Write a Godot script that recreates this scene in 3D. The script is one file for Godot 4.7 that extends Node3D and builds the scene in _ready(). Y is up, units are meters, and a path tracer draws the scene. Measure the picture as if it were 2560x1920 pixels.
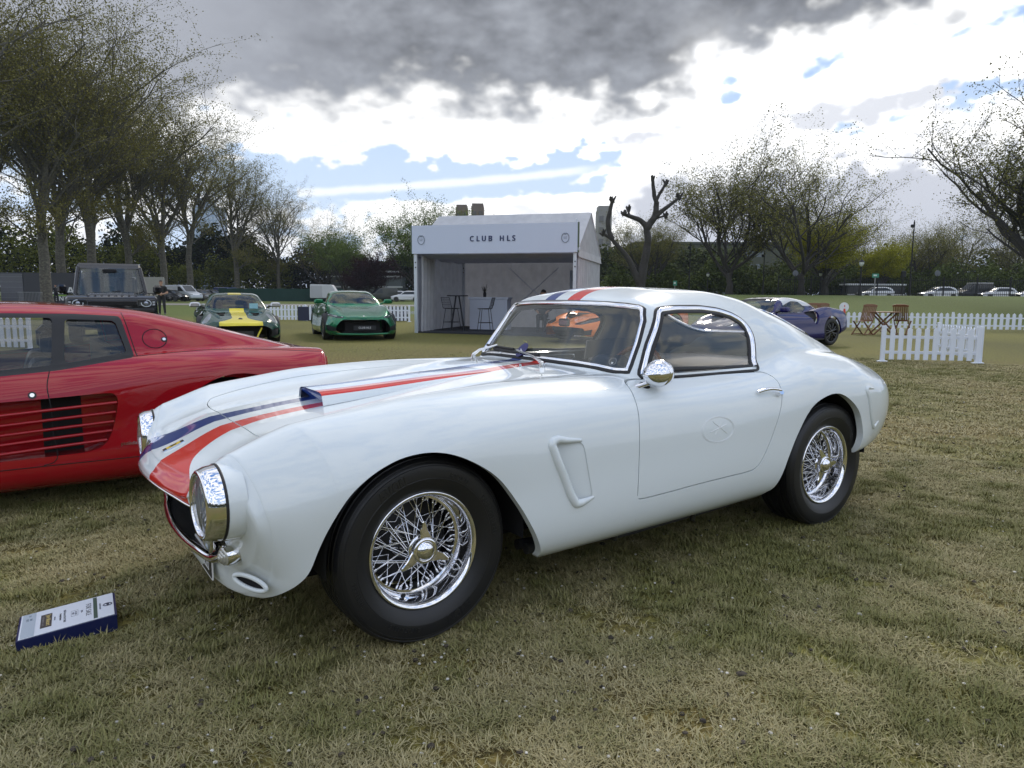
extends Node3D
# A show field: a white coupe on worn grass, other cars, a white stand, trees and a broken sky.
func _ready() -> void:
	var c := Camera3D.new(); c.name = "camera"; add_child(c)
	c.fov = rad_to_deg(2.0 * atan(960.0 / 1775.0)); c.far = 4000.0; c.near = 0.05
	c.transform = Transform3D(Basis.from_euler(Vector3(deg_to_rad(-7.0), 0, deg_to_rad(.35))), Vector3(0, 1.194, 0))
	var e := Environment.new(); e.background_mode = Environment.BG_SKY; e.sky = Sky.new()
	var ps := PanoramaSkyMaterial.new(); ps.panorama = cloudy_sky(); e.sky.sky_material = ps
	e.tonemap_mode = Environment.TONE_MAPPER_LINEAR; e.tonemap_exposure = 1.22
	e.sdfgi_enabled = true; e.ssao_enabled = true; e.ssil_enabled = true
	e.fog_enabled = true; e.fog_density = 0.00022; e.fog_light_color = Color(.80, .84, .90)
	var w := WorldEnvironment.new(); w.name = "environment"; w.environment = e; add_child(w)
	var sun := DirectionalLight3D.new(); sun.name = "sun"; sun.light_energy = 0.5; sun.light_color = Color(1.0, .965, .91); sun.light_angular_distance = 11.0; sun.shadow_enabled = true
	add_child(sun); sun.rotation = Vector3(deg_to_rad(-36.0), deg_to_rad(-22.0 + 0.0), 0)   # behind the clouds ahead, a little to the right
	sun.look_at_from_position(Vector3.ZERO, Vector3(-sin(deg_to_rad(18.0)) * cos(deg_to_rad(38.0)), -sin(deg_to_rad(38.0)), cos(deg_to_rad(18.0)) * cos(deg_to_rad(38.0))))
	ground()
	far_buildings()
	trees()
	stand()
	fences()
	hero_car()
	red_car()
	other_cars()
	parked_cars()
	furniture()
	people()
	grass()

# ---------------------------------------------------------------- the sky: air and clouds only, by direction
func blob(a: float, e: float, ca: float, ce: float, ra: float, re: float) -> float:
	var x := (a - ca) / ra; var y := (e - ce) / re
	return exp(-x * x - y * y)
func cloudy_sky() -> ImageTexture:
	var W := 3072; var H := 1536; var cw := 768; var ch := 384
	var f := FastNoiseLite.new(); f.seed = 11; f.frequency = 1.0; f.fractal_octaves = 5; f.fractal_gain = .52
	var g := FastNoiseLite.new(); g.seed = 5; g.frequency = 1.0; g.fractal_octaves = 4; g.fractal_gain = .6
	var f3 := FastNoiseLite.new(); f3.seed = 11; f3.frequency = 1.0; f3.fractal_octaves = 3; f3.fractal_gain = .45
	var big := Image.create_empty(cw, ch, false, Image.FORMAT_RGBF)
	for y in ch:
		for x in cw:
			var k := air(wrapf((x + .5) / cw * 360.0, -180.0, 180.0), (.5 - (y + .5) / ch) * 180.0, f3, f3); big.set_pixel(x, y, Color(k.x, k.y, k.z))
	big.resize(W, H, Image.INTERPOLATE_BILINEAR)
	for y in range(int(H * (.5 - 29.0 / 180.0)), int(H * (.5 + 1.0 / 180.0))):
		for x in range(-int(W * 46.0 / 360.0), int(W * 46.0 / 360.0)):
			var k := air((x + .5) / W * 360.0, (.5 - (y + .5) / H) * 180.0, f, g); big.set_pixel(posmod(x, W), y, Color(k.x, k.y, k.z))
	return ImageTexture.create_from_image(big)
func air(az: float, el: float, f: FastNoiseLite, g: FastNoiseLite) -> Vector3:
	if el < -2.0: return Vector3(.14, .14, .10)
	var d := Vector3(sin(deg_to_rad(az)) * cos(deg_to_rad(el)), sin(deg_to_rad(el)), -cos(deg_to_rad(az)) * cos(deg_to_rad(el)))
	var q := Vector3(d.x, d.y * 1.9, d.z)
	var n := f.get_noise_3dv(q * 5.0); var m := f.get_noise_3dv(q * 13.0 + Vector3(7, 3, 1)); var t := g.get_noise_3dv(q * 26.0) if g != f else 0.0
	var blue := Vector3(.60, .73, .92).lerp(Vector3(.25, .42, .76), smoothstep(5.0, 26.0, el)).lerp(Vector3(.13, .28, .64), smoothstep(24.0, 70.0, el))
	var a := az + n * 3.5 + m * 1.6; var e := el + m * 1.5 + t * .55
	var here := smoothstep(75.0, 42.0, absf(az)) * smoothstep(50.0, 26.0, el)          # how far the clouds named below reach; elsewhere the same broken cloud goes on
	# broken white cloud
	var low := .66 + n * .95 + m * .40 + t * .05 * (1.0 - here)
	var named := .50 + n * .35 + m * .55 + t * .42 + .75 * blob(a, e, -14, 11.6, 15, 1.5) + 1.1 * blob(a, e, 24, 9.5, 19, 6.5) + .75 * blob(a, e, -9.5, 6.2, 4.5, 1.5) + .8 * blob(a, e, 3.5, 6.0, 6.5, 2.6) + .35 * blob(a, e, -15.5, 8.8, 2.2, .8)
	named += .5 * blob(a, e, 3.0, 12.0, 6.0, 1.2) + .3 * blob(a, e, -20, 5, 5, 2)
	named -= 1.35 * blob(a, e, -6, 9.3, 11, 1.35) + .9 * blob(a, e, -12, 8.4, 6, .9) + 1.5 * blob(a, e, 21, 16.2, 2.6, 1.3) + 1.3 * blob(a, e, 16.6, 14.4, 1.6, .8) + 1.0 * blob(a, e, 33, 13.0, 4, .6) + 1.2 * blob(a, e, 5.0, 10.6, 2.6, .6) + 1.1 * blob(a, e, 24.5, 11.9, 3.2, .5) + .5 * blob(a, e, 4, 8.6, 7, .8)
	low = lerpf(low, named, here)
	var alpha := smoothstep(.42 - .10 * (1.0 - here), .74 + .16 * (1.0 - here), low)
	var sunny := exp(-pow(d.angle_to(Vector3(.27, .36, -.89).normalized()) / .38, 2.0))
	var white := Vector3(1.08, 1.08, 1.07).lerp(Vector3(1.25, 1.27, 1.30), smoothstep(60.0, 150.0, absf(az))) * (1.0 + .55 * sunny)
	var shade := smoothstep(.80, 1.5, low + t * (.05 + .45 * here) + m * .3 - .25 * here) * .55
	shade = maxf(shade, here * smoothstep(.55, 1.0, (smoothstep(12.5, 7.0, e + t * 1.6 + m * 1.6) * smoothstep(2.0, 14.0, a) + .2 * m + .25 * t) * 1.25) * .92)
	shade = maxf(shade, here * .8 * clampf(1.5 * blob(a, e, 9.3, 11.9, 3.6, .75) + 1.4 * blob(a, e, 24.0 + (e - 12.6) * 3.0, 12.7, 5.5, .75) + 1.2 * blob(a, e, 29, 13.4, 3.5, .6) + 1.3 * blob(a, e, -15.2, 8.7, 1.8, .5) - .25, 0.0, 1.0))
	shade = maxf(shade, here * .45 * clampf(1.4 * blob(a, e, -13, 12.2, 15, 1.2) + t * .9 + m * .8, 0.0, 1.0))
	var c := blue.lerp(white.lerp(Vector3(.50, .525, .60), shade), alpha)
	# a contrail
	var ct := absf(el - lerpf(7.75, 9.75, (az + 15.2) / 20.7) + t * .12); if az > -16.5 and az < 8.0: c = c.lerp(Vector3(1.0, 1.02, 1.04), smoothstep(.42, .12, ct) * .75 * smoothstep(8.0, 4.0, az))
	# the dark deck above, bright along its torn lower edge
	var edge := 11.2 + 1.6 * smoothstep(-20.0, -8.0, a) - .3 * smoothstep(-6.0, 2.0, a) + 3.1 * smoothstep(11.0, 17.0, a) + 1.5 * smoothstep(22.0, 34.0, a)
	var over := lerpf(-9.0 + n * 16.0, e - edge + m * 2.1 + n * 1.5, here)
	var deep := smoothstep(-.5, 4.2, over)
	var grey := Vector3(.225, .238, .265) * (1.0 + .6 * t * .5 + .55 * m + .5 * n)
	grey = grey.lerp(Vector3(.36, .38, .43), smoothstep(-8.0, -26.0, a) * here)
	grey = grey.lerp(Vector3(.52, .54, .58), (1.0 - here) * .8)
	var torn := white.lerp(grey, deep)
	c = c.lerp(torn, smoothstep(-.9, .9, over))
	c += Vector3.ONE * 1.2 * here * exp(-pow(Vector2((az - 14.3) * .95, el - 17.6).length() / .55, 2.0)) + Vector3.ONE * .3 * here * exp(-pow(Vector2(az - 14.3, el - 17.3).length() / 2.2, 2.0))
	return c
# ---------------------------------------------------------------- shape helpers
class Hide:                                   # an indexed triangle skin with its own normals
	var v := PackedVector3Array()
	var n := PackedVector3Array()
	var i := PackedInt32Array()
	func tri(a: int, b: int, c: int) -> void:
		i.append(a); i.append(b); i.append(c)
	func add(o: Hide, t := Transform3D()) -> void:
		var k := v.size()
		var nb := t.basis.inverse().transposed()
		for q in o.v: v.append(t * q)
		for q in o.n: n.append((nb * q).normalized())
		if t.basis.determinant() < 0.0:
			for j in range(0, o.i.size(), 3):
				i.append(o.i[j] + k); i.append(o.i[j + 2] + k); i.append(o.i[j + 1] + k)
		else:
			for q in o.i: i.append(q + k)

func hide_mesh(s: Hide, uv_scale := 0.0) -> ArrayMesh:
	var map := PackedInt32Array(); map.resize(s.v.size()); map.fill(-1)
	var v := PackedVector3Array(); var n := PackedVector3Array(); var x := PackedInt32Array(); x.resize(s.i.size())
	for k in s.i.size():
		var q := s.i[k]
		if map[q] < 0:
			map[q] = v.size(); v.append(s.v[q]); n.append(s.n[q])
		x[k] = map[q]
	for k in range(0, x.size(), 3):           # front faces run clockwise, as the normals say
		if (v[x[k + 1]] - v[x[k]]).cross(v[x[k + 2]] - v[x[k]]).dot(n[x[k]] + n[x[k + 1]] + n[x[k + 2]]) > 0.0:
			var q := x[k + 1]; x[k + 1] = x[k + 2]; x[k + 2] = q
	var m := ArrayMesh.new()
	if x.size() == 0: return m
	var a := []; a.resize(Mesh.ARRAY_MAX)
	a[Mesh.ARRAY_VERTEX] = v; a[Mesh.ARRAY_NORMAL] = n; a[Mesh.ARRAY_INDEX] = x
	m.add_surface_from_arrays(Mesh.PRIMITIVE_TRIANGLES, a)
	return m

func cut(s: Hide, f: Callable) -> Array:      # [where f < 0, where f > 0, the cut's edges as index pairs]
	var v := s.v.duplicate(); var n := s.n.duplicate()
	var d := PackedFloat32Array(); d.resize(v.size())
	for k in v.size(): d[k] = f.call(v[k])
	var lo := PackedInt32Array(); var hi := PackedInt32Array(); var ed := PackedInt32Array()
	var made := {}
	for t in range(0, s.i.size(), 3):
		var id := [s.i[t], s.i[t + 1], s.i[t + 2]]
		var c := int(d[id[0]] < 0.0) + int(d[id[1]] < 0.0) + int(d[id[2]] < 0.0)
		if c == 3: lo.append(id[0]); lo.append(id[1]); lo.append(id[2]); continue
		if c == 0: hi.append(id[0]); hi.append(id[1]); hi.append(id[2]); continue
		var r := 0                            # the corner that stands alone
		for k in 3:
			if (d[id[k]] < 0.0) == (c == 1): r = k
		var a: int = id[r]; var b: int = id[(r + 1) % 3]; var e: int = id[(r + 2) % 3]
		var q := [0, 0]
		for k in 2:
			var o: int = b if k == 0 else e
			var key := mini(a, o) * 4194304 + maxi(a, o)
			if not made.has(key):
				var w := d[a] / (d[a] - d[o])
				made[key] = v.size()
				v.append(v[a].lerp(v[o], w)); n.append(n[a].lerp(n[o], w).normalized())
			q[k] = made[key]
		var one := lo if c == 1 else hi
		var two := hi if c == 1 else lo
		one.append(a); one.append(q[0]); one.append(q[1])
		two.append(q[0]); two.append(b); two.append(e)
		two.append(q[0]); two.append(e); two.append(q[1])
		if c == 1: lo = one; hi = two
		else: hi = one; lo = two
		ed.append(q[0]); ed.append(q[1])
	var A := Hide.new(); A.v = v; A.n = n; A.i = lo
	var B := Hide.new(); B.v = v; B.n = n; B.i = hi
	return [A, B, ed]

func hem(s: Hide, ed: PackedInt32Array, off: Callable) -> Hide:   # a strip that turns in from a cut edge
	var o := Hide.new()
	for k in range(0, ed.size(), 2):
		var a := s.v[ed[k]]; var b := s.v[ed[k + 1]]
		var a2: Vector3 = a + off.call(a, s.n[ed[k]]); var b2: Vector3 = b + off.call(b, s.n[ed[k + 1]])
		var m := (b - a).cross(a2 - a).normalized()
		var q := o.v.size()
		for p in [a, b, b2, a2]: o.v.append(p); o.n.append(m)
		o.tri(q, q + 2, q + 1); o.tri(q, q + 3, q + 2)
	return o

func smooth_poly(p: PackedVector2Array, per := 5) -> PackedVector2Array:   # a closed Catmull-Rom curve through the points
	var o := PackedVector2Array(); var c := p.size()
	for k in c:
		for j in per:
			o.append(p[k].cubic_interpolate(p[(k + 1) % c], p[(k + c - 1) % c], p[(k + 2) % c], float(j) / per))
	return o

func round_poly(p: PackedVector2Array, r: float, per := 5) -> PackedVector2Array:   # straight sides, rounded corners
	var o := PackedVector2Array(); var c := p.size()
	for k in c:
		var a := p[(k + c - 1) % c]; var b := p[k]; var e := p[(k + 1) % c]
		var q := minf(r, minf(a.distance_to(b), b.distance_to(e)) * 0.45)
		var s := b.move_toward(a, q); var t := b.move_toward(e, q)
		for j in per + 1:
			var w := float(j) / per
			o.append(s.lerp(b, w).lerp(b.lerp(t, w), w))
	return o

func poly_dist(q: Vector2, p: PackedVector2Array) -> float:       # signed, negative inside
	var best := 1e9; var c := p.size(); var odd := false
	var a := p[c - 1]
	for k in c:
		var b := p[k]; var ab := b - a; var w := clampf((q - a).dot(ab) / maxf(ab.length_squared(), 1e-12), 0.0, 1.0)
		best = minf(best, q.distance_squared_to(a + ab * w))
		if (a.y > q.y) != (b.y > q.y) and q.x < a.x + ab.x * (q.y - a.y) / ab.y: odd = not odd
		a = b
	best = sqrt(best)
	return -best if odd else best

func poly_box(p: PackedVector2Array, m: float) -> Rect2:
	var r := Rect2(p[0], Vector2.ZERO)
	for q in p: r = r.expand(q)
	return r.grow(m)

func side_poly(p: PackedVector2Array, side: int, off := 0.0, wmin := 0.05) -> Callable:   # inside a polygon of the side view; side -1 the left, 1 the right, 0 both
	var box := poly_box(p, 0.12 + absf(off))
	return func(q: Vector3) -> float:
		if q.z * side < 0.0 or absf(q.z) < wmin: return 1.0
		var t := Vector2(q.x, q.y)
		return poly_dist(t, p) - off if box.has_point(t) else 1.0

func front_poly(p: PackedVector2Array, x0: float, x1: float, off := 0.0) -> Callable:     # inside a polygon of the front view (z, y), between x0 and x1
	var box := poly_box(p, 0.12 + absf(off))
	return func(q: Vector3) -> float:
		var t := Vector2(q.z, q.y)
		if q.x < x0 or q.x > x1: return 1.0
		return poly_dist(t, p) - off if box.has_point(t) else 1.0

func top_poly(p: PackedVector2Array, y0: float, off := 0.0) -> Callable:                  # inside a polygon of the plan (x, z), above y0
	var box := poly_box(p, 0.12 + absf(off))
	return func(q: Vector3) -> float:
		var t := Vector2(q.x, q.z)
		if q.y < y0: return 1.0
		return poly_dist(t, p) - off if box.has_point(t) else 1.0

# ---------------------------------------------------------------- bodies lofted along their length
func pchip(xs: PackedFloat32Array, ys: PackedFloat32Array, x: float) -> float:
	var c := xs.size()
	if x <= xs[0]: return ys[0]
	if x >= xs[c - 1]: return ys[c - 1]
	var k := xs.bsearch(x, false) - 1
	var h := xs[k + 1] - xs[k]; var d := (ys[k + 1] - ys[k]) / h
	var m0 := d; var m1 := d
	if k > 0: m0 = slope(xs[k] - xs[k - 1], h, (ys[k] - ys[k - 1]) / (xs[k] - xs[k - 1]), d)
	if k < c - 2: m1 = slope(h, xs[k + 2] - xs[k + 1], d, (ys[k + 2] - ys[k + 1]) / (xs[k + 2] - xs[k + 1]))
	var t := (x - xs[k]) / h; var u := 1.0 - t
	return ys[k] * (1.0 + 2.0 * t) * u * u + m0 * h * t * u * u + ys[k + 1] * t * t * (3.0 - 2.0 * t) - m1 * h * t * t * u

func slope(h0: float, h1: float, d0: float, d1: float) -> float:
	if d0 * d1 <= 0.0: return 0.0
	return 3.0 * (h0 + h1) / ((2.0 * h1 + h0) / d0 + (h1 + 2.0 * h0) / d1)

func keyed(rows: Array, steps: PackedFloat32Array, soften := 0) -> Array:   # rows of [s, values...] with s rising, read at every step
	var xs := PackedFloat32Array(); var cols := []
	for r in rows: xs.append(r[0])
	for k in range(1, rows[0].size()):
		var ys := PackedFloat32Array()
		for r in rows: ys.append(r[k])
		var o := PackedFloat32Array(); o.resize(steps.size())
		for q in steps.size(): o[q] = pchip(xs, ys, steps[q])
		for it in soften:
			var p := o.duplicate()
			for q in range(1, steps.size() - 1):
				var g := (steps[q + 1] - steps[q - 1])
				if g > 0.012: p[q] = (o[q - 1] + 2.0 * o[q] + o[q + 1]) * 0.25
			o = p
		cols.append(o)
	return cols

func spline(c: PackedVector2Array, per: int) -> PackedVector2Array:         # an open curve through the points, tangents by chord length
	var o := PackedVector2Array(); var k := c.size()
	var m := PackedVector2Array(); m.resize(k)
	var h := PackedFloat32Array()
	for q in k - 1: h.append(maxf(c[q].distance_to(c[q + 1]), 1e-4))
	for q in k:
		if q == 0: m[q] = (c[1] - c[0]) / h[0]
		elif q == k - 1: m[q] = (c[k - 1] - c[k - 2]) / h[k - 2]
		else: m[q] = ((c[q] - c[q - 1]) / h[q - 1] * h[q] + (c[q + 1] - c[q]) / h[q] * h[q - 1]) / (h[q - 1] + h[q])
	for q in k - 1:
		for j in per + (1 if q == k - 2 else 0):
			var t := float(j) / per; var u := 1.0 - t
			o.append(c[q] * (1.0 + 2.0 * t) * u * u + m[q] * h[q] * t * u * u + c[q + 1] * t * t * (3.0 - 2.0 * t) - m[q + 1] * h[q] * t * t * u)
	return o

func radial(line: PackedVector2Array, yc: float, phis: PackedFloat32Array) -> PackedFloat32Array:   # line: (y, w) from the bottom round to the top; distance from (yc, 0) at each angle from straight up
	var o := PackedFloat32Array(); o.resize(phis.size())
	var k := line.size() - 1
	var an := PackedFloat32Array()
	for q in line: an.append(atan2(maxf(q.y, 0.0), q.x - yc))
	for j in phis.size():                      # phis rise from 0 (straight up)
		while k > 0 and an[k] < phis[j]: k -= 1
		if k == line.size() - 1: o[j] = line[k].distance_to(Vector2(yc, 0.0)); continue
		if an[k] < phis[j]: o[j] = 0.0; continue
		var a := line[k + 1]; var b := line[k]
		var dir := Vector2(cos(phis[j]), sin(phis[j])); var e := b - a
		var den := dir.cross(e); var p := a - Vector2(yc, 0.0)
		o[j] = p.cross(e) / den if absf(den) > 1e-9 else p.length()
	return o

class Loft:
	var S := PackedFloat32Array()
	var nt := 0
	var P := PackedVector3Array()              # the half with z >= 0, station by station, top to bottom
	var N := PackedVector3Array()

func loft_normals(L: Loft) -> void:
	var ns := L.S.size(); L.N.resize(L.P.size())
	for a in ns:
		for b in L.nt:
			var ds := L.P[mini(a + 1, ns - 1) * L.nt + b] - L.P[maxi(a - 1, 0) * L.nt + b]
			var p0 := L.P[a * L.nt + maxi(b - 1, 0)]
			if b == 0: p0 = L.P[a * L.nt + 1] * Vector3(1, 1, -1)
			var dt := L.P[a * L.nt + mini(b + 1, L.nt - 1)] - p0
			L.N[a * L.nt + b] = dt.cross(ds).normalized()
			if L.N[a * L.nt + b] == Vector3.ZERO: L.N[a * L.nt + b] = Vector3.UP

func loft_hide(L: Loft, sides := [1, -1]) -> Hide:
	var s := Hide.new(); var ns := L.S.size()
	for sd in sides:
		var k := s.v.size()
		for q in L.P.size():
			s.v.append(L.P[q] * Vector3(1, 1, sd)); s.n.append(L.N[q] * Vector3(1, 1, sd))
		for a in ns - 1:
			for b in L.nt - 1:
				var q := k + a * L.nt + b
				if sd > 0:
					s.tri(q, q + 1, q + L.nt); s.tri(q + 1, q + L.nt + 1, q + L.nt)
				else:
					s.tri(q, q + L.nt, q + 1); s.tri(q + 1, q + L.nt, q + L.nt + 1)
	return s

# A body: low = rows [s, y0, w0, y1, w1 ...] from the bottom edge up to the middle of the bonnet or boot, high = the same for the cabin; s rises from tail to nose.
# bend: rows [s, b]: a section at s lies at x = s - b w^2. melt: rows [s, k]: how softly cabin and body flow together.
func body_loft(low: Array, high: Array, bend: Array, melt: Array, steps: PackedFloat32Array, nt: int, yc: float, soften := 6) -> Loft:
	var L := Loft.new(); L.S = steps; L.nt = nt
	var lo := keyed(low, steps, soften); var hi := keyed(high, steps, 2) if high else []
	var be: PackedFloat32Array = keyed(bend, steps, soften)[0]; var me: PackedFloat32Array = keyed(melt, steps)[0]
	var h0: float = high[0][0] if high else 1e9; var h1: float = high[-1][0] if high else 1e9
	for a in steps.size():
		var c := PackedVector2Array()
		for k in range(0, lo.size(), 2): c.append(Vector2(lo[k][a], maxf(lo[k + 1][a], 0.0)))
		var line := spline(c, 12)
		if steps[a] > h0 and steps[a] < h1:
			var last := atan2(line[0].y, line[0].x - yc)
			var phis := PackedFloat32Array(); phis.resize(160)
			for j in 160: phis[j] = last * j / 159.0
			var r := radial(line, yc, phis)
			c = PackedVector2Array()
			for k in range(0, hi.size(), 2): c.append(Vector2(hi[k][a], maxf(hi[k + 1][a], 0.0)))
			var r2 := radial(spline(c, 12), yc, phis)
			var k0 := me[a]
			line = PackedVector2Array()
			for j in 160:
				var g := clampf(0.5 + 0.5 * (r[j] - r2[j]) / k0, 0.0, 1.0)
				var rr := lerpf(r2[j], r[j], g) + k0 * g * (1.0 - g)
				line.append(Vector2(yc + rr * cos(phis[j]), rr * sin(phis[j])))
		else: line.reverse()
		var run := PackedFloat32Array([0.0])   # even steps along the section
		for k in line.size() - 1: run.append(run[k] + line[k].distance_to(line[k + 1]))
		var at := 0
		for j in nt:
			var want: float = run[-1] * j / (nt - 1)
			while at < line.size() - 2 and run[at + 1] < want: at += 1
			var q := line[at].lerp(line[at + 1], clampf((want - run[at]) / maxf(run[at + 1] - run[at], 1e-6), 0.0, 1.0))
			if j == 0: q.y = 0.0
			L.P.append(Vector3(steps[a] - be[a] * q.y * q.y, q.x, q.y))
	loft_normals(L)
	return L

func stations(marks: Array) -> PackedFloat32Array:       # [[from, to, count] ...]
	var o := PackedFloat32Array()
	for m in marks:
		for k in m[2]: o.append(lerpf(m[0], m[1], float(k) / m[2]))
	o.append(marks[-1][1])
	return o

func at_side(L: Loft, x: float, y: float, side := -1.0) -> Array:   # [point, normal] on the flank at that length and height
	var lo := 0; var hi := L.S.size() - 1; var res := []
	for it in 12:
		var mid := (lo + hi) / 2
		if flank(L, mid, y)[0].x < x: lo = mid
		else: hi = mid
		if hi - lo <= 1: break
	var a := flank(L, lo, y); var b := flank(L, hi, y)
	var w := clampf((x - a[0].x) / maxf(b[0].x - a[0].x, 1e-6), 0.0, 1.0)
	var p: Vector3 = a[0].lerp(b[0], w); var n: Vector3 = a[1].lerp(b[1], w).normalized()
	return [Vector3(p.x, p.y, p.z * side), Vector3(n.x, n.y, n.z * side)]
func flank(L: Loft, a: int, y: float) -> Array:
	var k := a * L.nt
	for j in range(L.nt - 1, 0, -1):
		var p := L.P[k + j]; var q := L.P[k + j - 1]
		if p.y <= y and q.y > y:
			var w := (y - p.y) / (q.y - p.y)
			return [p.lerp(q, w), L.N[k + j].lerp(L.N[k + j - 1], w)]
	return [L.P[k], L.N[k]]
func at_top(L: Loft, x: float, z: float) -> Array:                   # [point, normal] seen from above
	var lo := 0; var hi := L.S.size() - 1
	for it in 12:
		var mid := (lo + hi) / 2
		if crown(L, mid, absf(z))[0].x < x: lo = mid
		else: hi = mid
		if hi - lo <= 1: break
	var a := crown(L, lo, absf(z)); var b := crown(L, hi, absf(z))
	var w := clampf((x - a[0].x) / maxf(b[0].x - a[0].x, 1e-6), 0.0, 1.0)
	var p: Vector3 = a[0].lerp(b[0], w); var n: Vector3 = a[1].lerp(b[1], w).normalized(); var g := -1.0 if z < 0.0 else 1.0
	return [Vector3(p.x, p.y, p.z * g), Vector3(n.x, n.y, n.z * g)]
func crown(L: Loft, a: int, z: float) -> Array:
	var k := a * L.nt
	for j in L.nt - 1:
		var p := L.P[k + j]; var q := L.P[k + j + 1]
		if p.z <= z and q.z > z:
			var w := (z - p.z) / (q.z - p.z)
			return [p.lerp(q, w), L.N[k + j].lerp(L.N[k + j + 1], w)]
	return [L.P[k], L.N[k]]
func on_front(L: Loft, z: float, y: float, x0: float, x1: float) -> Array:   # [point, normal] on a screen between x0 and x1, where the roofline rises or falls through y
	var up: bool = at_top(L, x0, z)[0].y < at_top(L, x1, z)[0].y
	for it in 22:
		var m := (x0 + x1) * 0.5
		if (at_top(L, m, z)[0].y < y) == up: x0 = m
		else: x1 = m
	return at_top(L, (x0 + x1) * 0.5, z)
func ribbon(c: Array, width: float, high: float, out := 0.0, sink := 0.004, shut := true) -> Hide:   # a rounded strip along [[point, normal] ...], closed; out shifts it sideways
	var s := Hide.new(); var k := c.size(); var n := 7
	var mid := Vector3.ZERO
	for q in c: mid += q[0] / k
	for a in k:
		var t: Vector3 = (c[(a + 1) % k if shut else mini(a + 1, k - 1)][0] - c[(a + k - 1) % k if shut else maxi(a - 1, 0)][0]).normalized()
		var up: Vector3 = c[a][1]; var sd := t.cross(up).normalized()
		if sd.dot(c[a][0] - mid) < 0.0: sd = -sd
		for j in n:
			var w := PI * j / (n - 1)
			s.v.append(c[a][0] + sd * (out - cos(w) * width * .5) + up * (sin(w) * (high + sink) - sink)); s.n.append((-sd * cos(w) * .6 + up * sin(w) + up * .05).normalized())
	for a in (k if shut else k - 1):
		for j in n - 1:
			var q := a * n + j; var r := ((a + 1) % k) * n + j
			s.tri(q, r, q + 1); s.tri(q + 1, r, r + 1)
	return s
func scale_poly(p: PackedVector2Array, d: float) -> PackedVector2Array:
	var g := Geometry2D.offset_polygon(p, d)
	return g[0] if g.size() else p
func even(p: PackedVector2Array, step: float) -> PackedVector2Array:   # a closed outline with points at even steps
	var o := PackedVector2Array(); var c := p.size(); var left := 0.0
	for k in c:
		var a := p[k]; var b := p[(k + 1) % c]; var l := a.distance_to(b); var d := left
		while d < l:
			o.append(a.lerp(b, d / l)); d += step
		left = d - l
	return o
# ---------------------------------------------------------------- nodes and materials
var used := {}
func put(called: String, mesh: Mesh, m: Material, parent: Node = null, at := Transform3D()) -> MeshInstance3D:
	var o := MeshInstance3D.new(); o.name = called; o.mesh = mesh
	if m: o.material_override = m
	o.transform = at
	(parent if parent else self).add_child(o, true)
	return o
func tag(o: Node, label: String, category: String, group := "") -> Node:
	o.set_meta("label", label); o.set_meta("category", category)
	if group: o.set_meta("group", group)
	return o
func kind(o: Node, k: String) -> Node:
	o.set_meta("kind", k); return o
func numbered(called: String) -> String:
	used[called] = used.get(called, 0) + 1
	return called if used[called] == 1 else "%s_%03d" % [called, used[called] - 1]
func thing(called: String, label: String, category: String, at := Vector3.ZERO, turn := 0.0, group := "") -> Node3D:
	var o := Node3D.new(); o.name = numbered(called); add_child(o); o.position = at; o.rotation.y = deg_to_rad(turn)
	tag(o, label, category, group); return o
func part(called: String, parent: Node, at := Transform3D()) -> Node3D:
	var o := Node3D.new(); o.name = called; parent.add_child(o, true); o.transform = at; return o
func dup(root: Node3D, at: Vector3, turn: float, label: String, size := Vector3.ONE, group := "") -> Node3D:
	var r: Node3D = root.duplicate(); r.name = numbered(str(root.name).rstrip("0123456789").trim_suffix("_")); add_child(r)
	r.position = at; r.rotation.y = deg_to_rad(turn); r.scale = size; r.set_meta("label", label)
	if group: r.set_meta("group", group)
	return r
func lin(r: float, g: float, b: float, a := 1.0) -> Color:
	var c := Color(r, g, b).linear_to_srgb(); c.a = a; return c
func mat(c: Color, rough := 0.6, metal := 0.0, coat := 0.0, spec := 0.5) -> StandardMaterial3D:
	var m := StandardMaterial3D.new(); m.albedo_color = c; m.roughness = rough; m.metallic = metal; m.metallic_specular = spec
	if coat > 0.0: m.clearcoat_enabled = true; m.clearcoat = coat; m.clearcoat_roughness = 0.03; m.metallic_specular = spec * .4
	return m
func glass(c: Color, alpha: float) -> StandardMaterial3D:
	var m := mat(Color(c, alpha), 0.02); m.transparency = BaseMaterial3D.TRANSPARENCY_ALPHA; return m
func noise_tex(seed_: int, freq: float, octaves: int, ramp: Array, size := 512, kind_ := FastNoiseLite.TYPE_SIMPLEX_SMOOTH) -> NoiseTexture2D:
	var t := NoiseTexture2D.new(); var f := FastNoiseLite.new(); f.seed = seed_; f.frequency = freq; f.noise_type = kind_
	f.fractal_octaves = octaves; f.fractal_gain = 0.55; t.noise = f; t.width = size; t.height = size; t.seamless = true
	if ramp:
		var g := Gradient.new(); var off := PackedFloat32Array(); var col := PackedColorArray()
		for r in ramp: off.append(r[0]); col.append(r[1])
		g.offsets = off; g.colors = col; t.color_ramp = g
	return t
func skinned(m: StandardMaterial3D, tex: Texture2D, scale: float, bump: Texture2D = null, amount := 0.5, world := false) -> StandardMaterial3D:
	m.albedo_texture = tex; m.uv1_triplanar = true; m.uv1_world_triplanar = world; m.uv1_scale = Vector3.ONE * scale
	if bump: m.normal_enabled = true; m.normal_texture = bump; m.normal_scale = amount
	return m

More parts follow.
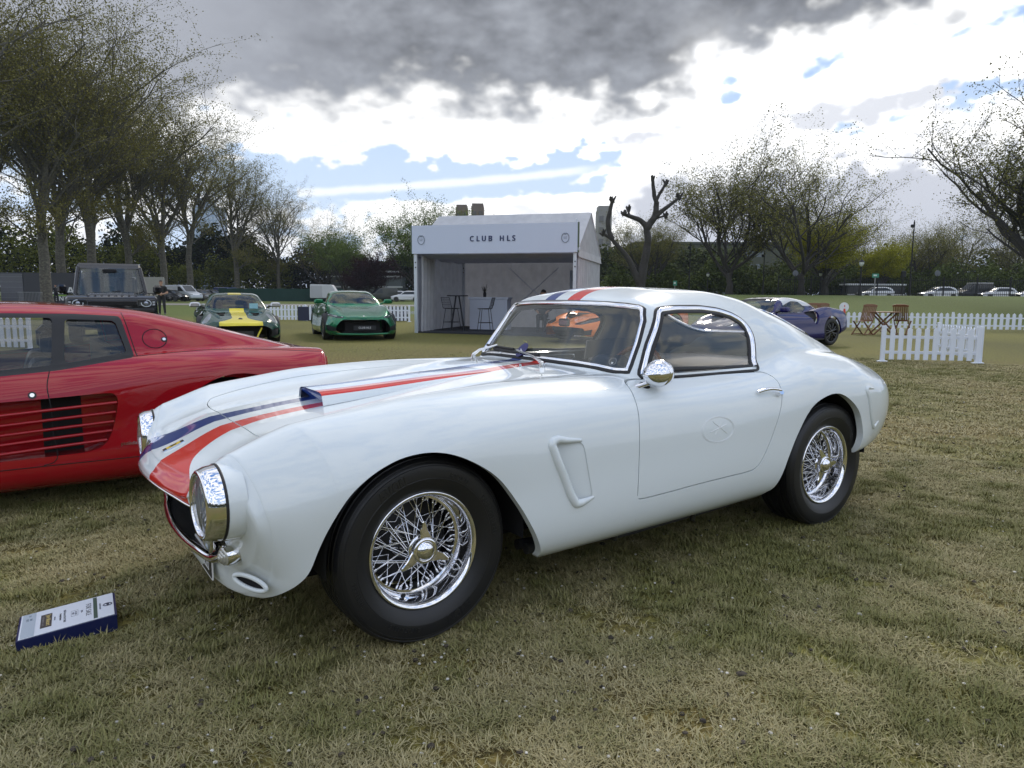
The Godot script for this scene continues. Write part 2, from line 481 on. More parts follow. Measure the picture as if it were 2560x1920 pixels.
# ---------------------------------------------------------------- small solids
func lathe(line: Array, n := 48, axis := Vector3.UP) -> Hide:        # line of [radius, height] (or a third value 1 for a hard edge) turned round an axis; outward where the line runs upward
	var s := Hide.new(); var pts := []
	for k in line.size():
		pts.append(line[k])
		if line[k].size() > 2 and k > 0 and k < line.size() - 1: pts.append(line[k])
	var side := Vector3.RIGHT if absf(axis.y) > .5 else Vector3.UP
	side = (side - axis * side.dot(axis)).normalized(); var up := axis.cross(side)
	for k in pts.size():
		var a: Array = pts[maxi(k - 1, 0)]; var b: Array = pts[mini(k + 1, pts.size() - 1)]
		if k > 0 and pts[k] == pts[k - 1]: a = pts[k]
		elif k < pts.size() - 1 and pts[k] == pts[k + 1]: b = pts[k]
		var dr: float = b[0] - a[0]; var dh: float = b[1] - a[1]
		var l := maxf(sqrt(dr * dr + dh * dh), 1e-9)
		for j in n + 1:
			var w := TAU * j / n; var out := side * cos(w) - up * sin(w)
			s.v.append(out * pts[k][0] + axis * pts[k][1]); s.n.append((out * dh - axis * dr) / l)
	for k in pts.size() - 1:
		if pts[k] == pts[k + 1]: continue
		for j in n:
			var q := k * (n + 1) + j
			s.tri(q, q + n + 1, q + 1); s.tri(q + 1, q + n + 1, q + n + 2)
	return s
func tube(path: PackedVector3Array, r: float, n := 8, closed := false, r2 := -1.0, up := Vector3.ZERO, flat := 1.0) -> Hide:
	var s := Hide.new(); var c := path.size(); var ref := Vector3.ZERO
	for k in c:
		var t := (path[(k + 1) % c] - path[(k + c - 1) % c]).normalized() if closed else (path[mini(k + 1, c - 1)] - path[maxi(k - 1, 0)]).normalized()
		if up != Vector3.ZERO: ref = up
		elif k == 0: ref = Vector3.UP if absf(t.y) < 0.9 else Vector3.RIGHT
		var x := (ref - t * ref.dot(t)).normalized(); ref = x if up == Vector3.ZERO else ref
		var y := t.cross(x); var rr := r if r2 < 0.0 else lerpf(r, r2, float(k) / (c - 1))
		for j in n:
			var w := TAU * j / n
			s.v.append(path[k] + (x * cos(w) * flat + y * sin(w)) * rr); s.n.append((x * cos(w) + y * sin(w) * flat).normalized())
	for k in (c if closed else c - 1):
		for j in n:
			var a := k * n + j; var b := k * n + (j + 1) % n; var d := ((k + 1) % c) * n + j; var e := ((k + 1) % c) * n + (j + 1) % n
			s.tri(a, d, b); s.tri(b, d, e)
	if not closed:
		for q in [0, c - 1]:
			var m := (path[0] - path[1]).normalized() if q == 0 else (path[c - 1] - path[c - 2]).normalized()
			var o := s.v.size()
			for j in n: s.v.append(s.v[q * n + j]); s.n.append(m)
			for j in range(1, n - 1):
				if q == 0: s.tri(o, o + j, o + j + 1)
				else: s.tri(o, o + j + 1, o + j)
	return s
func box(c: Vector3, size: Vector3, bevel := 0.0) -> Hide:
	var s := Hide.new(); var h := size * 0.5; var b := minf(bevel, minf(h.x, minf(h.y, h.z)) * 0.9)
	for ax in 3:
		for sg in [-1.0, 1.0]:
			var n := Vector3.ZERO; n[ax] = sg
			var u := (ax + 1) % 3; var v := (ax + 2) % 3
			var o := s.v.size()
			for q in [[-1, -1], [1, -1], [1, 1], [-1, 1]]:
				var p := Vector3.ZERO; p[ax] = sg * h[ax]; p[u] = q[0] * (h[u] - b); p[v] = q[1] * (h[v] - b)
				s.v.append(c + p); s.n.append(n)
			if sg > 0: s.tri(o, o + 2, o + 1); s.tri(o, o + 3, o + 2)
			else: s.tri(o, o + 1, o + 2); s.tri(o, o + 2, o + 3)
	if b > 0.0:
		for ax in 3:
			var u := (ax + 1) % 3; var v := (ax + 2) % 3
			for su in [-1.0, 1.0]:
				for sv in [-1.0, 1.0]:
					var o := s.v.size(); var n := Vector3.ZERO; n[u] = su; n[v] = sv; n = n.normalized()
					for e in [-1.0, 1.0]:
						var p := Vector3.ZERO; p[ax] = e * (h[ax] - b); p[u] = su * h[u]; p[v] = sv * (h[v] - b); s.v.append(c + p); s.n.append(n)
						p[u] = su * (h[u] - b); p[v] = sv * h[v]; s.v.append(c + p); s.n.append(n)
					if su * sv > 0: s.tri(o, o + 2, o + 1); s.tri(o + 1, o + 2, o + 3)
					else: s.tri(o, o + 1, o + 2); s.tri(o + 1, o + 3, o + 2)
		for sx in [-1.0, 1.0]:
			for sy in [-1.0, 1.0]:
				for sz in [-1.0, 1.0]:
					var k := Vector3(sx, sy, sz); var o := s.v.size(); var i := h - Vector3.ONE * b
					for ax in 3:
						var p := k * i; p[ax] = k[ax] * h[ax]; s.v.append(c + p); s.n.append(k.normalized())
					if sx * sy * sz > 0: s.tri(o, o + 2, o + 1)
					else: s.tri(o, o + 1, o + 2)
	return s
func boxes(list: Array, bevel := 0.0) -> ArrayMesh:                   # [[centre, size] ...] as one mesh
	var s := Hide.new()
	for b in list: s.add(box(b[0], b[1], b[2] if b.size() > 2 else bevel))
	return hide_mesh(s)
func slab(poly: PackedVector2Array, d: float, bevel := 0.0) -> Hide:   # an outline in x, y pushed out from z = 0 to z = d
	var s := Hide.new(); var p := poly.duplicate()
	if Geometry2D.is_polygon_clockwise(p): p.reverse()
	var inner := p
	if bevel > 0.0:
		var g := Geometry2D.offset_polygon(p, -bevel)
		if g.size() == 1: inner = g[0]
	var t := Geometry2D.triangulate_polygon(inner)
	for f in 2:
		var o := s.v.size()
		for q in inner: s.v.append(Vector3(q.x, q.y, d if f else 0.0)); s.n.append(Vector3(0, 0, 1 if f else -1))
		for k in range(0, t.size(), 3):
			if f: s.tri(o + t[k], o + t[k + 2], o + t[k + 1])
			else: s.tri(o + t[k], o + t[k + 1], o + t[k + 2])
	var zs := [0.0, d] if inner == p else [bevel, d - bevel]
	for k in p.size():
		var a := p[k]; var b := p[(k + 1) % p.size()]; var n := Vector3(b.y - a.y, a.x - b.x, 0).normalized(); var o := s.v.size()
		s.v.append_array([Vector3(a.x, a.y, zs[0]), Vector3(b.x, b.y, zs[0]), Vector3(b.x, b.y, zs[1]), Vector3(a.x, a.y, zs[1])])
		for j in 4: s.n.append(n)
		s.tri(o, o + 2, o + 1); s.tri(o, o + 3, o + 2)
	if inner != p:
		for f in 2:
			for k in p.size():
				var a := p[k]; var b := p[(k + 1) % p.size()]; var ia := near_point(inner, a); var ib := near_point(inner, b)
				var n := (Vector3(b.y - a.y, a.x - b.x, 0).normalized() + Vector3(0, 0, 1 if f else -1)).normalized(); var o := s.v.size()
				var z0: float = zs[f]; var z1 := d if f else 0.0
				s.v.append_array([Vector3(a.x, a.y, z0), Vector3(b.x, b.y, z0), Vector3(ib.x, ib.y, z1), Vector3(ia.x, ia.y, z1)])
				for j in 4: s.n.append(n)
				if f: s.tri(o, o + 2, o + 1); s.tri(o, o + 3, o + 2)
				else: s.tri(o, o + 1, o + 2); s.tri(o, o + 2, o + 3)
	return s
func near_point(p: PackedVector2Array, q: Vector2) -> Vector2:
	var best := p[0]
	for a in p:
		if a.distance_squared_to(q) < best.distance_squared_to(q): best = a
	return best
func rect(w: float, h: float) -> PackedVector2Array:
	return PackedVector2Array([Vector2(-w / 2, -h / 2), Vector2(w / 2, -h / 2), Vector2(w / 2, h / 2), Vector2(-w / 2, h / 2)])
func disc(r: float, n := 32, sx := 1.0) -> PackedVector2Array:
	var o := PackedVector2Array()
	for k in n: o.append(Vector2(cos(TAU * k / n) * r * sx, sin(TAU * k / n) * r))
	return o
var fonts := {}
func words(text: String, size: float, font := "Droid Sans", deep := 0.002, weight := 400, wide := 1.0, italic := false) -> Mesh:   # lettering of that capital height, centred
	var key := font + str(weight) + str(italic)
	if not fonts.has(key):
		var f := SystemFont.new(); f.font_names = PackedStringArray([font]); f.font_weight = weight; f.font_italic = italic; fonts[key] = f
	var t := TextMesh.new(); t.text = text; t.font = fonts[key]; t.font_size = 64; t.pixel_size = size / 46.0; t.depth = deep
	t.curve_step = 1.5
	return t
func hero_loft() -> Loft:
	var low := [   # s, then (height, half width) of bottom edge, sill, flank, shoulder, crest, valley, bonnet, middle
		[-3.345, .48,0, .485,.20, .50,.32, .53,.33, .555,.32, .57,.25, .575,.15, .58,0],
		[-3.33, .43,0, .44,.36, .48,.50, .56,.50, .61,.46, .635,.32, .645,.16, .648,0],
		[-3.30, .405,0, .425,.44, .48,.55, .60,.59, .668,.53, .69,.34, .70,.17, .703,0],
		[-3.225, .385,.1, .405,.53, .50,.635, .65,.665, .735,.57, .765,.35, .775,.18, .778,0],
		[-3.1, .36,.4, .385,.67, .54,.75, .70,.73, .793,.59, .82,.36, .83,.18, .833,0],
		[-2.9, .355,.6, .375,.745, .56,.81, .745,.775, .845,.61, .862,.38, .872,.19, .875,0],
		[-2.6, .36,.72, .375,.805, .57,.84, .79,.80, .89,.645, .875,.44, .885,.2, .89,0],
		[-2.2, .24,.74, .265,.80, .56,.847, .81,.80, .906,.665, .88,.46, .88,.2, .88,0],
		[-1.9, .24,.765, .265,.803, .555,.847, .785,.793, .866,.67, .86,.46, .86,.2, .86,0],
		[-1.5, .235,.77, .26,.803, .55,.847, .768,.79, .845,.67, .85,.44, .85,.2, .85,0],
		[-1.0, .226,.77, .25,.803, .55,.845, .765,.787, .848,.62, .862,.44, .873,.2, .876,0],
		[-.5, .212,.765, .235,.797, .52,.834, .745,.785, .862,.585, .842,.42, .837,.2, .837,0],
		[0., .205,.745, .232,.785, .48,.820, .70,.805, .845,.60, .79,.44, .777,.2, .775,0],
		[.3, .22,.72, .24,.772, .45,.810, .66,.807, .810,.61, .752,.45, .742,.2, .740,0],
		[.5, .245,.66, .26,.765, .42,.797, .61,.80, .785,.61, .724,.45, .706,.2, .704,0],
		[.65, .268,.4, .27,.71, .40,.767, .57,.777, .737,.615, .662,.45, .640,.2, .636,0],
		[.735, .275,.1, .275,.62, .38,.715, .53,.758, .703,.622, .602,.45, .598,.2, .598,0],
		[.752, .288,0, .288,.54, .38,.69, .52,.757, .692,.622, .578,.45, .58,.2, .582,0],
		[.7625, .305,0, .305,.40, .36,.635, .50,.748, .680,.622, .555,.45, .566,.2, .57,0],
		[.7655, .33,0, .331,.30, .345,.47, .42,.575, .50,.56, .533,.42, .552,.2, .556,0],
	]
	var high := [
		[-3.2, .60,.2, .64,.20, .68,.18, .70,.16, .72,.12, .73,.06, .735,0],
		[-3.05, .60,.5, .72,.46, .79,.42, .825,.38, .85,.30, .865,.16, .87,0],
		[-2.84, .60,.66, .78,.60, .87,.52, .91,.46, .938,.37, .955,.2, .96,0],
		[-2.55, .60,.70, .82,.635, .93,.56, .995,.485, 1.03,.39, 1.048,.2, 1.055,0],
		[-2.27, .60,.72, .85,.655, 1.0,.58, 1.075,.51, 1.12,.41, 1.146,.22, 1.152,0],
		[-2.02, .60,.73, .86,.665, 1.03,.595, 1.12,.525, 1.186,.42, 1.215,.22, 1.222,0],
		[-1.8, .60,.73, .86,.67, 1.04,.60, 1.14,.525, 1.208,.42, 1.240,.22, 1.246,0],
		[-1.5, .60,.73, .86,.675, 1.04,.605, 1.148,.53, 1.208,.43, 1.243,.22, 1.252,0],
		[-1.3, .60,.73, .86,.675, 1.04,.605, 1.14,.54, 1.186,.46, 1.22,.24, 1.231,0],
		[-1.20, .60,.73, .86,.672, 1.04,.60, 1.135,.54, 1.165,.49, 1.182,.26, 1.188,0],
		[-1.09, .60,.72, .80,.672, .92,.63, 1.0,.588, 1.022,.54, 1.03,.3, 1.034,0],
		[-.98, .60,.69, .74,.665, .82,.645, .858,.61, .872,.56, .876,.3, .877,0],
		[-.9, .55,.66, .64,.65, .70,.62, .74,.58, .76,.53, .77,.3, .775,0],
	]
	var bend := [[-3.4, -.24], [-3.0, -.18], [-2.4, 0], [-1.7, .0], [-1.25, .25], [-.95, .25], [-.5, .03], [0, .12], [.3, .20], [.6, .31], [.765, .33]]
	var melt := [[-3.4, .05], [-2.6, .05], [-2.1, .045], [-1.8, .05], [-1.5, .015], [-.9, .012], [.8, .012]]
	var st := stations([[-3.345, -3.35, 5], [-3.33, -3.24, 14], [-3.24, -2.9, 20], [-2.9, -.9, 100], [-.9, .5, 70], [.5, .72, 22], [.72, .7655, 22]])
	var L := body_loft(low, high, bend, melt, st, 130, .5, 8)
	for k in L.P.size():                      # the lower lip of the mouth stands back under the bonnet's edge
		var p := L.P[k]; var s := L.S[k / L.nt]
		if s > .6: p.x -= smoothstep(.6, .765, s) * .47 * clampf(.556 - p.y, 0.0, .23) * maxf(0.0, 1.0 - p.z * p.z / 1.2)
		L.P[k] = p
	loft_normals(L)
	return L
func hero_car() -> void:
	var L := hero_loft()
	var car := thing("coupe", "white 1960s coupe with red white and blue nose stripe and wire wheels", "car", Vector3(-.717, 0, -2.964), 214.64)
	var paint := mat(lin(.74, .79, .80), .28, 0, 1.0); var red := mat(lin(.62, .032, .022), .28, 0, 1.0); var blue := mat(lin(.018, .045, .21), .28, 0, 1.0)
	var chrome := mat(Color(.93, .93, .94), .06, 1.0); var rubber := mat(lin(.012, .012, .013), .55); var dark := mat(lin(.006, .006, .007), .9)
	var pane := glass(Color(.75, .8, .78), .06)
	var in_ := func(_p: Vector3, n: Vector3) -> Vector3: return -n * .016
	# ---- outlines in the side view, the front view and the plan
	var win := round_poly(PackedVector2Array([Vector2(-1.098, .849), Vector2(-1.175, .979), Vector2(-1.296, 1.142), Vector2(-1.42, 1.152), Vector2(-1.60, 1.152), Vector2(-1.727, 1.140), Vector2(-1.815, 1.117), Vector2(-1.872, 1.083), Vector2(-1.897, 1.046), Vector2(-1.899, 1.0), Vector2(-1.880, .935), Vector2(-1.851, .851), Vector2(-1.55, .848)]), .03)
	var win_far := PackedVector2Array(); for q in win: win_far.append(q - Vector2(.11 * smoothstep(-1.45, -1.85, q.x), 0))
	var wsc := PackedVector2Array(); var rsc := PackedVector2Array()
	for s in [1, -1]:
		var h := [[0, .889], [.15, .888], [.304, .885], [.45, .878], [.545, .868], [.598, .869], [.594, .90], [.575, .985], [.545, 1.09], [.512, 1.142], [.49, 1.155], [.42, 1.163], [.3, 1.169], [.15, 1.172], [0, 1.173]]
		if s < 0: h.reverse(); h = h.slice(1, -1)
		for q in h: wsc.append(Vector2(q[0] * s, q[1]))
	rsc = round_poly(PackedVector2Array([Vector2(-.44, .965), Vector2(0, .975), Vector2(.44, .965), Vector2(.42, 1.12), Vector2(0, 1.165), Vector2(-.42, 1.12)]), .08)
	var fa := smooth_poly(PackedVector2Array([Vector2(.62, .1), Vector2(.545, .215), Vector2(.487, .27), Vector2(.445, .308), Vector2(.414, .348), Vector2(.384, .43), Vector2(.352, .497), Vector2(.307, .564), Vector2(.255, .612), Vector2(.185, .652), Vector2(.095, .679), Vector2(-.015, .681), Vector2(-.124, .645), Vector2(-.244, .566), Vector2(-.330, .458), Vector2(-.384, .368), Vector2(-.42, .302), Vector2(-.455, .222), Vector2(-.46, .1)]), 4)
	var ra := smooth_poly(PackedVector2Array([Vector2(-2.68, .1), Vector2(-2.60, .30), Vector2(-2.568, .39), Vector2(-2.572, .48), Vector2(-2.53, .591), Vector2(-2.437, .670), Vector2(-2.325, .714), Vector2(-2.195, .704), Vector2(-2.075, .653), Vector2(-1.968, .537), Vector2(-1.897, .437), Vector2(-1.857, .352), Vector2(-1.83, .287), Vector2(-1.79, .255), Vector2(-1.77, .1)]), 4)
	var door := smooth_poly(PackedVector2Array([Vector2(-1.02, .842), Vector2(-.978, .815), Vector2(-.95, .774), Vector2(-.936, .725), Vector2(-.924, .66), Vector2(-.914, .56), Vector2(-.904, .46), Vector2(-.899, .405), Vector2(-.912, .389), Vector2(-1.05, .392), Vector2(-1.26, .401), Vector2(-1.45, .406), Vector2(-1.60, .410), Vector2(-1.66, .426), Vector2(-1.70, .462), Vector2(-1.755, .53), Vector2(-1.812, .621), Vector2(-1.846, .685), Vector2(-1.868, .732), Vector2(-1.880, .771), Vector2(-1.885, .805), Vector2(-1.865, .832), Vector2(-1.80, .842), Vector2(-1.5, .842), Vector2(-1.2, .842)]), 3)
	var hood := PackedVector2Array()
	for s in [1, -1]:
		var h := [[.452, 0], [.45, .2], [.45, .40], [.435, .46], [.40, .485], [.2, .51], [-.1, .50], [-.4, .455], [-.70, .415], [-.76, .39], [-.785, .33], [-.80, .2], [-.805, 0]]
		if s < 0: h.reverse(); h = h.slice(1, -1)
		for q in h: hood.append(Vector2(q[0], q[1] * s))
	hood = smooth_poly(hood, 3)
	var vent := round_poly(PackedVector2Array([Vector2(-.497, .662), Vector2(-.632, .650), Vector2(-.668, .436), Vector2(-.594, .428)]), .012, 3)
	# ---- the shell: cut away mouth, arches, windows, then door and bonnet along their gaps
	var sk := loft_hide(L); var trim := Hide.new(); var c: Array
	for a in [fa, ra]:
		c = cut(sk, side_poly(a, 0, 0.0, .3)); sk = c[1]
		trim.add(hem(c[1], c[2], func(p: Vector3, _n: Vector3) -> Vector3: return Vector3(0, 0, -signf(p.z) * .035)))
	var side_glass := Hide.new()
	for sg in [-1, 1]:
		c = cut(sk, side_poly(win if sg < 0 else win_far, sg, -.012)); sk = c[1]; side_glass.add(c[0]); trim.add(hem(sk, c[2], in_))
	c = cut(sk, front_poly(wsc, -1.36, -.86, -.012)); sk = c[1]; var front_glass: Hide = c[0]
	c = cut(sk, front_poly(rsc, -2.95, -1.9)); sk = c[1]; var rear_glass: Hide = c[0]
	c = cut(sk, side_poly(vent, 0, 0.0, .3)); sk = c[1]
	c = cut(sk, side_poly(door, 0, .0021, .3)); sk = c[1]; trim.add(hem(sk, c[2], in_))
	c = cut(c[0], side_poly(door, 0, -.0021, .3)); var doors: Hide = c[0]; var door_hem := hem(c[0], c[2], in_)
	c = cut(sk, top_poly(hood, .55, .0019)); sk = c[1]; trim.add(hem(sk, c[2], in_))
	c = cut(c[0], top_poly(hood, .55, -.0019)); var bonnet: Hide = c[0]; var hood_hem := hem(c[0], c[2], in_)
	var rocker := func(p: Vector3) -> float: return absf(p.x + .897 + (.385 - p.y) * .1) - .0009 if p.y < .388 and absf(p.z) > .6 and p.x > -1.1 and p.x < -.7 else 1.0
	sk = cut(sk, rocker)[1]
	# ---- the stripes: printed bands that widen towards the nose
	var z0 := func(x: float) -> float: return clampf(-x, 0.0, 1.2) * .025
	var inner := func(x: float) -> float: return pchip(PackedFloat32Array([-3.3, .45, .62, .70, .745]), PackedFloat32Array([.05, .05, .068, .092, .13]), x)
	var outer := func(x: float) -> float: return pchip(PackedFloat32Array([-3.3, -.7, .2, .35, .45, .57, .63, .665, .70]), PackedFloat32Array([.145, .145, .135, .14, .165, .205, .25, .315, .45]), x)
	var band := func(sg: float) -> Callable: return func(p: Vector3) -> float:
		if p.y < .50 or p.x < -3.3: return 1.0
		var xx := p.x + p.z * p.z * .12 * smoothstep(.55, .75, p.x); var w: float = (p.z - z0.call(p.x)) * sg
		return maxf(inner.call(xx) - w, w - outer.call(xx))
	var stripes := []
	for q in [["red_stripe", -1.0, red], ["blue_stripe", 1.0, blue]]:
		c = cut(sk, band.call(q[1])); sk = c[1]; stripes.append([q, c[0], null])
		c = cut(bonnet, band.call(q[1])); bonnet = c[1]; stripes[-1][2] = c[0]
	var body := put("body", hide_mesh(sk), paint, car); put("panel_edge", hide_mesh(trim), paint, body)
	var bon := put("bonnet", hide_mesh(bonnet), paint, car); put("panel_edge", hide_mesh(hood_hem), paint, bon)
	for q in stripes:
		put(q[0][0], hide_mesh(q[1]), q[0][2], body); put(q[0][0], hide_mesh(q[2]), q[0][2], bon)
	for sg in [-1, 1]:
		var one: Hide = cut(doors, func(p: Vector3) -> float: return -p.z * sg)[0]; var edge: Hide = cut(door_hem, func(p: Vector3) -> float: return -p.z * sg)[0]
		var d := put("door", hide_mesh(one), paint, car); put("panel_edge", hide_mesh(edge), paint, d)
		# door handle: a lever on a post, with the lock beside it
		var h := part("handle", d); var pts := PackedVector3Array()
		for k in 9:
			var w := k / 8.0; var s := at_side(L, lerpf(-1.692, -1.845, w), .757 + .006 * sin(w * PI) - .004 * w, sg); pts.append(s[0] + s[1] * (.014 + .012 * sin(w * 2.2)))
		put("lever", hide_mesh(tube(pts, .0085, 8, false, .006)), chrome, h)
		var b := at_side(L, -1.838, .745, sg); put("post", hide_mesh(tube(PackedVector3Array([b[0] - b[1] * .003, b[0] + b[1] * .024]), .016, 12, false, .011)), chrome, h)
		b = at_side(L, -1.868, .748, sg); put("lock", hide_mesh(tube(PackedVector3Array([b[0] - b[1] * .002, b[0] + b[1] * .008]), .011, 12)), chrome, h)
	# ---- cabin lining, glass and frames
	var lining := Hide.new(); var grey := mat(lin(.42, .39, .35), .85)
	c = cut(sk, func(p: Vector3) -> float: return maxf(maxf(.80 - p.y, p.x + 1.02), -2.75 - p.x))
	for k in c[0].v.size(): lining.v.append(c[0].v[k] - c[0].n[k] * .012); lining.n.append(-c[0].n[k])
	lining.i = c[0].i; put("cabin_lining", hide_mesh(lining), grey, car)
	for q in [["windscreen", front_glass, -.9], ["rear_window", rear_glass, -3.0], ["side_window", side_glass, 1.0]]:
		for sg in ([-1, 1] if q[0] == "side_window" else [0]):
			var gl: Hide = q[1]
			if sg: gl = cut(gl, func(p: Vector3) -> float: return -p.z * sg)[0]
			var g2 := Hide.new(); g2.i = gl.i; g2.n = gl.n
			for k in gl.v.size(): g2.v.append(gl.v[k] - gl.n[k] * .006)
			var g := put(q[0], hide_mesh(g2), pane, car); var path := []
			if sg:
				for p in even(win if sg < 0 else win_far, .014): path.append(at_side(L, p.x, p.y, sg))
			else:
				for p in even(wsc if q[0] == "windscreen" else rsc, .016): path.append(on_front(L, p.x, p.y, -.93, -1.36) if q[0] == "windscreen" else on_front(L, p.x, p.y, -2.95, -1.9))
			put("rubber_seal", hide_mesh(ribbon(path, .030 if not sg else .016, .007, -.004 if not sg else .004)), rubber, g)
			if sg:                                # the bright frame runs up the pillar, over and down, not along the sill
				var k0 := 0
				for k in path.size():
					if path[k][0].y < .862 and path[(k + 1) % path.size()][0].y >= .862: k0 = (k + 1) % path.size()
				var bent := []
				for k in path.size():
					var q2: Array = path[(k0 + k) % path.size()]
					if q2[0].y >= .858: bent.append(q2)
				put("chrome_frame", hide_mesh(ribbon(bent, .022, .013, -.012, .004, false)), chrome, g)
			else: put("chrome_frame", hide_mesh(ribbon(path, .016, .013, -.011)), chrome, g)
			if sg: put("inner_seal", hide_mesh(ribbon(path, .022, .002, -.031)), rubber, g)
	# ---- vents behind the wheels: a raised lip round a panel that slopes back out to the flank
	for sg in [-1, 1]:
		var v := part("wing_vent", car); var fl := Hide.new(); var nu := 10; var nv := 12
		for a in nu + 1:
			for b in nv + 1:
				var u := a / float(nu); var w := b / float(nv)
				var p := Vector2(-.497, .665).lerp(Vector2(-.636, .652), u).lerp(Vector2(-.594, .422).lerp(Vector2(-.672, .432), u), w)
				var s := at_side(L, p.x, p.y, sg); fl.v.append(s[0] - s[1] * (.026 * (1.0 - u) + .0015)); fl.n.append((s[1] + Vector3(.2, 0, 0)).normalized())
		for a in nu:
			for b in nv:
				var q := a * (nv + 1) + b; fl.tri(q, q + 1, q + nv + 1); fl.tri(q + 1, q + nv + 2, q + nv + 1)
		put("recess", hide_mesh(fl), paint, v)
		v = lip(L, v, [[-.625, .657, .007], [-.56, .663, .011], [-.505, .668, .016], [-.488, .657, .019], [-.494, .63, .019], [-.535, .53, .019], [-.575, .438, .019], [-.588, .422, .018], [-.606, .420, .016], [-.64, .426, .011], [-.672, .434, .006]], sg, paint)
		v = part("wing_vent", car)
		v = lip(L, v, [[-2.70, .712, .005], [-2.65, .719, .009], [-2.618, .722, .012], [-2.605, .714, .014], [-2.62, .67, .014], [-2.66, .56, .014], [-2.69, .512, .014], [-2.705, .500, .013], [-2.73, .505, .010], [-2.775, .524, .006]], sg, paint)
	# ---- bonnet scoop
	var sc := Hide.new(); var ns := 28; var nz := 20
	for a in ns + 1:
		var u := a / float(ns); var x := lerpf(.135, -.74, u)
		for b in nz + 1:
			var w := b / float(nz) * 2.0 - 1.0; var hw := lerpf(.150, .158, u)
			var flat := pow(maxf(0.0, 1.0 - pow(absf(w), 9.0)), .6)
			var p: Vector3 = at_top(L, x, w * hw + z0.call(x))[0]; var hi := .052 * pow(1.0 - u, 1.15) * flat
			sc.v.append(p + Vector3(0, hi + .0015 - .004 * u, 0))
	for a in ns + 1:
		for b in nz + 1:
			var du := sc.v[mini(a + 1, ns) * (nz + 1) + b] - sc.v[maxi(a - 1, 0) * (nz + 1) + b]; var dw := sc.v[a * (nz + 1) + mini(b + 1, nz)] - sc.v[a * (nz + 1) + maxi(b - 1, 0)]
			var n := du.cross(dw).normalized(); sc.n.append(n if n.y > 0 else -n)
	for a in ns:
		for b in nz:
			var q := a * (nz + 1) + b; sc.tri(q, q + 1, q + nz + 1); sc.tri(q + 1, q + nz + 2, q + nz + 1)
	var scoop := part("air_scoop", bon)
	for q in [["red_stripe", -1.0, red], ["blue_stripe", 1.0, blue]]:
		c = cut(sc, band.call(q[1])); sc = c[1]; put(q[0], hide_mesh(c[0]), q[2], scoop)
	put("scoop_shell", hide_mesh(sc), paint, scoop)
	var mo := Hide.new()                                      # its dark blue throat
	for b in nz + 1:
		var w := b / float(nz) * 2.0 - 1.0; var p: Vector3 = at_top(L, .105, w * .138 + z0.call(.1))[0]
		var q: Vector3 = at_top(L, .13, w * .14)[0]; var hi := .050 * pow(maxf(0.0, 1.0 - pow(absf(w), 9.0)), .6)
		mo.v.append(p + Vector3(-.02, -.004, 0)); mo.v.append(q + Vector3(.0, hi, 0)); mo.n.append(Vector3(1, .2, 0).normalized()); mo.n.append(Vector3(1, .2, 0).normalized())
	for b in nz: mo.tri(b * 2, b * 2 + 1, b * 2 + 2); mo.tri(b * 2 + 1, b * 2 + 3, b * 2 + 2)
	put("scoop_throat", hide_mesh(mo), blue, scoop)
	# ---- nose: mouth, chrome lip, grille, lamps, plate, badge
	var mouth := part("mouth", car); var rim := []; var e := (L.S.size() - 1) * L.nt
	for k in L.nt: rim.append(L.P[e + k])
	for k in L.nt - 2: rim.append(L.P[e + L.nt - 2 - k] * Vector3(1, 1, -1))
	var lipc := PackedVector3Array(); var upper := PackedVector3Array()
	for k in rim.size():
		var p: Vector3 = rim[k]
		if p.y < .435: lipc.append(p + Vector3(.006, -.004, 0))
		else: upper.append(p + Vector3(.001, -.004, 0))
	put("lower_lip", hide_mesh(tube(lipc, .015, 10)), chrome, mouth)
	var up2 := PackedVector3Array(); up2.append_array(upper)
	var turned := -1
	for k in up2.size() - 1:
		if up2[k].distance_to(up2[k + 1]) > .2: turned = k
	if turned >= 0: up2 = up2.slice(turned + 1) + up2.slice(0, turned + 1)
	put("upper_edge", hide_mesh(tube(up2, .0035, 8)), chrome, mouth)
	var th := Hide.new(); var rn := rim.size()
	for d in [0.0, .06, .13]:
		for p in rim: th.v.append(Vector3(p.x - d - (.03 if d > 0.1 else 0.0), lerpf(p.y, .455, d * .8), p.z * (1.0 - d * .35))); th.n.append(Vector3(0.1, signf(.455 - p.y), 0).normalized())
	for d in 2:
		for k in rn:
			var a := d * rn + k; var b := d * rn + (k + 1) % rn; th.tri(a, b, a + rn); th.tri(b, b + rn, a + rn)
	put("throat", hide_mesh(th), mat(lin(.12, .12, .125), .25, .8), mouth)
	var gr := Hide.new(); var alu := mat(lin(.35, .35, .36), .3, 1.0)
	put("grille_back", boxes([[Vector3(.53, .455, 0), Vector3(.01, .2, 1.1)]]), dark, mouth)
	for k in 5: gr.add(box(Vector3(.555, .39 + .032 * k, 0), Vector3(.03, .003, 1.02)))
	put("grille", hide_mesh(gr), alu, mouth)
	for k in 27: put("grille_slat", boxes([[Vector3(.558, .455, -.52 + .04 * k), Vector3(.03, .15, .003)]]), alu, mouth)
	var lens_mat := glass(Color(.9, .93, .95), .12)
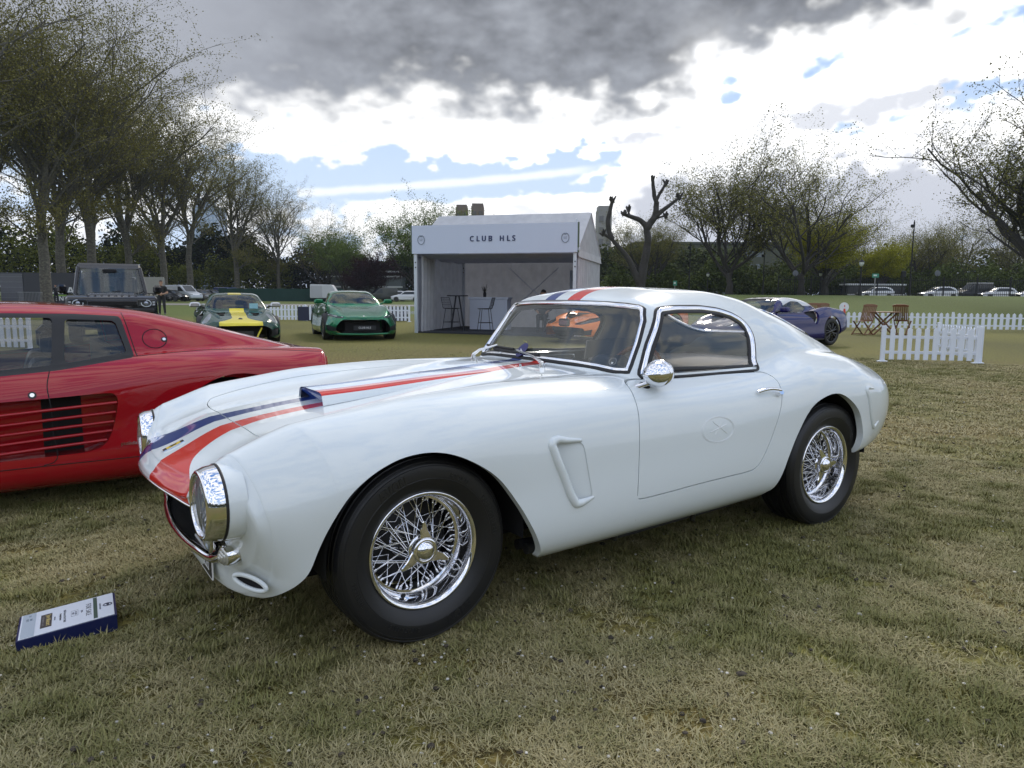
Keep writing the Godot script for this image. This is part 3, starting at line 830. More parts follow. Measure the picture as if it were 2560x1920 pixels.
	for sg in [-1, 1]:
		var hl := part("headlight", car, Transform3D(Basis(Vector3.UP, deg_to_rad(-3.0 * sg)), Vector3(.642, .570, .618 * sg)))
		put("bezel", hide_mesh(lathe([[.110, -.03], [.117, -.015], [.117, .0], [.113, .03], [.105, .048], [.097, .054], [.092, .050], [.090, .038]], 56, Vector3.RIGHT)), chrome, hl)
		put("nacelle", hide_mesh(lathe([[.1175, -.002], [.119, -.012], [.1195, -.06]], 56, Vector3.RIGHT)), paint, hl)
		put("gasket", hide_mesh(lathe([[.115, -.008], [.1192, -.005], [.1192, .001], [.115, .004]], 48, Vector3.RIGHT)), rubber, hl)
		var bowl := Hide.new(); var nr := 14; var na := 60      # a fluted reflector
		for a in nr + 1:
			for b in na + 1:
				var r := .092 * a / nr; var w := TAU * b / na; var y := sin(w) * r; var z := cos(w) * r
				bowl.v.append(Vector3(-.02 + .045 * (r / .092) * (r / .092), y, z)); bowl.n.append(Vector3(1, -y * 6.0, -z * 6.0 + .5 * sin(z * 520.0)).normalized())
		for a in nr:
			for b in na:
				var q := a * (na + 1) + b; bowl.tri(q, q + 1, q + na + 1); bowl.tri(q + 1, q + na + 2, q + na + 1)
		put("reflector", hide_mesh(bowl), mat(Color(.78, .80, .84), .16, 1.0), hl)
		put("lens", hide_mesh(lathe([[.001, .063], [.03, .061], [.06, .055], [.08, .047], [.091, .040]], 40, Vector3.RIGHT)), lens_mat, hl)
		var dl := part("driving_lamp", car, Transform3D(Basis(), Vector3(.642, .425, .475 * sg)))
		put("shell", hide_mesh(lathe([[.001, -.07], [.03, -.065], [.048, -.04], [.056, -.005], [.058, .0], [.054, .006]], 32, Vector3.RIGHT)), chrome, dl)
		put("lens", hide_mesh(lathe([[.001, .018], [.025, .015], [.045, .008], [.054, .0]], 32, Vector3.RIGHT)), mat(Color(.75, .78, .80), .12, .7), dl)
		var il := part("indicator", car, Transform3D(Basis(Vector3.UP, deg_to_rad(-14.0 * sg)) * Basis(Vector3.BACK, deg_to_rad(-4)), Vector3(.622, .393, .607 * sg)))
		put("gasket", hide_mesh(lathe([[.037, -.075], [.039, -.06], [.036, -.055]], 32, Vector3.RIGHT)), rubber, il)
		put("shell", hide_mesh(lathe([[.034, -.07], [.036, -.05], [.034, -.02], [.030, 0.0], [.027, .004]], 32, Vector3.RIGHT)), chrome, il)
		put("lens", hide_mesh(lathe([[.001, .022], [.006, .022], [.0061, .018, 1], [.013, .018], [.0131, .013, 1], [.020, .013], [.0201, .007, 1], [.027, .007], [.0285, 0.0]], 32, Vector3.RIGHT)), mat(Color(.80, .80, .78), .15, .5), il)
		# brake duct: a hooded slot under the corner of the nose
		var du := part("brake_duct", car); var dp := PackedVector3Array()
		for k in 28:
			var w := TAU * k / 28.0; dp.append(Vector3(.563 - .036 * cos(w), .312 + .019 * sin(w) - .012 * cos(w), (.658 + .046 * cos(w)) * sg))
		put("duct_rim", hide_mesh(tube(dp, .0075, 8, true)), paint, du)
		var hole := Hide.new(); hole.v.append(Vector3(.548, .312, .655 * sg)); hole.n.append(Vector3.RIGHT)
		for p in dp: hole.v.append(p); hole.n.append(Vector3.RIGHT)
		for k in 28: hole.tri(0, 1 + k, 1 + (k + 1) % 28)
		put("duct_mouth", hide_mesh(hole), dark, du)
	var pl := part("number_plate", car, Transform3D(Basis(Vector3(0, 0, -1), Vector3.UP, Vector3.RIGHT), Vector3(.622, .296, -.294)))
	put("plate", hide_mesh(slab(round_poly(rect(.272, .086), .006, 3), .004)), mat(lin(.8, .8, .8), .4), pl)
	put("plate_face", hide_mesh(slab(rect(.258, .072), .0015)), mat(lin(.008, .008, .009), .35), pl, Transform3D(Basis(), Vector3(0, 0, .004)))
	put("lettering", words("Joe Macari", .036, "Droid Serif", .001), mat(lin(.8, .8, .8), .5), pl, Transform3D(Basis(Vector3(.78, 0, 0), Vector3(.12, 1, 0), Vector3(0, 0, 1)), Vector3(0, 0, .0062)))
	var bs := at_top(L, .655, 0.0); var bp := part("nose_badge", car, frame_on(bs, Vector3(-1, 0, 0)).translated_local(Vector3(0, 0, .001)))
	put("badge_frame", hide_mesh(slab(rect(.034, .078), .004, .001)), chrome, bp)
	put("badge_face", hide_mesh(slab(rect(.027, .052), .001)), mat(lin(.62, .42, .02), .35), bp, Transform3D(Basis(), Vector3(0, 0, .004)))
	for sg in [-1, 1]: put("badge_end", hide_mesh(slab(rect(.027, .007), .001)), mat(lin(.02, .02, .02), .35), bp, Transform3D(Basis(), Vector3(0, .031 * sg, .004)))
	put("badge_emblem", hide_mesh(slab(smooth_poly(PackedVector2Array([Vector2(-.004, -.014), Vector2(.003, -.006), Vector2(.009, -.009), Vector2(.006, .002), Vector2(.009, .010), Vector2(.002, .006), Vector2(-.006, .015), Vector2(-.003, .003), Vector2(-.008, -.004)]), 3), .001)), mat(lin(.01, .01, .01), .4), bp, Transform3D(Basis(), Vector3(0, 0, .005)))
	# ---- mirror, wipers, washers
	var mr := at_side(L, -1.075, .822, -1.0); var mi := part("door_mirror", car); var mp: Vector3 = mr[0] + Vector3(-.02, .055, -.055)
	put("mirror_foot", hide_mesh(tube(PackedVector3Array([mr[0] + Vector3(.05, -.006, .004), mr[0] + Vector3(.02, .002, -.006), mr[0] + Vector3(-.015, .012, -.016), mr[0] + Vector3(-.035, .03, -.035), mp]), .013, 12, false, .010)), chrome, mi)
	put("mirror_pad", hide_mesh(tube(PackedVector3Array([mr[0] - mr[1] * .006, mr[0] + mr[1] * .005]), .03, 24, false, .022)), rubber, mi)
	put("mirror_shell", hide_mesh(lathe([[.001, .092], [.014, .087], [.030, .073], [.044, .050], [.053, .018], [.0545, -.004], [.055, -.005, 1], [.0585, -.006], [.060, -.02], [.058, -.038], [.053, -.042], [.051, -.034], [.0, -.034]], 40, Vector3(.95, .0, -.3).normalized())), chrome, mi, Transform3D(Basis(), mp))
	for q in [[-.893, -.214, .13, .908, -.06, .40], [-.93, .46, .36, .92, .18, .53]]:   # foot x and z, tip z and y, the blade's ends
		var wi := part("wiper", car); var a := at_top(L, q[0], q[1]); var kn: Vector3 = a[0] + Vector3(0, .024, 0)
		var tip: Vector3 = on_front(L, q[2], q[3], -.93, -1.36)[0] + Vector3(.02, .016, 0)
		put("wiper_post", hide_mesh(tube(PackedVector3Array([a[0] - Vector3(0, .01, 0), kn]), .016, 14, false, .012)), chrome, wi)
		put("wiper_arm", hide_mesh(tube(PackedVector3Array([kn + Vector3(0, -.004, 0), kn.lerp(tip, .3) + Vector3(.004, .008, 0), tip]), .0095, 8, false, .0045)), chrome, wi)
		var bl := PackedVector3Array()
		for k in 7: bl.append(on_front(L, lerpf(q[4], q[5], k / 6.0), q[3] - .004, -.93, -1.36)[0] + Vector3(.011, .008, 0))
		put("wiper_blade", hide_mesh(tube(bl, .007, 6)), rubber, wi)
	for z in [-.131, .26]:
		var w := at_top(L, -.828, z); put("washer_jet", hide_mesh(tube(PackedVector3Array([w[0], w[0] + Vector3(0, .014, 0)]), .006, 10)), chrome, car)
	# a faint roundel ghosted in the lacquer of the door
	var gh := part("door_roundel", car)
	for r in [.098, .092]:
		var ring := PackedVector3Array()
		for k in 48: var s := at_side(L, -1.392 + r * 1.08 * cos(TAU * k / 48.0), .622 + r * .57 * sin(TAU * k / 48.0), -1.0); ring.append(s[0] + s[1] * .0002)
		put("ghost_ring", hide_mesh(tube(ring, .0012, 4, true)), mat(lin(.84, .86, .87), .3, 0, 1), gh)
	for q in [[-1.45, .60, -1.36, .66], [-1.42, .655, -1.37, .60], [-1.45, .64, -1.34, .615]]:
		var ln := PackedVector3Array()
		for k in 6: var s := at_side(L, lerpf(q[0], q[2], k / 5.0), lerpf(q[1], q[3], k / 5.0), -1.0); ln.append(s[0] + s[1] * .0002)
		put("ghost_mark", hide_mesh(tube(ln, .0016, 4)), mat(lin(.84, .86, .87), .3, 0, 1), gh)
	hero_cabin(car, L, chrome, dark, rubber)
	for q in [[0.0, -.735, 12.0], [0.0, .735, 12.0], [-2.345, -.765, 40.0], [-2.345, .765, 70.0]]:
		wire_wheel(car, Vector3(q[0], .326, q[1]), q[2], chrome, rubber)
func frame_on(s: Array, y: Vector3) -> Transform3D:        # axes on a surface: z out of it, y as near as can be
	var n: Vector3 = s[1]; var v := (y - n * y.dot(n)).normalized()
	return Transform3D(Basis(v.cross(n), v, n), s[0])
func lip(L: Loft, v: Node3D, pts: Array, sg: float, m: Material) -> Node3D:
	var c := PackedVector2Array(); var r := PackedVector2Array()
	for p in pts: c.append(Vector2(p[0], p[1]))
	for k in pts.size(): r.append(Vector2(k, pts[k][2]))
	var path := spline(c, 4); var rad := spline(r, 4); var s := Hide.new(); var n := 10; var k := 0
	for q in path:
		var f := at_side(L, q.x, q.y, sg); var a := path[maxi(k - 1, 0)]; var b := path[mini(k + 1, path.size() - 1)]
		var t := (Vector3(b.x - a.x, b.y - a.y, 0)).normalized(); var u: Vector3 = f[1]; var sd := t.cross(u).normalized(); var rr := rad[k].y
		for j in n + 1:
			var w := PI * j / n; s.v.append(f[0] + sd * cos(w) * rr + u * (sin(w) * rr * .8 - .002)); s.n.append((sd * cos(w) + u * sin(w)).normalized())
		k += 1
	for a in path.size() - 1:
		for j in n:
			var q := a * (n + 1) + j; s.tri(q, q + 1, q + n + 1); s.tri(q + 1, q + n + 2, q + n + 1)
	put("vent_lip", hide_mesh(s), m, v); return v
func wire_wheel(car: Node3D, at: Vector3, spin: float, chrome: Material, rubber: Material) -> void:
	var sg := signf(at.z); var w := part("wheel", car, Transform3D(Basis(Vector3(1, 0, 0), Vector3(0, 1, 0), Vector3(0, 0, 1)), at))
	var ax := Vector3(0, 0, sg)
	var tread := [[.200, -.185], [.22, -.195], [.262, -.202], [.300, -.196], [.316, -.182]]
	for k in 5: tread.append_array([[.3255, -.165 + .033 * k, 1], [.326, -.142 + .033 * k, 1], [.320, -.140 + .033 * k, 1], [.320, -.135 + .033 * k, 1]])
	tread.append_array([[.3255, .0, 1], [.318, .014], [.3135, .0165, 1], [.312, .0155, 1], [.306, .021], [.302, .0235], [.3005, .0225, 1], [.299, .0245, 1], [.285, .0275], [.262, .028], [.258, .0272, 1], [.2565, .0282, 1], [.240, .0235], [.222, .0145], [.212, .008], [.2055, .004], [.200, -.004]])
	put("tyre", hide_mesh(lathe(tread, 96, ax)), mat(lin(.011, .0112, .0125), .42), w)
	if at.x > -1.0 and sg < 0.0:              # the name and type moulded on the tyre's wall
		for q in [["AVON", 118.0, .030], ["RADIAL", 62.0, .016], ["TURBOSPEED", 20.0, .018], ["AVON", -62.0, .030], ["205/70VR15", -110.0, .014], ["TUBELESS", 200.0, .014]]:
			var tx: String = q[0]
			for k in tx.length():
				var a: float = deg_to_rad(q[1]) - (k - (tx.length() - 1) * .5) * q[2] * 3.0 / .9
				var out := Vector3(-cos(a), sin(a), 0); var up := out
				put("tyre_lettering", words(tx[k], q[2], "Droid Sans", .0024, 700), mat(lin(.017, .017, .018), .35), w, Transform3D(Basis(up.cross(Vector3(0, 0, sg)), up, Vector3(0, 0, sg)), out * .272 + Vector3(0, 0, sg * .0285)))
	var rim := part("rim", w)
	put("flange", hide_mesh(lathe([[.203, -.012], [.208, -.004], [.2085, .004], [.206, .010], [.201, .0105], [.1935, .006], [.188, -.004], [.186, -.018], [.1855, -.05], [.183, -.072], [.176, -.078, 1], [.168, -.079, 1], [.1655, -.09], [.165, -.14], [.17, -.17], [.185, -.18]], 80, ax)), chrome, rim)
	put("hub", hide_mesh(lathe([[.075, -.150], [.078, -.146], [.078, -.140], [.062, -.132], [.050, -.10], [.046, -.03], [.052, -.022], [.054, -.016], [.047, -.010], [.030, -.008]], 40, ax)), chrome, rim)
	put("brake_drum", hide_mesh(lathe([[.001, -.135], [.155, -.135], [.158, -.19]], 40, ax)), mat(lin(.03, .03, .032), .5, .6), w)
	var spoke := hide_mesh(tube(PackedVector3Array([Vector3.ZERO, Vector3(0, 0, 1)]), .00185, 5)); var nip := hide_mesh(lathe([[.0, -.012], [.0042, -.011], [.0044, -.002], [.0036, .006], [.001, .007]], 8))
	for k in 72:
		var row := k % 3; var n := k / 3; var lean := (1.0 if n % 2 else -1.0)
		var a0 := deg_to_rad(spin + n * 15.0 + row * 5.0); var a1 := a0 + lean * deg_to_rad([52.0, 38.0, 30.0][row])
		var r0: float = [.049, .052, .074][row]; var d0: float = [-.019, -.028, -.143][row]; var d1: float = [-.118, -.098, -.094][row]
		var p0 := Vector3(cos(a1) * r0, sin(a1) * r0, d0 * sg); var p1 := Vector3(cos(a0) * .1645, sin(a0) * .1645, d1 * sg)
		var dir := p1 - p0; var x := dir.cross(Vector3(.1, .3, .9)).normalized(); var y := dir.cross(x).normalized()
		put("spoke", spoke, chrome, rim, Transform3D(Basis(x, y, dir), p0))
		put("nipple", nip, chrome, rim, Transform3D(Basis(x, dir.normalized(), x.cross(dir.normalized())), p1 - dir.normalized() * .002))
	var sp := part("spinner", w); var ear := Hide.new()
	for k in 3:
		var b := Basis(ax, deg_to_rad(spin + 8 + 120.0 * k))
		var o := slab(round_poly(PackedVector2Array([Vector2(.018, -.030), Vector2(.045, -.024), Vector2(.070, -.030), Vector2(.104, -.026), Vector2(.100, -.012), Vector2(.074, -.002), Vector2(.052, .016), Vector2(.018, .032)]), .010, 4), .009, .003)
		if sg < 0: o = hflip(o)
		ear.add(o, Transform3D(b, Vector3(0, 0, .0)))
	put("ears", hide_mesh(ear), chrome, sp)
	put("cap", hide_mesh(lathe([[.046, -.008], [.047, .008], [.044, .013], [.037, .015], [.034, .013, 1], [.031, .017], [.024, .025], [.012, .029], [.001, .030]], 48, ax)), chrome, sp)
	put("valve", hide_mesh(tube(PackedVector3Array([Vector3(.06, -.172, -.05 * sg), Vector3(.058, -.164, -.045 * sg)]), .008, 10)), mat(lin(.02, .02, .02), .5), rim)
func hflip(o: Hide) -> Hide:
	var s := Hide.new(); s.i = o.i
	for k in o.v.size(): s.v.append(o.v[k] * Vector3(1, 1, -1)); s.n.append(o.n[k] * Vector3(1, 1, -1))
	return s
func hero_cabin(car: Node3D, L: Loft, chrome: Material, dark: Material, rubber: Material) -> void:
	var black := mat(lin(.03, .03, .032), .7); var tan_ := mat(lin(.22, .17, .12), .7); var grey := mat(lin(.26, .245, .22), .85)
	# floor pan and bulkheads that close the body below
	put("floor_pan", boxes([[Vector3(-.45, .235, 0), Vector3(1.9, .02, 1.0)], [Vector3(-1.3, .25, 0), Vector3(.75, .03, 1.5)], [Vector3(-2.35, .30, 0), Vector3(1.5, .02, 1.0)], [Vector3(-.72, .52, 0), Vector3(.02, .55, 1.45)], [Vector3(-1.80, .5, 0), Vector3(.02, .52, 1.45)]]), dark, car)
	var wells := Hide.new()
	for q in [[0.0, .375, -.02], [-2.25, .40, 0.0]]:
		for sg in [-1.0, 1.0]:
			var s := lathe([[.05, .5], [q[1], .5], [q[1] + .002, .505], [q[1] + .005, .765 if q[0] > -1.0 else .81]], 40, Vector3(0, 0, sg))
			for k in s.n.size(): s.n[k] = -s.n[k]
			wells.add(s, Transform3D(Basis(), Vector3(q[0] + q[2], .335, 0)))
	put("wheel_well", hide_mesh(cut(wells, func(p: Vector3) -> float: return (.30 if p.x > -1.0 else .36) - p.y)[0]), dark, car)
	var pipes := part("exhaust_pipes", car)
	for y in [.175, .18]: put("pipe", hide_mesh(tube(PackedVector3Array([Vector3(-.5, .2, -.58 - (y - .175) * 12.0), Vector3(-1.0, y, -.6 - (y - .175) * 12.0), Vector3(-1.7, y + .02, -.6 - (y - .175) * 12.0)]), .022, 10)), black, pipes)
	for x in [-.93, -1.42]: put("pipe_clamp", hide_mesh(tube(PackedVector3Array([Vector3(x, .235, -.7), Vector3(x - .01, .165, -.68)]), .012, 8)), mat(lin(.1, .1, .1), .4, .8), pipes)
	var dash := part("dashboard", car)
	put("dash_top", boxes([[Vector3(-1.13, .815, 0), Vector3(.26, .06, 1.24), .025], [Vector3(-1.24, .77, 0), Vector3(.05, .13, 1.2), .02]]), black, dash)
	put("binnacle", hide_mesh(lathe([[.001, .13], [.10, .13], [.115, .12], [.12, .0]], 32, Vector3(1, .12, 0).normalized())), black, dash, Transform3D(Basis(), Vector3(-1.26, .80, -.34)))
	for k in 3: put("gauge", hide_mesh(lathe([[.034, .0], [.036, .006], [.03, .008], [.001, .006]], 20, Vector3(-1, .2, 0).normalized())), chrome, dash, Transform3D(Basis(), Vector3(-1.272, .79, -.05 + .1 * k)))
	var sw := part("steering_wheel", car, Transform3D(Basis(Vector3.BACK, deg_to_rad(22.0)), Vector3(-1.335, .775, -.345)))
	var ring := PackedVector3Array()
	for k in 48: ring.append(Vector3(0, cos(TAU * k / 48.0) * .195, sin(TAU * k / 48.0) * .195))
	put("rim", hide_mesh(tube(ring, .0125, 10, true)), mat(lin(.17, .07, .025), .3, 0, .6), sw)
	for k in 3:
		var b := Basis(Vector3.RIGHT, TAU * k / 3.0 + PI / 2)
		put("spoke", hide_mesh(tube(PackedVector3Array([b * Vector3(.03, .02, 0), b * Vector3(.01, .19, 0)]), .008, 6, false, .007)), chrome, sw)
	put("column", hide_mesh(tube(PackedVector3Array([Vector3(0, 0, 0), Vector3(.25, -.0, 0)]), .03, 12)), black, sw)
	for z in [-.35, .35]:
		var st := part("seat", car, Transform3D(Basis(Vector3.BACK, 0), Vector3(-1.72, .30, z)))
		put("cushion", boxes([[Vector3(.12, .12, 0), Vector3(.5, .16, .46), .06]]), black, st)
		var bk := PackedVector2Array([Vector2(-.10, .1), Vector2(.04, .1), Vector2(-.06, .38), Vector2(-.13, .50), Vector2(-.19, .50), Vector2(-.20, .36)])
		put("backrest", hide_mesh(slab(round_poly(bk, .05, 4), .44, .03)), black, st, Transform3D(Basis(), Vector3(0, 0, -.22)))
	put("parcel_shelf", boxes([[Vector3(-2.33, .80, 0), Vector3(.95, .03, 1.16), .01], [Vector3(-1.88, .66, 0), Vector3(.03, .30, 1.2), .01]]), grey, car)
	for sg in [-1, 1]:
		put("door_card", boxes([[Vector3(-1.42, .56, .735 * sg), Vector3(.9, .36, .02), .008]]), black, car)
		put("quarter_trim", hide_mesh(slab(PackedVector2Array([Vector2(-2.6, .8), Vector2(-1.86, .8), Vector2(-1.88, .92), Vector2(-2.2, .93)]), .012)), grey, car, Transform3D(Basis(), Vector3(0, 0, .62 * sg - .006)))
	for z in [-.1, -.24]: put("switch_knob", hide_mesh(lathe([[.001, .02], [.012, .018], [.014, .0]], 14, Vector3(-.3, .9, 0).normalized())), chrome, car, Transform3D(Basis(), Vector3(-1.25, .845, z)))
	var im := part("cabin_mirror", car)
	put("stalk", hide_mesh(tube(PackedVector3Array([Vector3(-1.255, 1.135, .02), Vector3(-1.215, 1.075, .02)]), .006, 8)), chrome, im)
	put("mirror_case", boxes([[Vector3(-1.21, 1.065, .02), Vector3(.018, .040, .085), .008]]), mat(lin(.25, .26, .27), .15, .7), im)
	var tagp := on_front(L, .10, .918, -.93, -1.36)
	var tg := part("hanging_tag", car, Transform3D(frame_on(tagp, Vector3.UP).basis * Basis(Vector3.BACK, -.5), tagp[0] + tagp[1] * .012))
	put("tag_disc", hide_mesh(slab(disc(.044, 28, .85), .002)), mat(lin(.035, .035, .14), .4), tg)
	put("tag_number", words("70", .022, "Droid Sans", .0008, 700), mat(lin(.8, .8, .8), .5), tg, Transform3D(Basis(), Vector3(0, -.012, .0025)))
	put("tag_string", hide_mesh(tube(PackedVector3Array([Vector3(0, .034, .001), Vector3(-.03, .042, .0), Vector3(-.06, .03, 0)]), .0012, 5)), mat(lin(.5, .45, .1), .8), tg)
	var sp := on_front(L, -.50, .915, -.93, -1.36)
	var sk := part("tax_disc", car, frame_on(sp, Vector3.UP).translated_local(Vector3(0, 0, -.010)))
	put("disc", hide_mesh(slab(disc(.019, 28), .001)), mat(lin(.01, .01, .012), .5), sk); put("disc_ring", hide_mesh(lathe([[.0172, .0], [.018, .001], [.019, 0]], 28, Vector3.BACK)), mat(lin(.3, .3, .3), .5), sk, Transform3D(Basis(), Vector3(0, 0, .001)))
	put("disc_print", boxes([[Vector3(0, -.008, .0015), Vector3(.009, .009, .001)]]), mat(lin(.7, .7, .7), .5), sk)
# ---------------------------------------------------------------- ground
func land(x: float, z: float) -> float:
	var d := -z
	var r := .0052 * maxf(d - 9.0, 0.0) * smoothstep(6.0, -4.0, x)
	r += smoothstep(34.0, 63.0, d) * 1.5 * smoothstep(0.0, 11.0, x) + .3 * smoothstep(34.0, 80.0, d) * smoothstep(11.0, 0.0, x) * smoothstep(-6.0, 4.0, x)
	return r
func ground() -> void:
	var radii := [.25]
	while radii[-1] < 3000.0: radii.append(radii[-1] * 1.075 + .02)
	var na := 200; var v := PackedVector3Array(); var col := PackedColorArray(); var ix := PackedInt32Array(); var nn := PackedVector3Array()
	var f := FastNoiseLite.new(); f.seed = 3; f.frequency = .35; f.fractal_octaves = 4
	var f2 := FastNoiseLite.new(); f2.seed = 8; f2.frequency = 1.6; f2.fractal_octaves = 3
	for r in radii:
		for k in na:
			var p := Vector3(sin(TAU * k / na) * r, 0, -cos(TAU * k / na) * r); p.y = land(p.x, p.z) if p.z < 0.0 else 0.0
			v.append(p); nn.append(Vector3(land(p.x - .5, p.z) - land(p.x + .5, p.z), 1.0, land(p.x, p.z - .5) - land(p.x, p.z + .5)).normalized())
			var f3 := f2.get_noise_2d(p.x * .07, p.z * .07)
			var dry := Color(.95, .80, .42).lerp(Color(.78, .84, .32), clampf(.5 + f.get_noise_2d(p.x, p.z) * 1.2 + f2.get_noise_2d(p.x, p.z) * .6, 0, 1))
			var fresh := Color(.52, .82, .16)
			var c := dry.lerp(Color(.76, .82, .24) * (1.0 + f3 * .45), smoothstep(8.0, 24.0, r)).lerp(fresh, smoothstep(30.0, 44.0, r))
			c = c.lerp(Color(.86, .84, .44), smoothstep(3.0, 9.0, p.x) * smoothstep(18.0, 4.0, r) * .6)
			col.append(c)
	var rows := radii.size()
	for a in rows - 1:
		for k in na:
			var q := a * na + k; var r := a * na + (k + 1) % na; ix.append_array([q, q + na, r, r, q + na, r + na])
	v.append(Vector3.ZERO); nn.append(Vector3.UP); col.append(Color(.9, .8, .5))
	for k in na: ix.append_array([v.size() - 1, k, (k + 1) % na])
	var ar := []; ar.resize(Mesh.ARRAY_MAX); ar[Mesh.ARRAY_VERTEX] = v; ar[Mesh.ARRAY_NORMAL] = nn; ar[Mesh.ARRAY_COLOR] = col; ar[Mesh.ARRAY_INDEX] = ix
	var me := ArrayMesh.new(); me.add_surface_from_arrays(Mesh.PRIMITIVE_TRIANGLES, ar)
	var m := mat(Color.WHITE, .95); m.vertex_color_use_as_albedo = true
	skinned(m, noise_tex(21, .014, 5, [[0.0, lin(.06, .048, .028)], [.42, lin(.12, .105, .045)], [.6, lin(.17, .15, .066)], [.78, lin(.225, .20, .10)], [1.0, lin(.33, .29, .18)]], 1024), 1.1, null, 0.0, true)
	var bt := noise_tex(22, .03, 5, [], 1024); bt.as_normal_map = true; bt.bump_strength = 9.0; m.normal_enabled = true; m.normal_texture = bt; m.normal_scale = .8
	kind(put("ground", me, m), "structure")
	# a gravel track in front of the parked cars
	var tr := Hide.new()
	for k in 41:
		var x := -62.0 + k * 1.35; var zc := -63.0 - .02 * (x + 30.0)
		for s in [0.0, 8.5]: tr.v.append(Vector3(x, land(x, zc - s) + .015, zc - s)); tr.n.append(Vector3.UP)
	for k in 40: tr.tri(k * 2, k * 2 + 1, k * 2 + 2); tr.tri(k * 2 + 1, k * 2 + 3, k * 2 + 2)
	kind(put("path", hide_mesh(tr), skinned(mat(Color.WHITE, .95), noise_tex(31, .02, 4, [[0.0, lin(.15, .145, .13)], [1.0, lin(.30, .29, .26)]]), .3, null, 0, true)), "structure")
func grass() -> void:
	var rng := RandomNumberGenerator.new(); rng.seed = 77
	var f := FastNoiseLite.new(); f.seed = 3; f.frequency = .35; f.fractal_octaves = 4
	var f2 := FastNoiseLite.new(); f2.seed = 14; f2.frequency = 2.6; f2.fractal_octaves = 3
	var tufts := []
	for kind_ in 3:
		var s := SurfaceTool.new(); s.begin(Mesh.PRIMITIVE_TRIANGLES); var nb: int = [11, 9, 12][kind_]
		for b in nb:
			var a := rng.randf() * TAU; var r := rng.randf() * .03; var h: float = rng.randf_range(.008, .020) * [1.0, .8, 1.7][kind_]; var ln: float = rng.randf_range(.4, 2.2) * [1.0, 1.6, .7][kind_]; var w := rng.randf_range(.0011, .0022)
			var o := Vector3(cos(a) * r, -.003, sin(a) * r); var dir := Vector3(cos(a + rng.randf_range(-.9, .9)), 0, sin(a + rng.randf_range(-.9, .9))); var side := dir.cross(Vector3.UP).normalized() * w
			var mid: Vector3 = o + dir * h * ln * .35 + Vector3.UP * h * .62; var tip: Vector3 = o + dir * h * ln + Vector3.UP * h
			var n := side.cross(dir * ln + Vector3.UP).normalized(); n = n if n.y > 0.0 else -n; s.set_normal((n + Vector3.UP * .25).normalized())
			if side.cross(dir * ln + Vector3.UP).y < 0.0: side = -side
			for q in [o - side, mid - side * .8, o + side, o + side, mid - side * .8, mid + side * .8, mid - side * .8, tip, mid + side * .8]: s.add_vertex(q)
		tufts.append(s.commit())
	var m := mat(Color.WHITE, .75); m.vertex_color_use_as_albedo = true; m.backlight_enabled = true; m.backlight = Color(.12, .12, .05)
	var sets := [[], [], []]; var cols := [[], [], []]
	for it in 230000:
		var near := it < 150000
		var d := sqrt(lerpf(1.45 * 1.45, 6.2 * 6.2, rng.randf())) if near else sqrt(lerpf(6.2 * 6.2, 16.0 * 16.0, rng.randf()))
		var a := rng.randf_range(-.70, .70); var p := Vector3(sin(a) * d, 0, -cos(a) * d)
		var g := f.get_noise_2d(p.x, p.z) + .8 * f2.get_noise_2d(p.x, p.z)
		if rng.randf() < smoothstep(.05, -.5, f2.get_noise_2d(p.x * .8 + 9.0, p.z * .8)) * .8: continue       # worn, bare patches
		var q := Vector2(p.x, p.z) - Vector2(-1.585, -2.43)
		if absf(q.rotated(.545).x) < .155 and absf(q.rotated(.545).y) < .125: continue                             # under the sign box
		var k := 2 if g > .26 and rng.randf() < .3 else (1 if rng.randf() < .45 else 0)
		var dry := Color(.28, .235, .10).lerp(Color(.42, .365, .20), rng.randf()); var green := Color(.135, .14, .036).lerp(Color(.225, .215, .068), rng.randf())
		var c := dry.lerp(green, clampf(.45 + g * 1.0 + rng.randf_range(-.4, .4), 0, 1))
		var sc := rng.randf_range(.75, 1.3) * (1.0 if near else 1.5)
		sets[k].append(Transform3D(Basis(Vector3.UP, rng.randf() * TAU).scaled(Vector3(sc, sc * rng.randf_range(.7, 1.2), sc)), p)); cols[k].append(c)
	for k in 3: many(["short_grass", "dry_grass", "tall_grass"][k], tufts[k], m, sets[k], cols[k], ["short olive grass thin over the worn foreground lawn", "flattened straw coloured grass lying over the foreground lawn", "longer fresh green grass tufts on the foreground lawn"][k], "grass")
	# daisies and petals, chips of stone and clods
	var pet := hide_mesh(lathe([[.001, .006], [.004, .005], [.0065, .001], [.004, -.002]], 6)); var st := []; var sc2 := []; var cl := []; var cc := []
	for it in 5200:
		var d := sqrt(lerpf(1.45 * 1.45, 12.0 * 12.0, pow(rng.randf(), 1.5))); var a := rng.randf_range(-.68, .68); var p := Vector3(sin(a) * d, .008, -cos(a) * d)
		if f2.get_noise_2d(p.x * .5 + 3.0, p.z * .5) < -.12 and rng.randf() < .7: continue
		var s := rng.randf_range(.35, 1.1) * (1.7 if rng.randf() < .04 else 1.0)
		var t := Transform3D(Basis(Vector3(rng.randf() - .5, rng.randf(), rng.randf() - .5).normalized(), rng.randf() * TAU).scaled(Vector3(s, s * rng.randf_range(.4, .9), s * rng.randf_range(.6, 1.3))), p)
		if rng.randf() < .62: st.append(t); sc2.append(Color(.62, .59, .52) * rng.randf_range(.6, 1.1))
		else: cl.append(t.scaled_local(Vector3.ONE * 1.7)); cc.append(Color(.035, .028, .020) * rng.randf_range(.7, 2.0))
	var m2 := mat(Color.WHITE, .9); m2.vertex_color_use_as_albedo = true
	many("petals", pet, m2, st, sc2, "tiny white petals and stone chips strewn over the lawn", "petals"); many("soil_clods", pet, m2, cl, cc, "small dark clods of bare soil among the grass", "soil")
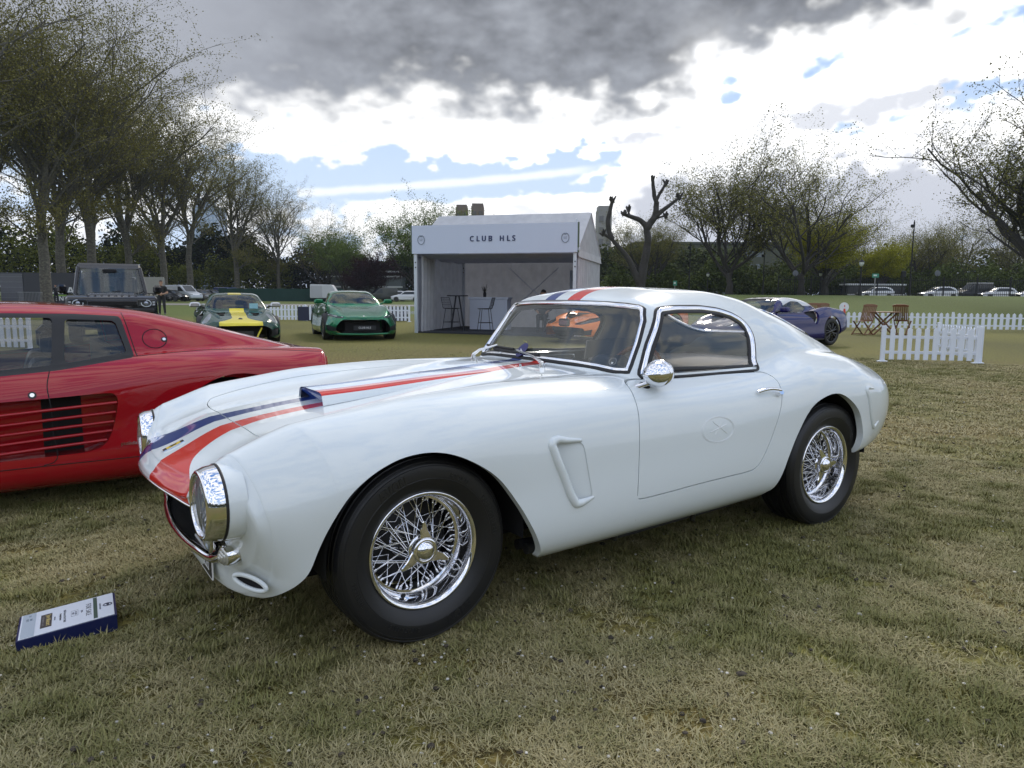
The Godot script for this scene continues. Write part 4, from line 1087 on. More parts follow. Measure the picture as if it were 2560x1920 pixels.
func many(called: String, mesh: Mesh, m: Material, at: Array, cols: Array, label: String, cat: String) -> MultiMeshInstance3D:
	var mm := MultiMesh.new(); mm.transform_format = MultiMesh.TRANSFORM_3D; mm.use_colors = cols.size() > 0; mm.mesh = mesh; mm.instance_count = at.size()
	for k in at.size():
		mm.set_instance_transform(k, at[k])
		if cols: mm.set_instance_color(k, cols[k])
	var o := MultiMeshInstance3D.new(); o.name = called; o.multimesh = mm; o.material_override = m; add_child(o); tag(o, label, cat); kind(o, "stuff"); return o

# ---------------------------------------------------------------- trees
func limb(s: Hide, tips: Array, a: Vector3, dir: Vector3, length: float, r: float, level: int, rng: RandomNumberGenerator, o: Dictionary) -> void:
	var path := PackedVector3Array([a]); var n := 5 if level < 2 else 4; var d := dir
	for k in n:
		d = (d + Vector3(rng.randf_range(-1, 1), rng.randf_range(-.6, .9), rng.randf_range(-1, 1)) * o.twist + Vector3.UP * o.lift * (1.0 if level < 3 else -.5)).normalized()
		path.append(path[k] + d * length / n)
	var r2 := r * (.55 if level < o.levels else .3)
	s.add(tube(path, r, [8, 6, 5, 3, 3][level], false, r2))
	if level >= o.levels:
		for k in range(1, n + 1): tips.append([path[k], d])
		return
	var c: int = o.split[level]
	for k in c:
		var w := lerpf(.10 if level == 1 else .28, 1.0, (k + rng.randf() * .8) / c); var at := path[mini(int(w * n), n)]; if int(w * n) < n: at = at.lerp(path[int(w * n) + 1], w * n - int(w * n))
		var out := Vector3(cos(TAU * (k * .382 + rng.randf() * .2)), rng.randf_range(-.05, .45), sin(TAU * (k * .382 + rng.randf() * .2)))
		var nd: Vector3 = (d * rng.randf_range(.5, 1.0) + out * rng.randf_range(.6, 1.1) * o.wide).normalized()
		limb(s, tips, at, nd, length * rng.randf_range(.5, .75) * (1.15 if k == c - 1 else 1.0), lerpf(r, r2, w) * rng.randf_range(.5, .7), level + 1, rng, o)
func leaves(tips: Array, per: int, size: float, spread: float, tint: Array, rng: RandomNumberGenerator) -> ArrayMesh:
	var v := PackedVector3Array(); var n := PackedVector3Array(); var c := PackedColorArray()
	for t in tips:
		var tone := rng.randf()
		for k in per:
			var p: Vector3 = t[0] + Vector3(rng.randfn(), rng.randfn() * .8, rng.randfn()) * spread; var x := Vector3(rng.randf_range(-1, 1), rng.randf_range(-1, .6), rng.randf_range(-1, 1)).normalized(); var y := x.cross(Vector3(rng.randf_range(-1, 1), rng.randf_range(-1, 1), rng.randf_range(-1, 1))).normalized()
			var z := size * rng.randf_range(.55, 1.25); var nn := x.cross(y); if nn.y < 0: nn = -nn
			if x.cross(y).y > 0.0: y = -y         # clockwise from above
			v.append_array([p - x * z * .5, p - y * z * .42, p + x * z * .5, p - x * z * .5, p + x * z * .5, p + y * z * .36]); nn = (nn + Vector3.UP * .15).normalized()
			var q: Color = tint[0].lerp(tint[1], clampf(tone * .6 + rng.randf() * .5, 0, 1))
			for j in 6: n.append(nn); c.append(q)
	var m := ArrayMesh.new(); var ar := []; ar.resize(Mesh.ARRAY_MAX); ar[Mesh.ARRAY_VERTEX] = v; ar[Mesh.ARRAY_NORMAL] = n; ar[Mesh.ARRAY_COLOR] = c
	m.add_surface_from_arrays(Mesh.PRIMITIVE_TRIANGLES, ar); return m
var leaf_mat: StandardMaterial3D
func make_tree(called: String, label: String, cat: String, seed_: int, o: Dictionary, bark: Material, tint: Array, group := "") -> Node3D:
	var rng := RandomNumberGenerator.new(); rng.seed = seed_; var s := Hide.new(); var tips := []
	var t := thing(called, label, cat, Vector3.ZERO, 0, group)
	var path := PackedVector3Array(); var h: float = o.trunk; var lean: Vector3 = o.get("lean", Vector3.ZERO)
	for k in 7: path.append(Vector3(rng.randf_range(-.12, .12) * k / 6.0, h * k / 6.0 - .3, rng.randf_range(-.12, .12) * k / 6.0) + lean * pow(k / 6.0, 1.5) * h)
	s.add(tube(path, o.r, 12, false, o.r * .72))
	var fl := PackedVector3Array([Vector3(0, -.3, 0), Vector3(0, .25, 0), Vector3(0, .9, 0)]); s.add(tube(fl, o.r * 1.35, 12, false, o.r * .95))
	for k in o.get("low", 0):
		var an := TAU * rng.randf(); limb(s, tips, path[3].lerp(path[6], rng.randf()), Vector3(cos(an), rng.randf_range(.1, .9), sin(an)).normalized(), rng.randf_range(3.0, 5.5), .10, 2, rng, o)
	var c: int = o.limbs
	for k in c:
		var an := TAU * (k + rng.randf() * .4) / c; var up: float = o.up * rng.randf_range(.8, 1.25)
		limb(s, tips, path[6 if k < 3 else 5] + Vector3(0, -.1 * k, 0), Vector3(cos(an), up, sin(an)).normalized(), (o.height - h) * rng.randf_range(.52, .68), o.r * rng.randf_range(.42, .6), 1, rng, o)
	put("trunk", hide_mesh(s), bark, t)
	if o.get("per", 0) > 0: kind(put("crown", leaves(tips, o.per, o.leaf, o.spread, tint, rng), leaf_mat, t), "stuff")
	return t
func trees() -> void:
	leaf_mat = mat(Color.WHITE, .85, 0, 0, .2); leaf_mat.vertex_color_use_as_albedo = true; leaf_mat.backlight_enabled = true; leaf_mat.backlight = Color(.55, .55, .24)
	var bark := skinned(mat(Color.WHITE, .9), noise_tex(41, .02, 4, [[0.0, lin(.045, .040, .032)], [.5, lin(.095, .088, .070)], [.75, lin(.15, .14, .105)], [1.0, lin(.24, .22, .16)]]), .35)
	var dark := skinned(mat(Color.WHITE, .92), noise_tex(42, .03, 4, [[0.0, lin(.02, .018, .016)], [1.0, lin(.07, .063, .055)]]), .5)
	var olive := [Color(.105, .10, .028), Color(.25, .23, .08)]
	var plane := {"height": 27.5, "trunk": 8.6, "low": 3, "r": .50, "limbs": 4, "up": 3.6, "levels": 4, "split": [0, 7, 5, 4, 0], "twist": .25, "lift": .05, "wide": .95, "per": 13, "leaf": .165, "spread": .34}
	var p0 := make_tree("plane_tree", "tallest plane tree at the left edge, nearest in the avenue", "tree", 101, plane, bark, olive, "avenue of plane trees on the left")
	plane.limbs = 5; plane.up = 3.0; plane.trunk = 8.4
	var p1 := make_tree("plane_tree", "mottled plane tree with a leaning trunk behind the black off-roader", "tree", 202, plane, bark, olive, "avenue of plane trees on the left")
	plane.limbs = 4; plane.up = 4.2; plane.trunk = 9.8; plane.height = 26.0
	var p2 := make_tree("plane_tree", "plane tree with a forked trunk right above the black off-roader", "tree", 303, plane, bark, olive, "avenue of plane trees on the left")
	var spots := [[p0, 66, -43.0, 10, 1.0, ""], [p1, 71, -44.6, 200, .98, ""], [p2, 76, -44.5, 60, 1.0, ""],
		[p1, 54, -43.5, 90, 1.02, "plane tree whose crown alone hangs in at the top left corner"], [p2, 81, -47.3, 300, .96, "plane tree standing close behind the forked trunk over the off-roader"], [p0, 86, -45.9, 140, .95, "plane tree just left of the man in black"], [p1, 93, -45.2, 20, .94, "plane tree rising behind the man in black"], [p2, 101, -45.4, 250, .93, "plane tree over the pale hoarding beside the parked van"],
		[p0, 116, -44.6, 75, .88, "last tree of the avenue, low and bushy over the dark green sports car"], [p1, 76, -56.0, 160, 1.0, "plane tree in the second row at the far left, behind the avenue"], [p0, 124, -40.5, 220, .72, "small round plane tree at the right end of the avenue"]]
	for s in spots:
		var at := Vector3(s[2], land(s[2], -s[1]), -s[1])
		if s[5] == "": s[0].position = at; s[0].rotation.y = deg_to_rad(s[3]); s[0].scale = Vector3.ONE * s[4]
		else: dup(s[0], at, s[3], s[5], Vector3.ONE * s[4])
	# smaller trees in the middle and on the right
	var round_ := {"height": 14.0, "trunk": 2.6, "r": .32, "limbs": 6, "up": .95, "levels": 4, "split": [0, 6, 5, 4, 0], "twist": .28, "lift": .03, "wide": 1.0, "per": 12, "leaf": .135, "spread": .28}
	var r0 := make_tree("spreading_tree", "round olive tree with open twigs right of the lopped tree", "tree", 404, round_, dark, [Color(.10, .10, .03), Color(.22, .21, .075)])
	place(r0, 22.4, -74, 0, 1.12)
	round_.up = 1.1; round_.per = 6; round_.limbs = 5
	var r1 := make_tree("spreading_tree", "nearly bare spreading tree with dark crooked boughs right of centre", "tree", 505, round_, dark, [Color(.13, .13, .03), Color(.26, .25, .07)])
	place(r1, 28.2, -70, 40, 1.03)
	round_.per = 16; round_.height = 9.0; round_.leaf = .14
	var r2 := make_tree("young_tree", "bright yellow-green young tree beside the bare crooked one", "tree", 606, round_, dark, [Color(.17, .18, .012), Color(.33, .32, .03)])
	place(r2, 33.0, -76, 80, .95)
	var big := {"height": 15.5, "trunk": 3.0, "r": .45, "limbs": 7, "up": .8, "levels": 4, "split": [0, 7, 6, 4, 0], "twist": .26, "lift": .03, "wide": 1.1, "per": 11, "leaf": .115, "spread": .27}
	var r3 := make_tree("maple_tree", "large dark-limbed tree leaning in at the right edge", "tree", 707, big, dark, [Color(.085, .09, .028), Color(.19, .185, .065)])
	place(r3, 34.6, -45.0, 30, 1.06)
	for q in [[r0, 17.6, -92, 130, .78, "thin olive tree behind the lopped tree beside the stand"], [r0, 46, -104, 250, .85, "olive tree far back over the lamp post by the railings"], [r1, 38.5, -88, 200, .85, "sparse tree behind the yellow-green young tree"], [r2, 47.5, -92, 10, .8, "low fresh green tree behind the railings by the tall lamp"], [r0, 57, -100, 60, .8, "olive tree far back to the left of the large leaning tree"], [r1, 66, -108, 300, .9, "bare twiggy tree far back behind the railings at the right"], [r0, 75, -105, 180, .9, "olive tree far back at the right edge behind the railings"], [r1, -9.5, -118, 20, .95, "bushy tree behind the roof of the white stand"], [r0, -2.5, -125, 300, 1.02, "tree showing over the ridge of the white stand"],
		[r1, -34.0, -128, 0, 1.05, "pale bare tree rising between the avenue and the stand"]]:
		dup(q[0], Vector3(q[1], land(q[1], q[2]), q[2]), q[3], q[5], Vector3.ONE * q[4])
	round_.height = 15.0; round_.per = 14; round_.up = 1.6; round_.leaf = .19
	var r4 := make_tree("lime_tree", "fresh green tree just left of the white stand", "tree", 808, round_, dark, [Color(.07, .11, .024), Color(.16, .21, .06)])
	place(r4, -15.2, -112, 0, 1.0)
	round_.height = 8.5; round_.trunk = 1.6; round_.per = 14; round_.up = 1.1
	var r5 := make_tree("plum_tree", "small purple-leaved tree behind the green coupe", "tree", 909, round_, dark, [Color(.020, .010, .012), Color(.045, .020, .024)])
	place(r5, -21.5, -106, 0, .85)
	dup(r4, Vector3(-27.5, .5, -118), 70, "brownish budding tree behind the green coupe", Vector3(.9, .78, .9))
	# the lopped tree
	var lop := thing("lopped_tree", "bare lopped tree with knobbly pollarded arms right of the white stand", "tree", Vector3(9.75, land(9.75, -55), -55.0))
	var s := Hide.new(); var k := .0151
	for b in [[[[215, 700], [222, 640], [232, 560], [246, 470], [250, 420], [241, 360]], .36, .24], [[[241, 360], [215, 330], [180, 314], [150, 304], [124, 294]], .22, .13], [[[243, 365], [262, 335], [281, 308], [287, 270], [288, 235]], .28, .2], [[[288, 240], [276, 205], [270, 165], [264, 125]], .18, .12], [[[284, 232], [305, 190], [322, 162], [332, 142]], .13, .09], [[[281, 308], [318, 278], [360, 246], [400, 214]], .2, .1], [[[270, 330], [300, 312], [338, 304]], .1, .06], [[[210, 640], [180, 570], [145, 505], [100, 455], [62, 415], [24, 394]], .26, .10], [[[70, 420], [52, 375], [46, 330], [56, 280], [66, 232]], .2, .13], [[[160, 310], [150, 290], [150, 272]], .1, .07]]:
		var p := PackedVector2Array(); for q in b[0]: p.append(Vector2((q[0] - 215) * k, (712 - q[1]) * k))
		var path := PackedVector3Array(); var i := 0
		for q in spline(p, 3): path.append(Vector3(q.x, q.y, sin(i * 1.7) * .06)); i += 1
		s.add(tube(path, b[1], 9, false, b[2]))
		var rng := RandomNumberGenerator.new(); rng.seed = int(b[1] * 1000)
		for j in 7:
			var c := path[-1] + Vector3(rng.randf_range(-.14, .14), rng.randf_range(-.08, .16), rng.randf_range(-.12, .12)); s.add(tube(PackedVector3Array([path[-1] - Vector3(0, .12, 0), c, c + (c - path[-1]) * .9 + Vector3(0, .06, 0)]), .12, 6, false, .05))
	put("trunk", hide_mesh(s), dark, lop)
	# dark undergrowth that closes the view: masses nobody could count
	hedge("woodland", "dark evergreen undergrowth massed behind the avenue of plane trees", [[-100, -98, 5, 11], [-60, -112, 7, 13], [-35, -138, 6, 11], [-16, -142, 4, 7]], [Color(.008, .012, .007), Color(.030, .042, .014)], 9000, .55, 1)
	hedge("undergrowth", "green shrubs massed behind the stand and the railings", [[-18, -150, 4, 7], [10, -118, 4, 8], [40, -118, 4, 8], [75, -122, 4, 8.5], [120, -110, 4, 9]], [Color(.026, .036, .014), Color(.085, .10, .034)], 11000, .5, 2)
	hedge("shrubs", "mid green leafy shrubs under the trees beyond the bank", [[12, -92, 1, 4.5], [30, -96, 1.5, 5], [52, -96, 1.5, 5], [90, -96, 1.5, 5]], [Color(.036, .052, .016), Color(.10, .125, .036)], 9000, .32, 3)
	hedge("spring_leaves", "pale green spring foliage hanging between the avenue trunks", [[-95, -92, 4, 9.5], [-62, -104, 5, 10.5], [-40, -128, 4, 9]], [Color(.065, .080, .012), Color(.15, .165, .03)], 4200, .34, 4)
	hedge("treeline", "row of olive park trees mirrored in the flank of the white coupe", [[-70, 30, 5, 10], [-30, 46, 6, 12], [20, 52, 6, 12], [70, 34, 5, 10]], [Color(.03, .04, .014), Color(.09, .10, .035)], 5000, .9, 5)
func place(t: Node3D, x: float, z: float, turn: float, size: float) -> void:
	t.position = Vector3(x, land(x, z) - .1, z); t.rotation.y = deg_to_rad(turn); t.scale = Vector3.ONE * size
func hedge(called: String, label: String, line: Array, tint: Array, count: int, size: float, seed_: int) -> void:
	var rng := RandomNumberGenerator.new(); rng.seed = seed_ * 1000; var f := FastNoiseLite.new(); f.seed = seed_; f.frequency = .12; f.fractal_octaves = 3
	var tips := []; var n := line.size() - 1
	for k in count:
		var w := rng.randf() * n; var a: Array = line[int(w)]; var b: Array = line[int(w) + 1]; var t := w - int(w)
		var x := lerpf(a[0], b[0], t); var z := lerpf(a[1], b[1], t) + rng.randf_range(-3, 3); var lo := lerpf(a[2], b[2], t); var hi := lerpf(a[3], b[3], t)
		var top := lerpf(lo, hi, clampf(.5 + f.get_noise_2d(x, z) * 1.3, 0, 1)); var y := top * sqrt(rng.randf())
		tips.append([Vector3(x, land(x, z) + y - .2, z), Vector3.UP])
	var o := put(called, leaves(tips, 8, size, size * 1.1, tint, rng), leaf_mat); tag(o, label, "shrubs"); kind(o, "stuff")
# ---------------------------------------------------------------- the white stand
func stand() -> void:
	var t := thing("exhibition_tent", "white gabled exhibition tent with a club banner across its front", "tent", Vector3(-3.03, .02, -22.08), -15.3)
	var W := 5.05; var D := 4.5; var eave := 2.5; var ridge := 3.83
	var canvas := skinned(mat(lin(.70, .71, .73), .7), noise_tex(51, .012, 3, [[0.0, lin(.60, .61, .63)], [1.0, lin(.78, .79, .80)]]), .4)
	canvas.backlight_enabled = true; canvas.backlight = Color(.62, .62, .66)
	var cloth := mat(lin(.58, .63, .76), .8); var pole := mat(lin(.62, .66, .72), .35, .3); var dark := mat(lin(.02, .022, .028), .8); var navy := mat(lin(.016, .03, .105), .6)
	var wav := func(n: int, p: Callable) -> Hide:                  # a hanging sheet: p(u, v) gives its points
		var s := Hide.new(); var m := 14
		for a in n + 1:
			for b in m + 1: s.v.append(p.call(a / float(n), b / float(m))); s.n.append(Vector3.ZERO)
		for a in n + 1:
			for b in m + 1:
				var du := s.v[mini(a + 1, n) * (m + 1) + b] - s.v[maxi(a - 1, 0) * (m + 1) + b]; var dv := s.v[a * (m + 1) + mini(b + 1, m)] - s.v[a * (m + 1) + maxi(b - 1, 0)]
				s.n[a * (m + 1) + b] = du.cross(dv).normalized()
		for a in n:
			for b in m:
				var q := a * (m + 1) + b; s.tri(q, q + 1, q + m + 1); s.tri(q + 1, q + m + 2, q + m + 1)
		return s
	var ruck := func(x: float, seed_: float) -> float: return .018 * sin(x * 17.0 + seed_) + .012 * sin(x * 41.0 + seed_ * 2.0) + .006 * sin(x * 83.0)
	put("back_wall", hide_mesh(wav.call(60, func(u: float, v: float) -> Vector3: return Vector3(u * W, v * eave, -D + ruck.call(u * W, 1.0)))), canvas, t)
	for sd in [0, 1]:
		put("side_wall", hide_mesh(wav.call(60, func(u: float, v: float) -> Vector3: return Vector3(sd * W + ruck.call(u * D + sd, 3.0) * 1.3, v * eave, -u * D))), canvas, t)
		put("gable", hide_mesh(wav.call(24, func(u: float, v: float) -> Vector3: return Vector3(sd * (W + .02) + ruck.call(u * D, 5.0) * .5, eave + v * (ridge - eave) * (1.0 - absf(u * 2.0 - 1.0)), -u * D))), canvas, t)
		put("gable_skirt", hide_mesh(wav.call(24, func(u: float, v: float) -> Vector3: return Vector3(sd * (W + .05) + (.03 * v - .02) * (1 if sd else -1), eave + .05 - v * .22, -u * D))), canvas, t)
		put("roof_sheet", hide_mesh(wav.call(30, func(u: float, v: float) -> Vector3: return Vector3(-.05 + u * (W + .1), lerpf(eave + .02, ridge, v) - .05 * sin(v * PI) * sin(u * PI * 3.0) * sin(u * PI * 3.0), -D / 2 + (D / 2 + .06) * (1.0 - v) * (1 if sd else -1)))), canvas, t)
	put("floor_deck", boxes([[Vector3(W / 2, .04, -D / 2), Vector3(W - .06, .10, D - .05), .01]]), dark, t)
	put("ceiling_sheet", hide_mesh(wav.call(30, func(u: float, v: float) -> Vector3: return Vector3(.05 + u * (W - .1), eave - .06 - .10 * sin(v * PI * 3.0) * sin(v * PI * 3.0), -.1 - v * (D - .2)))), canvas, t)
	for q in [[.05, -.03], [W - .05, -.03], [.05, -D + .03], [W - .05, -D + .03]]:
		var p := part("corner_post", t, Transform3D(Basis(), Vector3(q[0], 0, q[1])))
		put("post", boxes([[Vector3(0, eave / 2, 0), Vector3(.10, eave, .10), .008]]), pole, p); put("foot_plate", boxes([[Vector3(0, .012, 0), Vector3(.3, .024, .22), .004]]), pole, p)
		for y in [2.05, 2.2]: put("bolt", hide_mesh(tube(PackedVector3Array([Vector3(.01, y, .05), Vector3(.01, y, .062)]), .02, 10)), dark, p)
	put("brace", boxes([[Vector3(W - .02, 3.0, -.02), Vector3(.05, .8, .05), .005], [Vector3(W + .02, 2.55, .02), Vector3(.16, .10, .10), .01]]), pole, t)
	for q in [[1.8, .6, 3.6, 2.2], [3.6, .6, 1.8, 2.2]]: put("wall_brace", hide_mesh(tube(PackedVector3Array([Vector3(q[0], q[1], -D + .06), Vector3(q[2], q[3], -D + .06)]), .012, 6)), cloth, t)
	var ba := part("banner", t, Transform3D(Basis(), Vector3(W / 2, 2.88, .075)))
	put("banner_cloth", hide_mesh(wav.call(80, func(u: float, v: float) -> Vector3: return Vector3((u - .5) * (W + .06), (v - .5) * .84, .006 * sin(u * 60.0) * (1.0 - v)))), cloth, ba)
	for sd in [-1, 1]: put("banner_edge", boxes([[Vector3((W / 2 + .05) * sd, 0, -.03), Vector3(.05, .86, .05), .005]]), mat(lin(.09, .12, .075), .6), ba)
	var letters := "CLUB HLS"; var xs := [-.60, -.41, -.22, 0.0, 0.0, .32, .51, .68]
	xs = [-.63, -.44, -.25, -.055, 0.0, .30, .50, .67]
	for k in letters.length():
		if letters[k] != " ": put("letter", words(letters[k], .155, "Droid Sans", .004, 700), navy, ba, Transform3D(Basis(Vector3(1.06, 0, 0), Vector3(0, 1, 0), Vector3(0, 0, 1)), Vector3(xs[k], 0, .012)))
	for x in [-2.25, 2.20]: crest(ba, Vector3(x, -.01, .012), .15, mat(lin(.16, .19, .24), .7))
	var ce := part("curtain", t)
	put("curtain_cloth", hide_mesh(wav.call(30, func(u: float, v: float) -> Vector3: return Vector3(.16 + .04 * sin(v * 2.0) + .05 * sin(u * 25.0), .06 + v * 2.35, -.12 - u * 1.1))), canvas, ce)
	var cr := part("white_roll", t); put("poster", boxes([[Vector3(W - .55, 1.35, -D + .35), Vector3(.85, 1.5, .02)]]), cloth, cr); put("poster_words", words("CLUB HLS", .075, "Droid Sans", .003, 700), mat(lin(.3, .33, .38), .7), cr, Transform3D(Basis(), Vector3(W - .55, 1.38, -D + .365)))
	# what stands inside it
	var X := func(x: float, z: float, y := .09) -> Vector3: return t.transform * Vector3(x, y, z)
	var co := thing("counter", "plain white reception counter inside the tent", "counter", X.call(1.75, -2.3), -15.3)
	put("panel", boxes([[Vector3(0, .5, 0), Vector3(1.3, 1.0, .5), .006]]), cloth, co); put("top", boxes([[Vector3(0, 1.035, 0), Vector3(1.38, .07, .56), .006]]), cloth, co)
	var vase := thing("flower_vase", "dark vase of spiky leaves on the white counter", "vase", X.call(1.55, -2.3, 1.162), -15.3)
	put("pot", hide_mesh(lathe([[.001, 0], [.05, 0], [.055, .1], [.045, .16], [.04, .15], [.001, .12]], 20)), dark, vase)
	var lf := Hide.new(); var rng := RandomNumberGenerator.new(); rng.seed = 9
	for k in 22:
		var a := rng.randf() * TAU; var r := rng.randf_range(.05, .19); var top := Vector3(cos(a) * r, rng.randf_range(.24, .44), sin(a) * r); lf.add(tube(PackedVector3Array([Vector3(0, .14, 0), top * .6 + Vector3(0, .06, 0), top]), .014, 4, false, .004, Vector3.ZERO, .3))
	put("leaf_spray", hide_mesh(lf), mat(lin(.02, .018, .016), .6), vase)
	var bt := thing("bar_table", "tall black round table on splayed legs inside the tent", "table", X.call(1.05, -1.0), -15.3)
	put("top", hide_mesh(lathe([[.001, 1.09], [.33, 1.09], [.335, 1.10], [.335, 1.12], [.33, 1.125], [.001, 1.125]], 40)), dark, bt)
	for k in 4:
		var a := TAU * k / 4 + .5; put("leg", hide_mesh(tube(PackedVector3Array([Vector3(cos(a) * .07, 1.09, sin(a) * .07), Vector3(cos(a) * .30, .0, sin(a) * .30)]), .022, 6, false, .016)), dark, bt)
	var wire := mat(lin(.012, .012, .014), .5)
	for q in [[.72, -1.35, 70.0, "black wire bar stool left of the tall round table"], [1.92, -1.2, -60.0, "black wire bar stool between the tall table and the counter front"]]:
		var st := thing("bar_stool", q[3], "bar stool", X.call(q[0], q[1]), -15.3 + q[2], "wire bar stools in the tent")
		var fr := [[-.2, .70, -.19], [.2, .70, -.19], [.2, .68, .2], [-.2, .68, .2]]
		for k in 4: put("leg", hide_mesh(tube(PackedVector3Array([Vector3(fr[k][0] * .7, fr[k][1], fr[k][2] * .7), Vector3(fr[k][0] * 1.1, 0, fr[k][2] * 1.1)]), .010, 6)), wire, st)
		var fp := PackedVector3Array(); for k in 4: fp.append(Vector3(fr[k][0] * .98, .26, fr[k][2] * .98))
		put("foot_ring", hide_mesh(tube(fp, .009, 6, true)), wire, st)
		var net := Hide.new()
		for k in 9: var x := -.2 + .05 * k; net.add(tube(PackedVector3Array([Vector3(x, .70, .21), Vector3(x * .95, .685, 0), Vector3(x, .70, -.16), Vector3(x, .82, -.22), Vector3(x * .95, 1.04, -.27)]), .004, 4))
		for k in 5: net.add(tube(PackedVector3Array([Vector3(-.2, .70, .2 - .09 * k), Vector3(0, .682, .2 - .09 * k), Vector3(.2, .70, .2 - .09 * k)]), .004, 4))
		for k in 4: net.add(tube(PackedVector3Array([Vector3(-.2, .82 + .075 * k, -.22 - .017 * k), Vector3(0, .82 + .075 * k, -.25 - .017 * k), Vector3(.2, .82 + .075 * k, -.22 - .017 * k)]), .004, 4))
		put("wire_seat", hide_mesh(net), wire, st)
		put("seat_frame", hide_mesh(tube(PackedVector3Array([Vector3(-.21, .70, .21), Vector3(.21, .70, .21), Vector3(.22, .71, -.17), Vector3(.21, 1.05, -.27), Vector3(-.21, 1.05, -.27), Vector3(-.22, .71, -.17)]), .009, 6, true)), wire, st)
func crest(parent: Node3D, at: Vector3, r: float, m: Material) -> void:      # a wreath round two short lines of type under a small crown
	var c := part("crest", parent, Transform3D(Basis(), at)); var s := Hide.new()
	for sd in [-1, 1]:
		for k in 11:
			var a := deg_to_rad(-80 + 15.5 * k); var p := Vector3(cos(a) * r * .72 * sd, sin(a) * r * .88, 0)
			s.add(slab(smooth_poly(PackedVector2Array([Vector2(0, -.16 * r), Vector2(.07 * r, 0), Vector2(0, .17 * r), Vector2(-.05 * r, 0)]), 3), .002), Transform3D(Basis(Vector3.BACK, (a + (.4 if sd > 0 else -.4)) if sd > 0 else (PI - a - .4) + PI), p))
	put("wreath", hide_mesh(s), m, c)
	for q in [[.16, "SALON", .15], [-.10, "PRIVE", .15]]: put("crest_words", words(q[1], r * q[2], "Droid Serif", .002), m, c, Transform3D(Basis(), Vector3(0, q[0] * r, 0)))
	put("crest_crown", hide_mesh(slab(PackedVector2Array([Vector2(-.16 * r, .62 * r), Vector2(.16 * r, .62 * r), Vector2(.20 * r, .80 * r), Vector2(.08 * r, .72 * r), Vector2(0, .86 * r), Vector2(-.08 * r, .72 * r), Vector2(-.20 * r, .80 * r)]), .002)), m, c)

# ---------------------------------------------------------------- fences, chairs and small things on the lawn
func picket_fence(label: String, a: Vector3, b: Vector3, h: float, step: float, wide: float, posts: int, white: Material, face := 1.0) -> Node3D:
	var l := a.distance_to(b); var d := (b - a) / l; var turn := rad_to_deg(atan2(-d.z, d.x))
	var t := thing("picket_fence", label, "fence", a, turn)
	var ol := PackedVector2Array([Vector2(-wide / 2, .05), Vector2(wide / 2, .05), Vector2(wide / 2, h - wide * .45), Vector2(0, h), Vector2(-wide / 2, h - wide * .45)])
	var pm := hide_mesh(slab(ol, .018, .003)); var n := int(l / step)
	for k in range(1, n): put("picket", pm, white, t, Transform3D(Basis(), Vector3(k * l / n, 0, .018 * face)))
	for y in [h * .28, h * .72]: put("rail", boxes([[Vector3(l / 2, y, -.006), Vector3(l, .055, .022), .003]]), white, t)
	for k in posts + 1:
		var x := clampf(l * k / posts, 0.0, l); put("post", boxes([[Vector3(x, h * .52, 0), Vector3(.075, h * 1.05, .06), .004]]), white, t)
		put("foot_plate", boxes([[Vector3(x, .012, 0), Vector3(.17, .02, .10), .002]]), white, t)
	return t
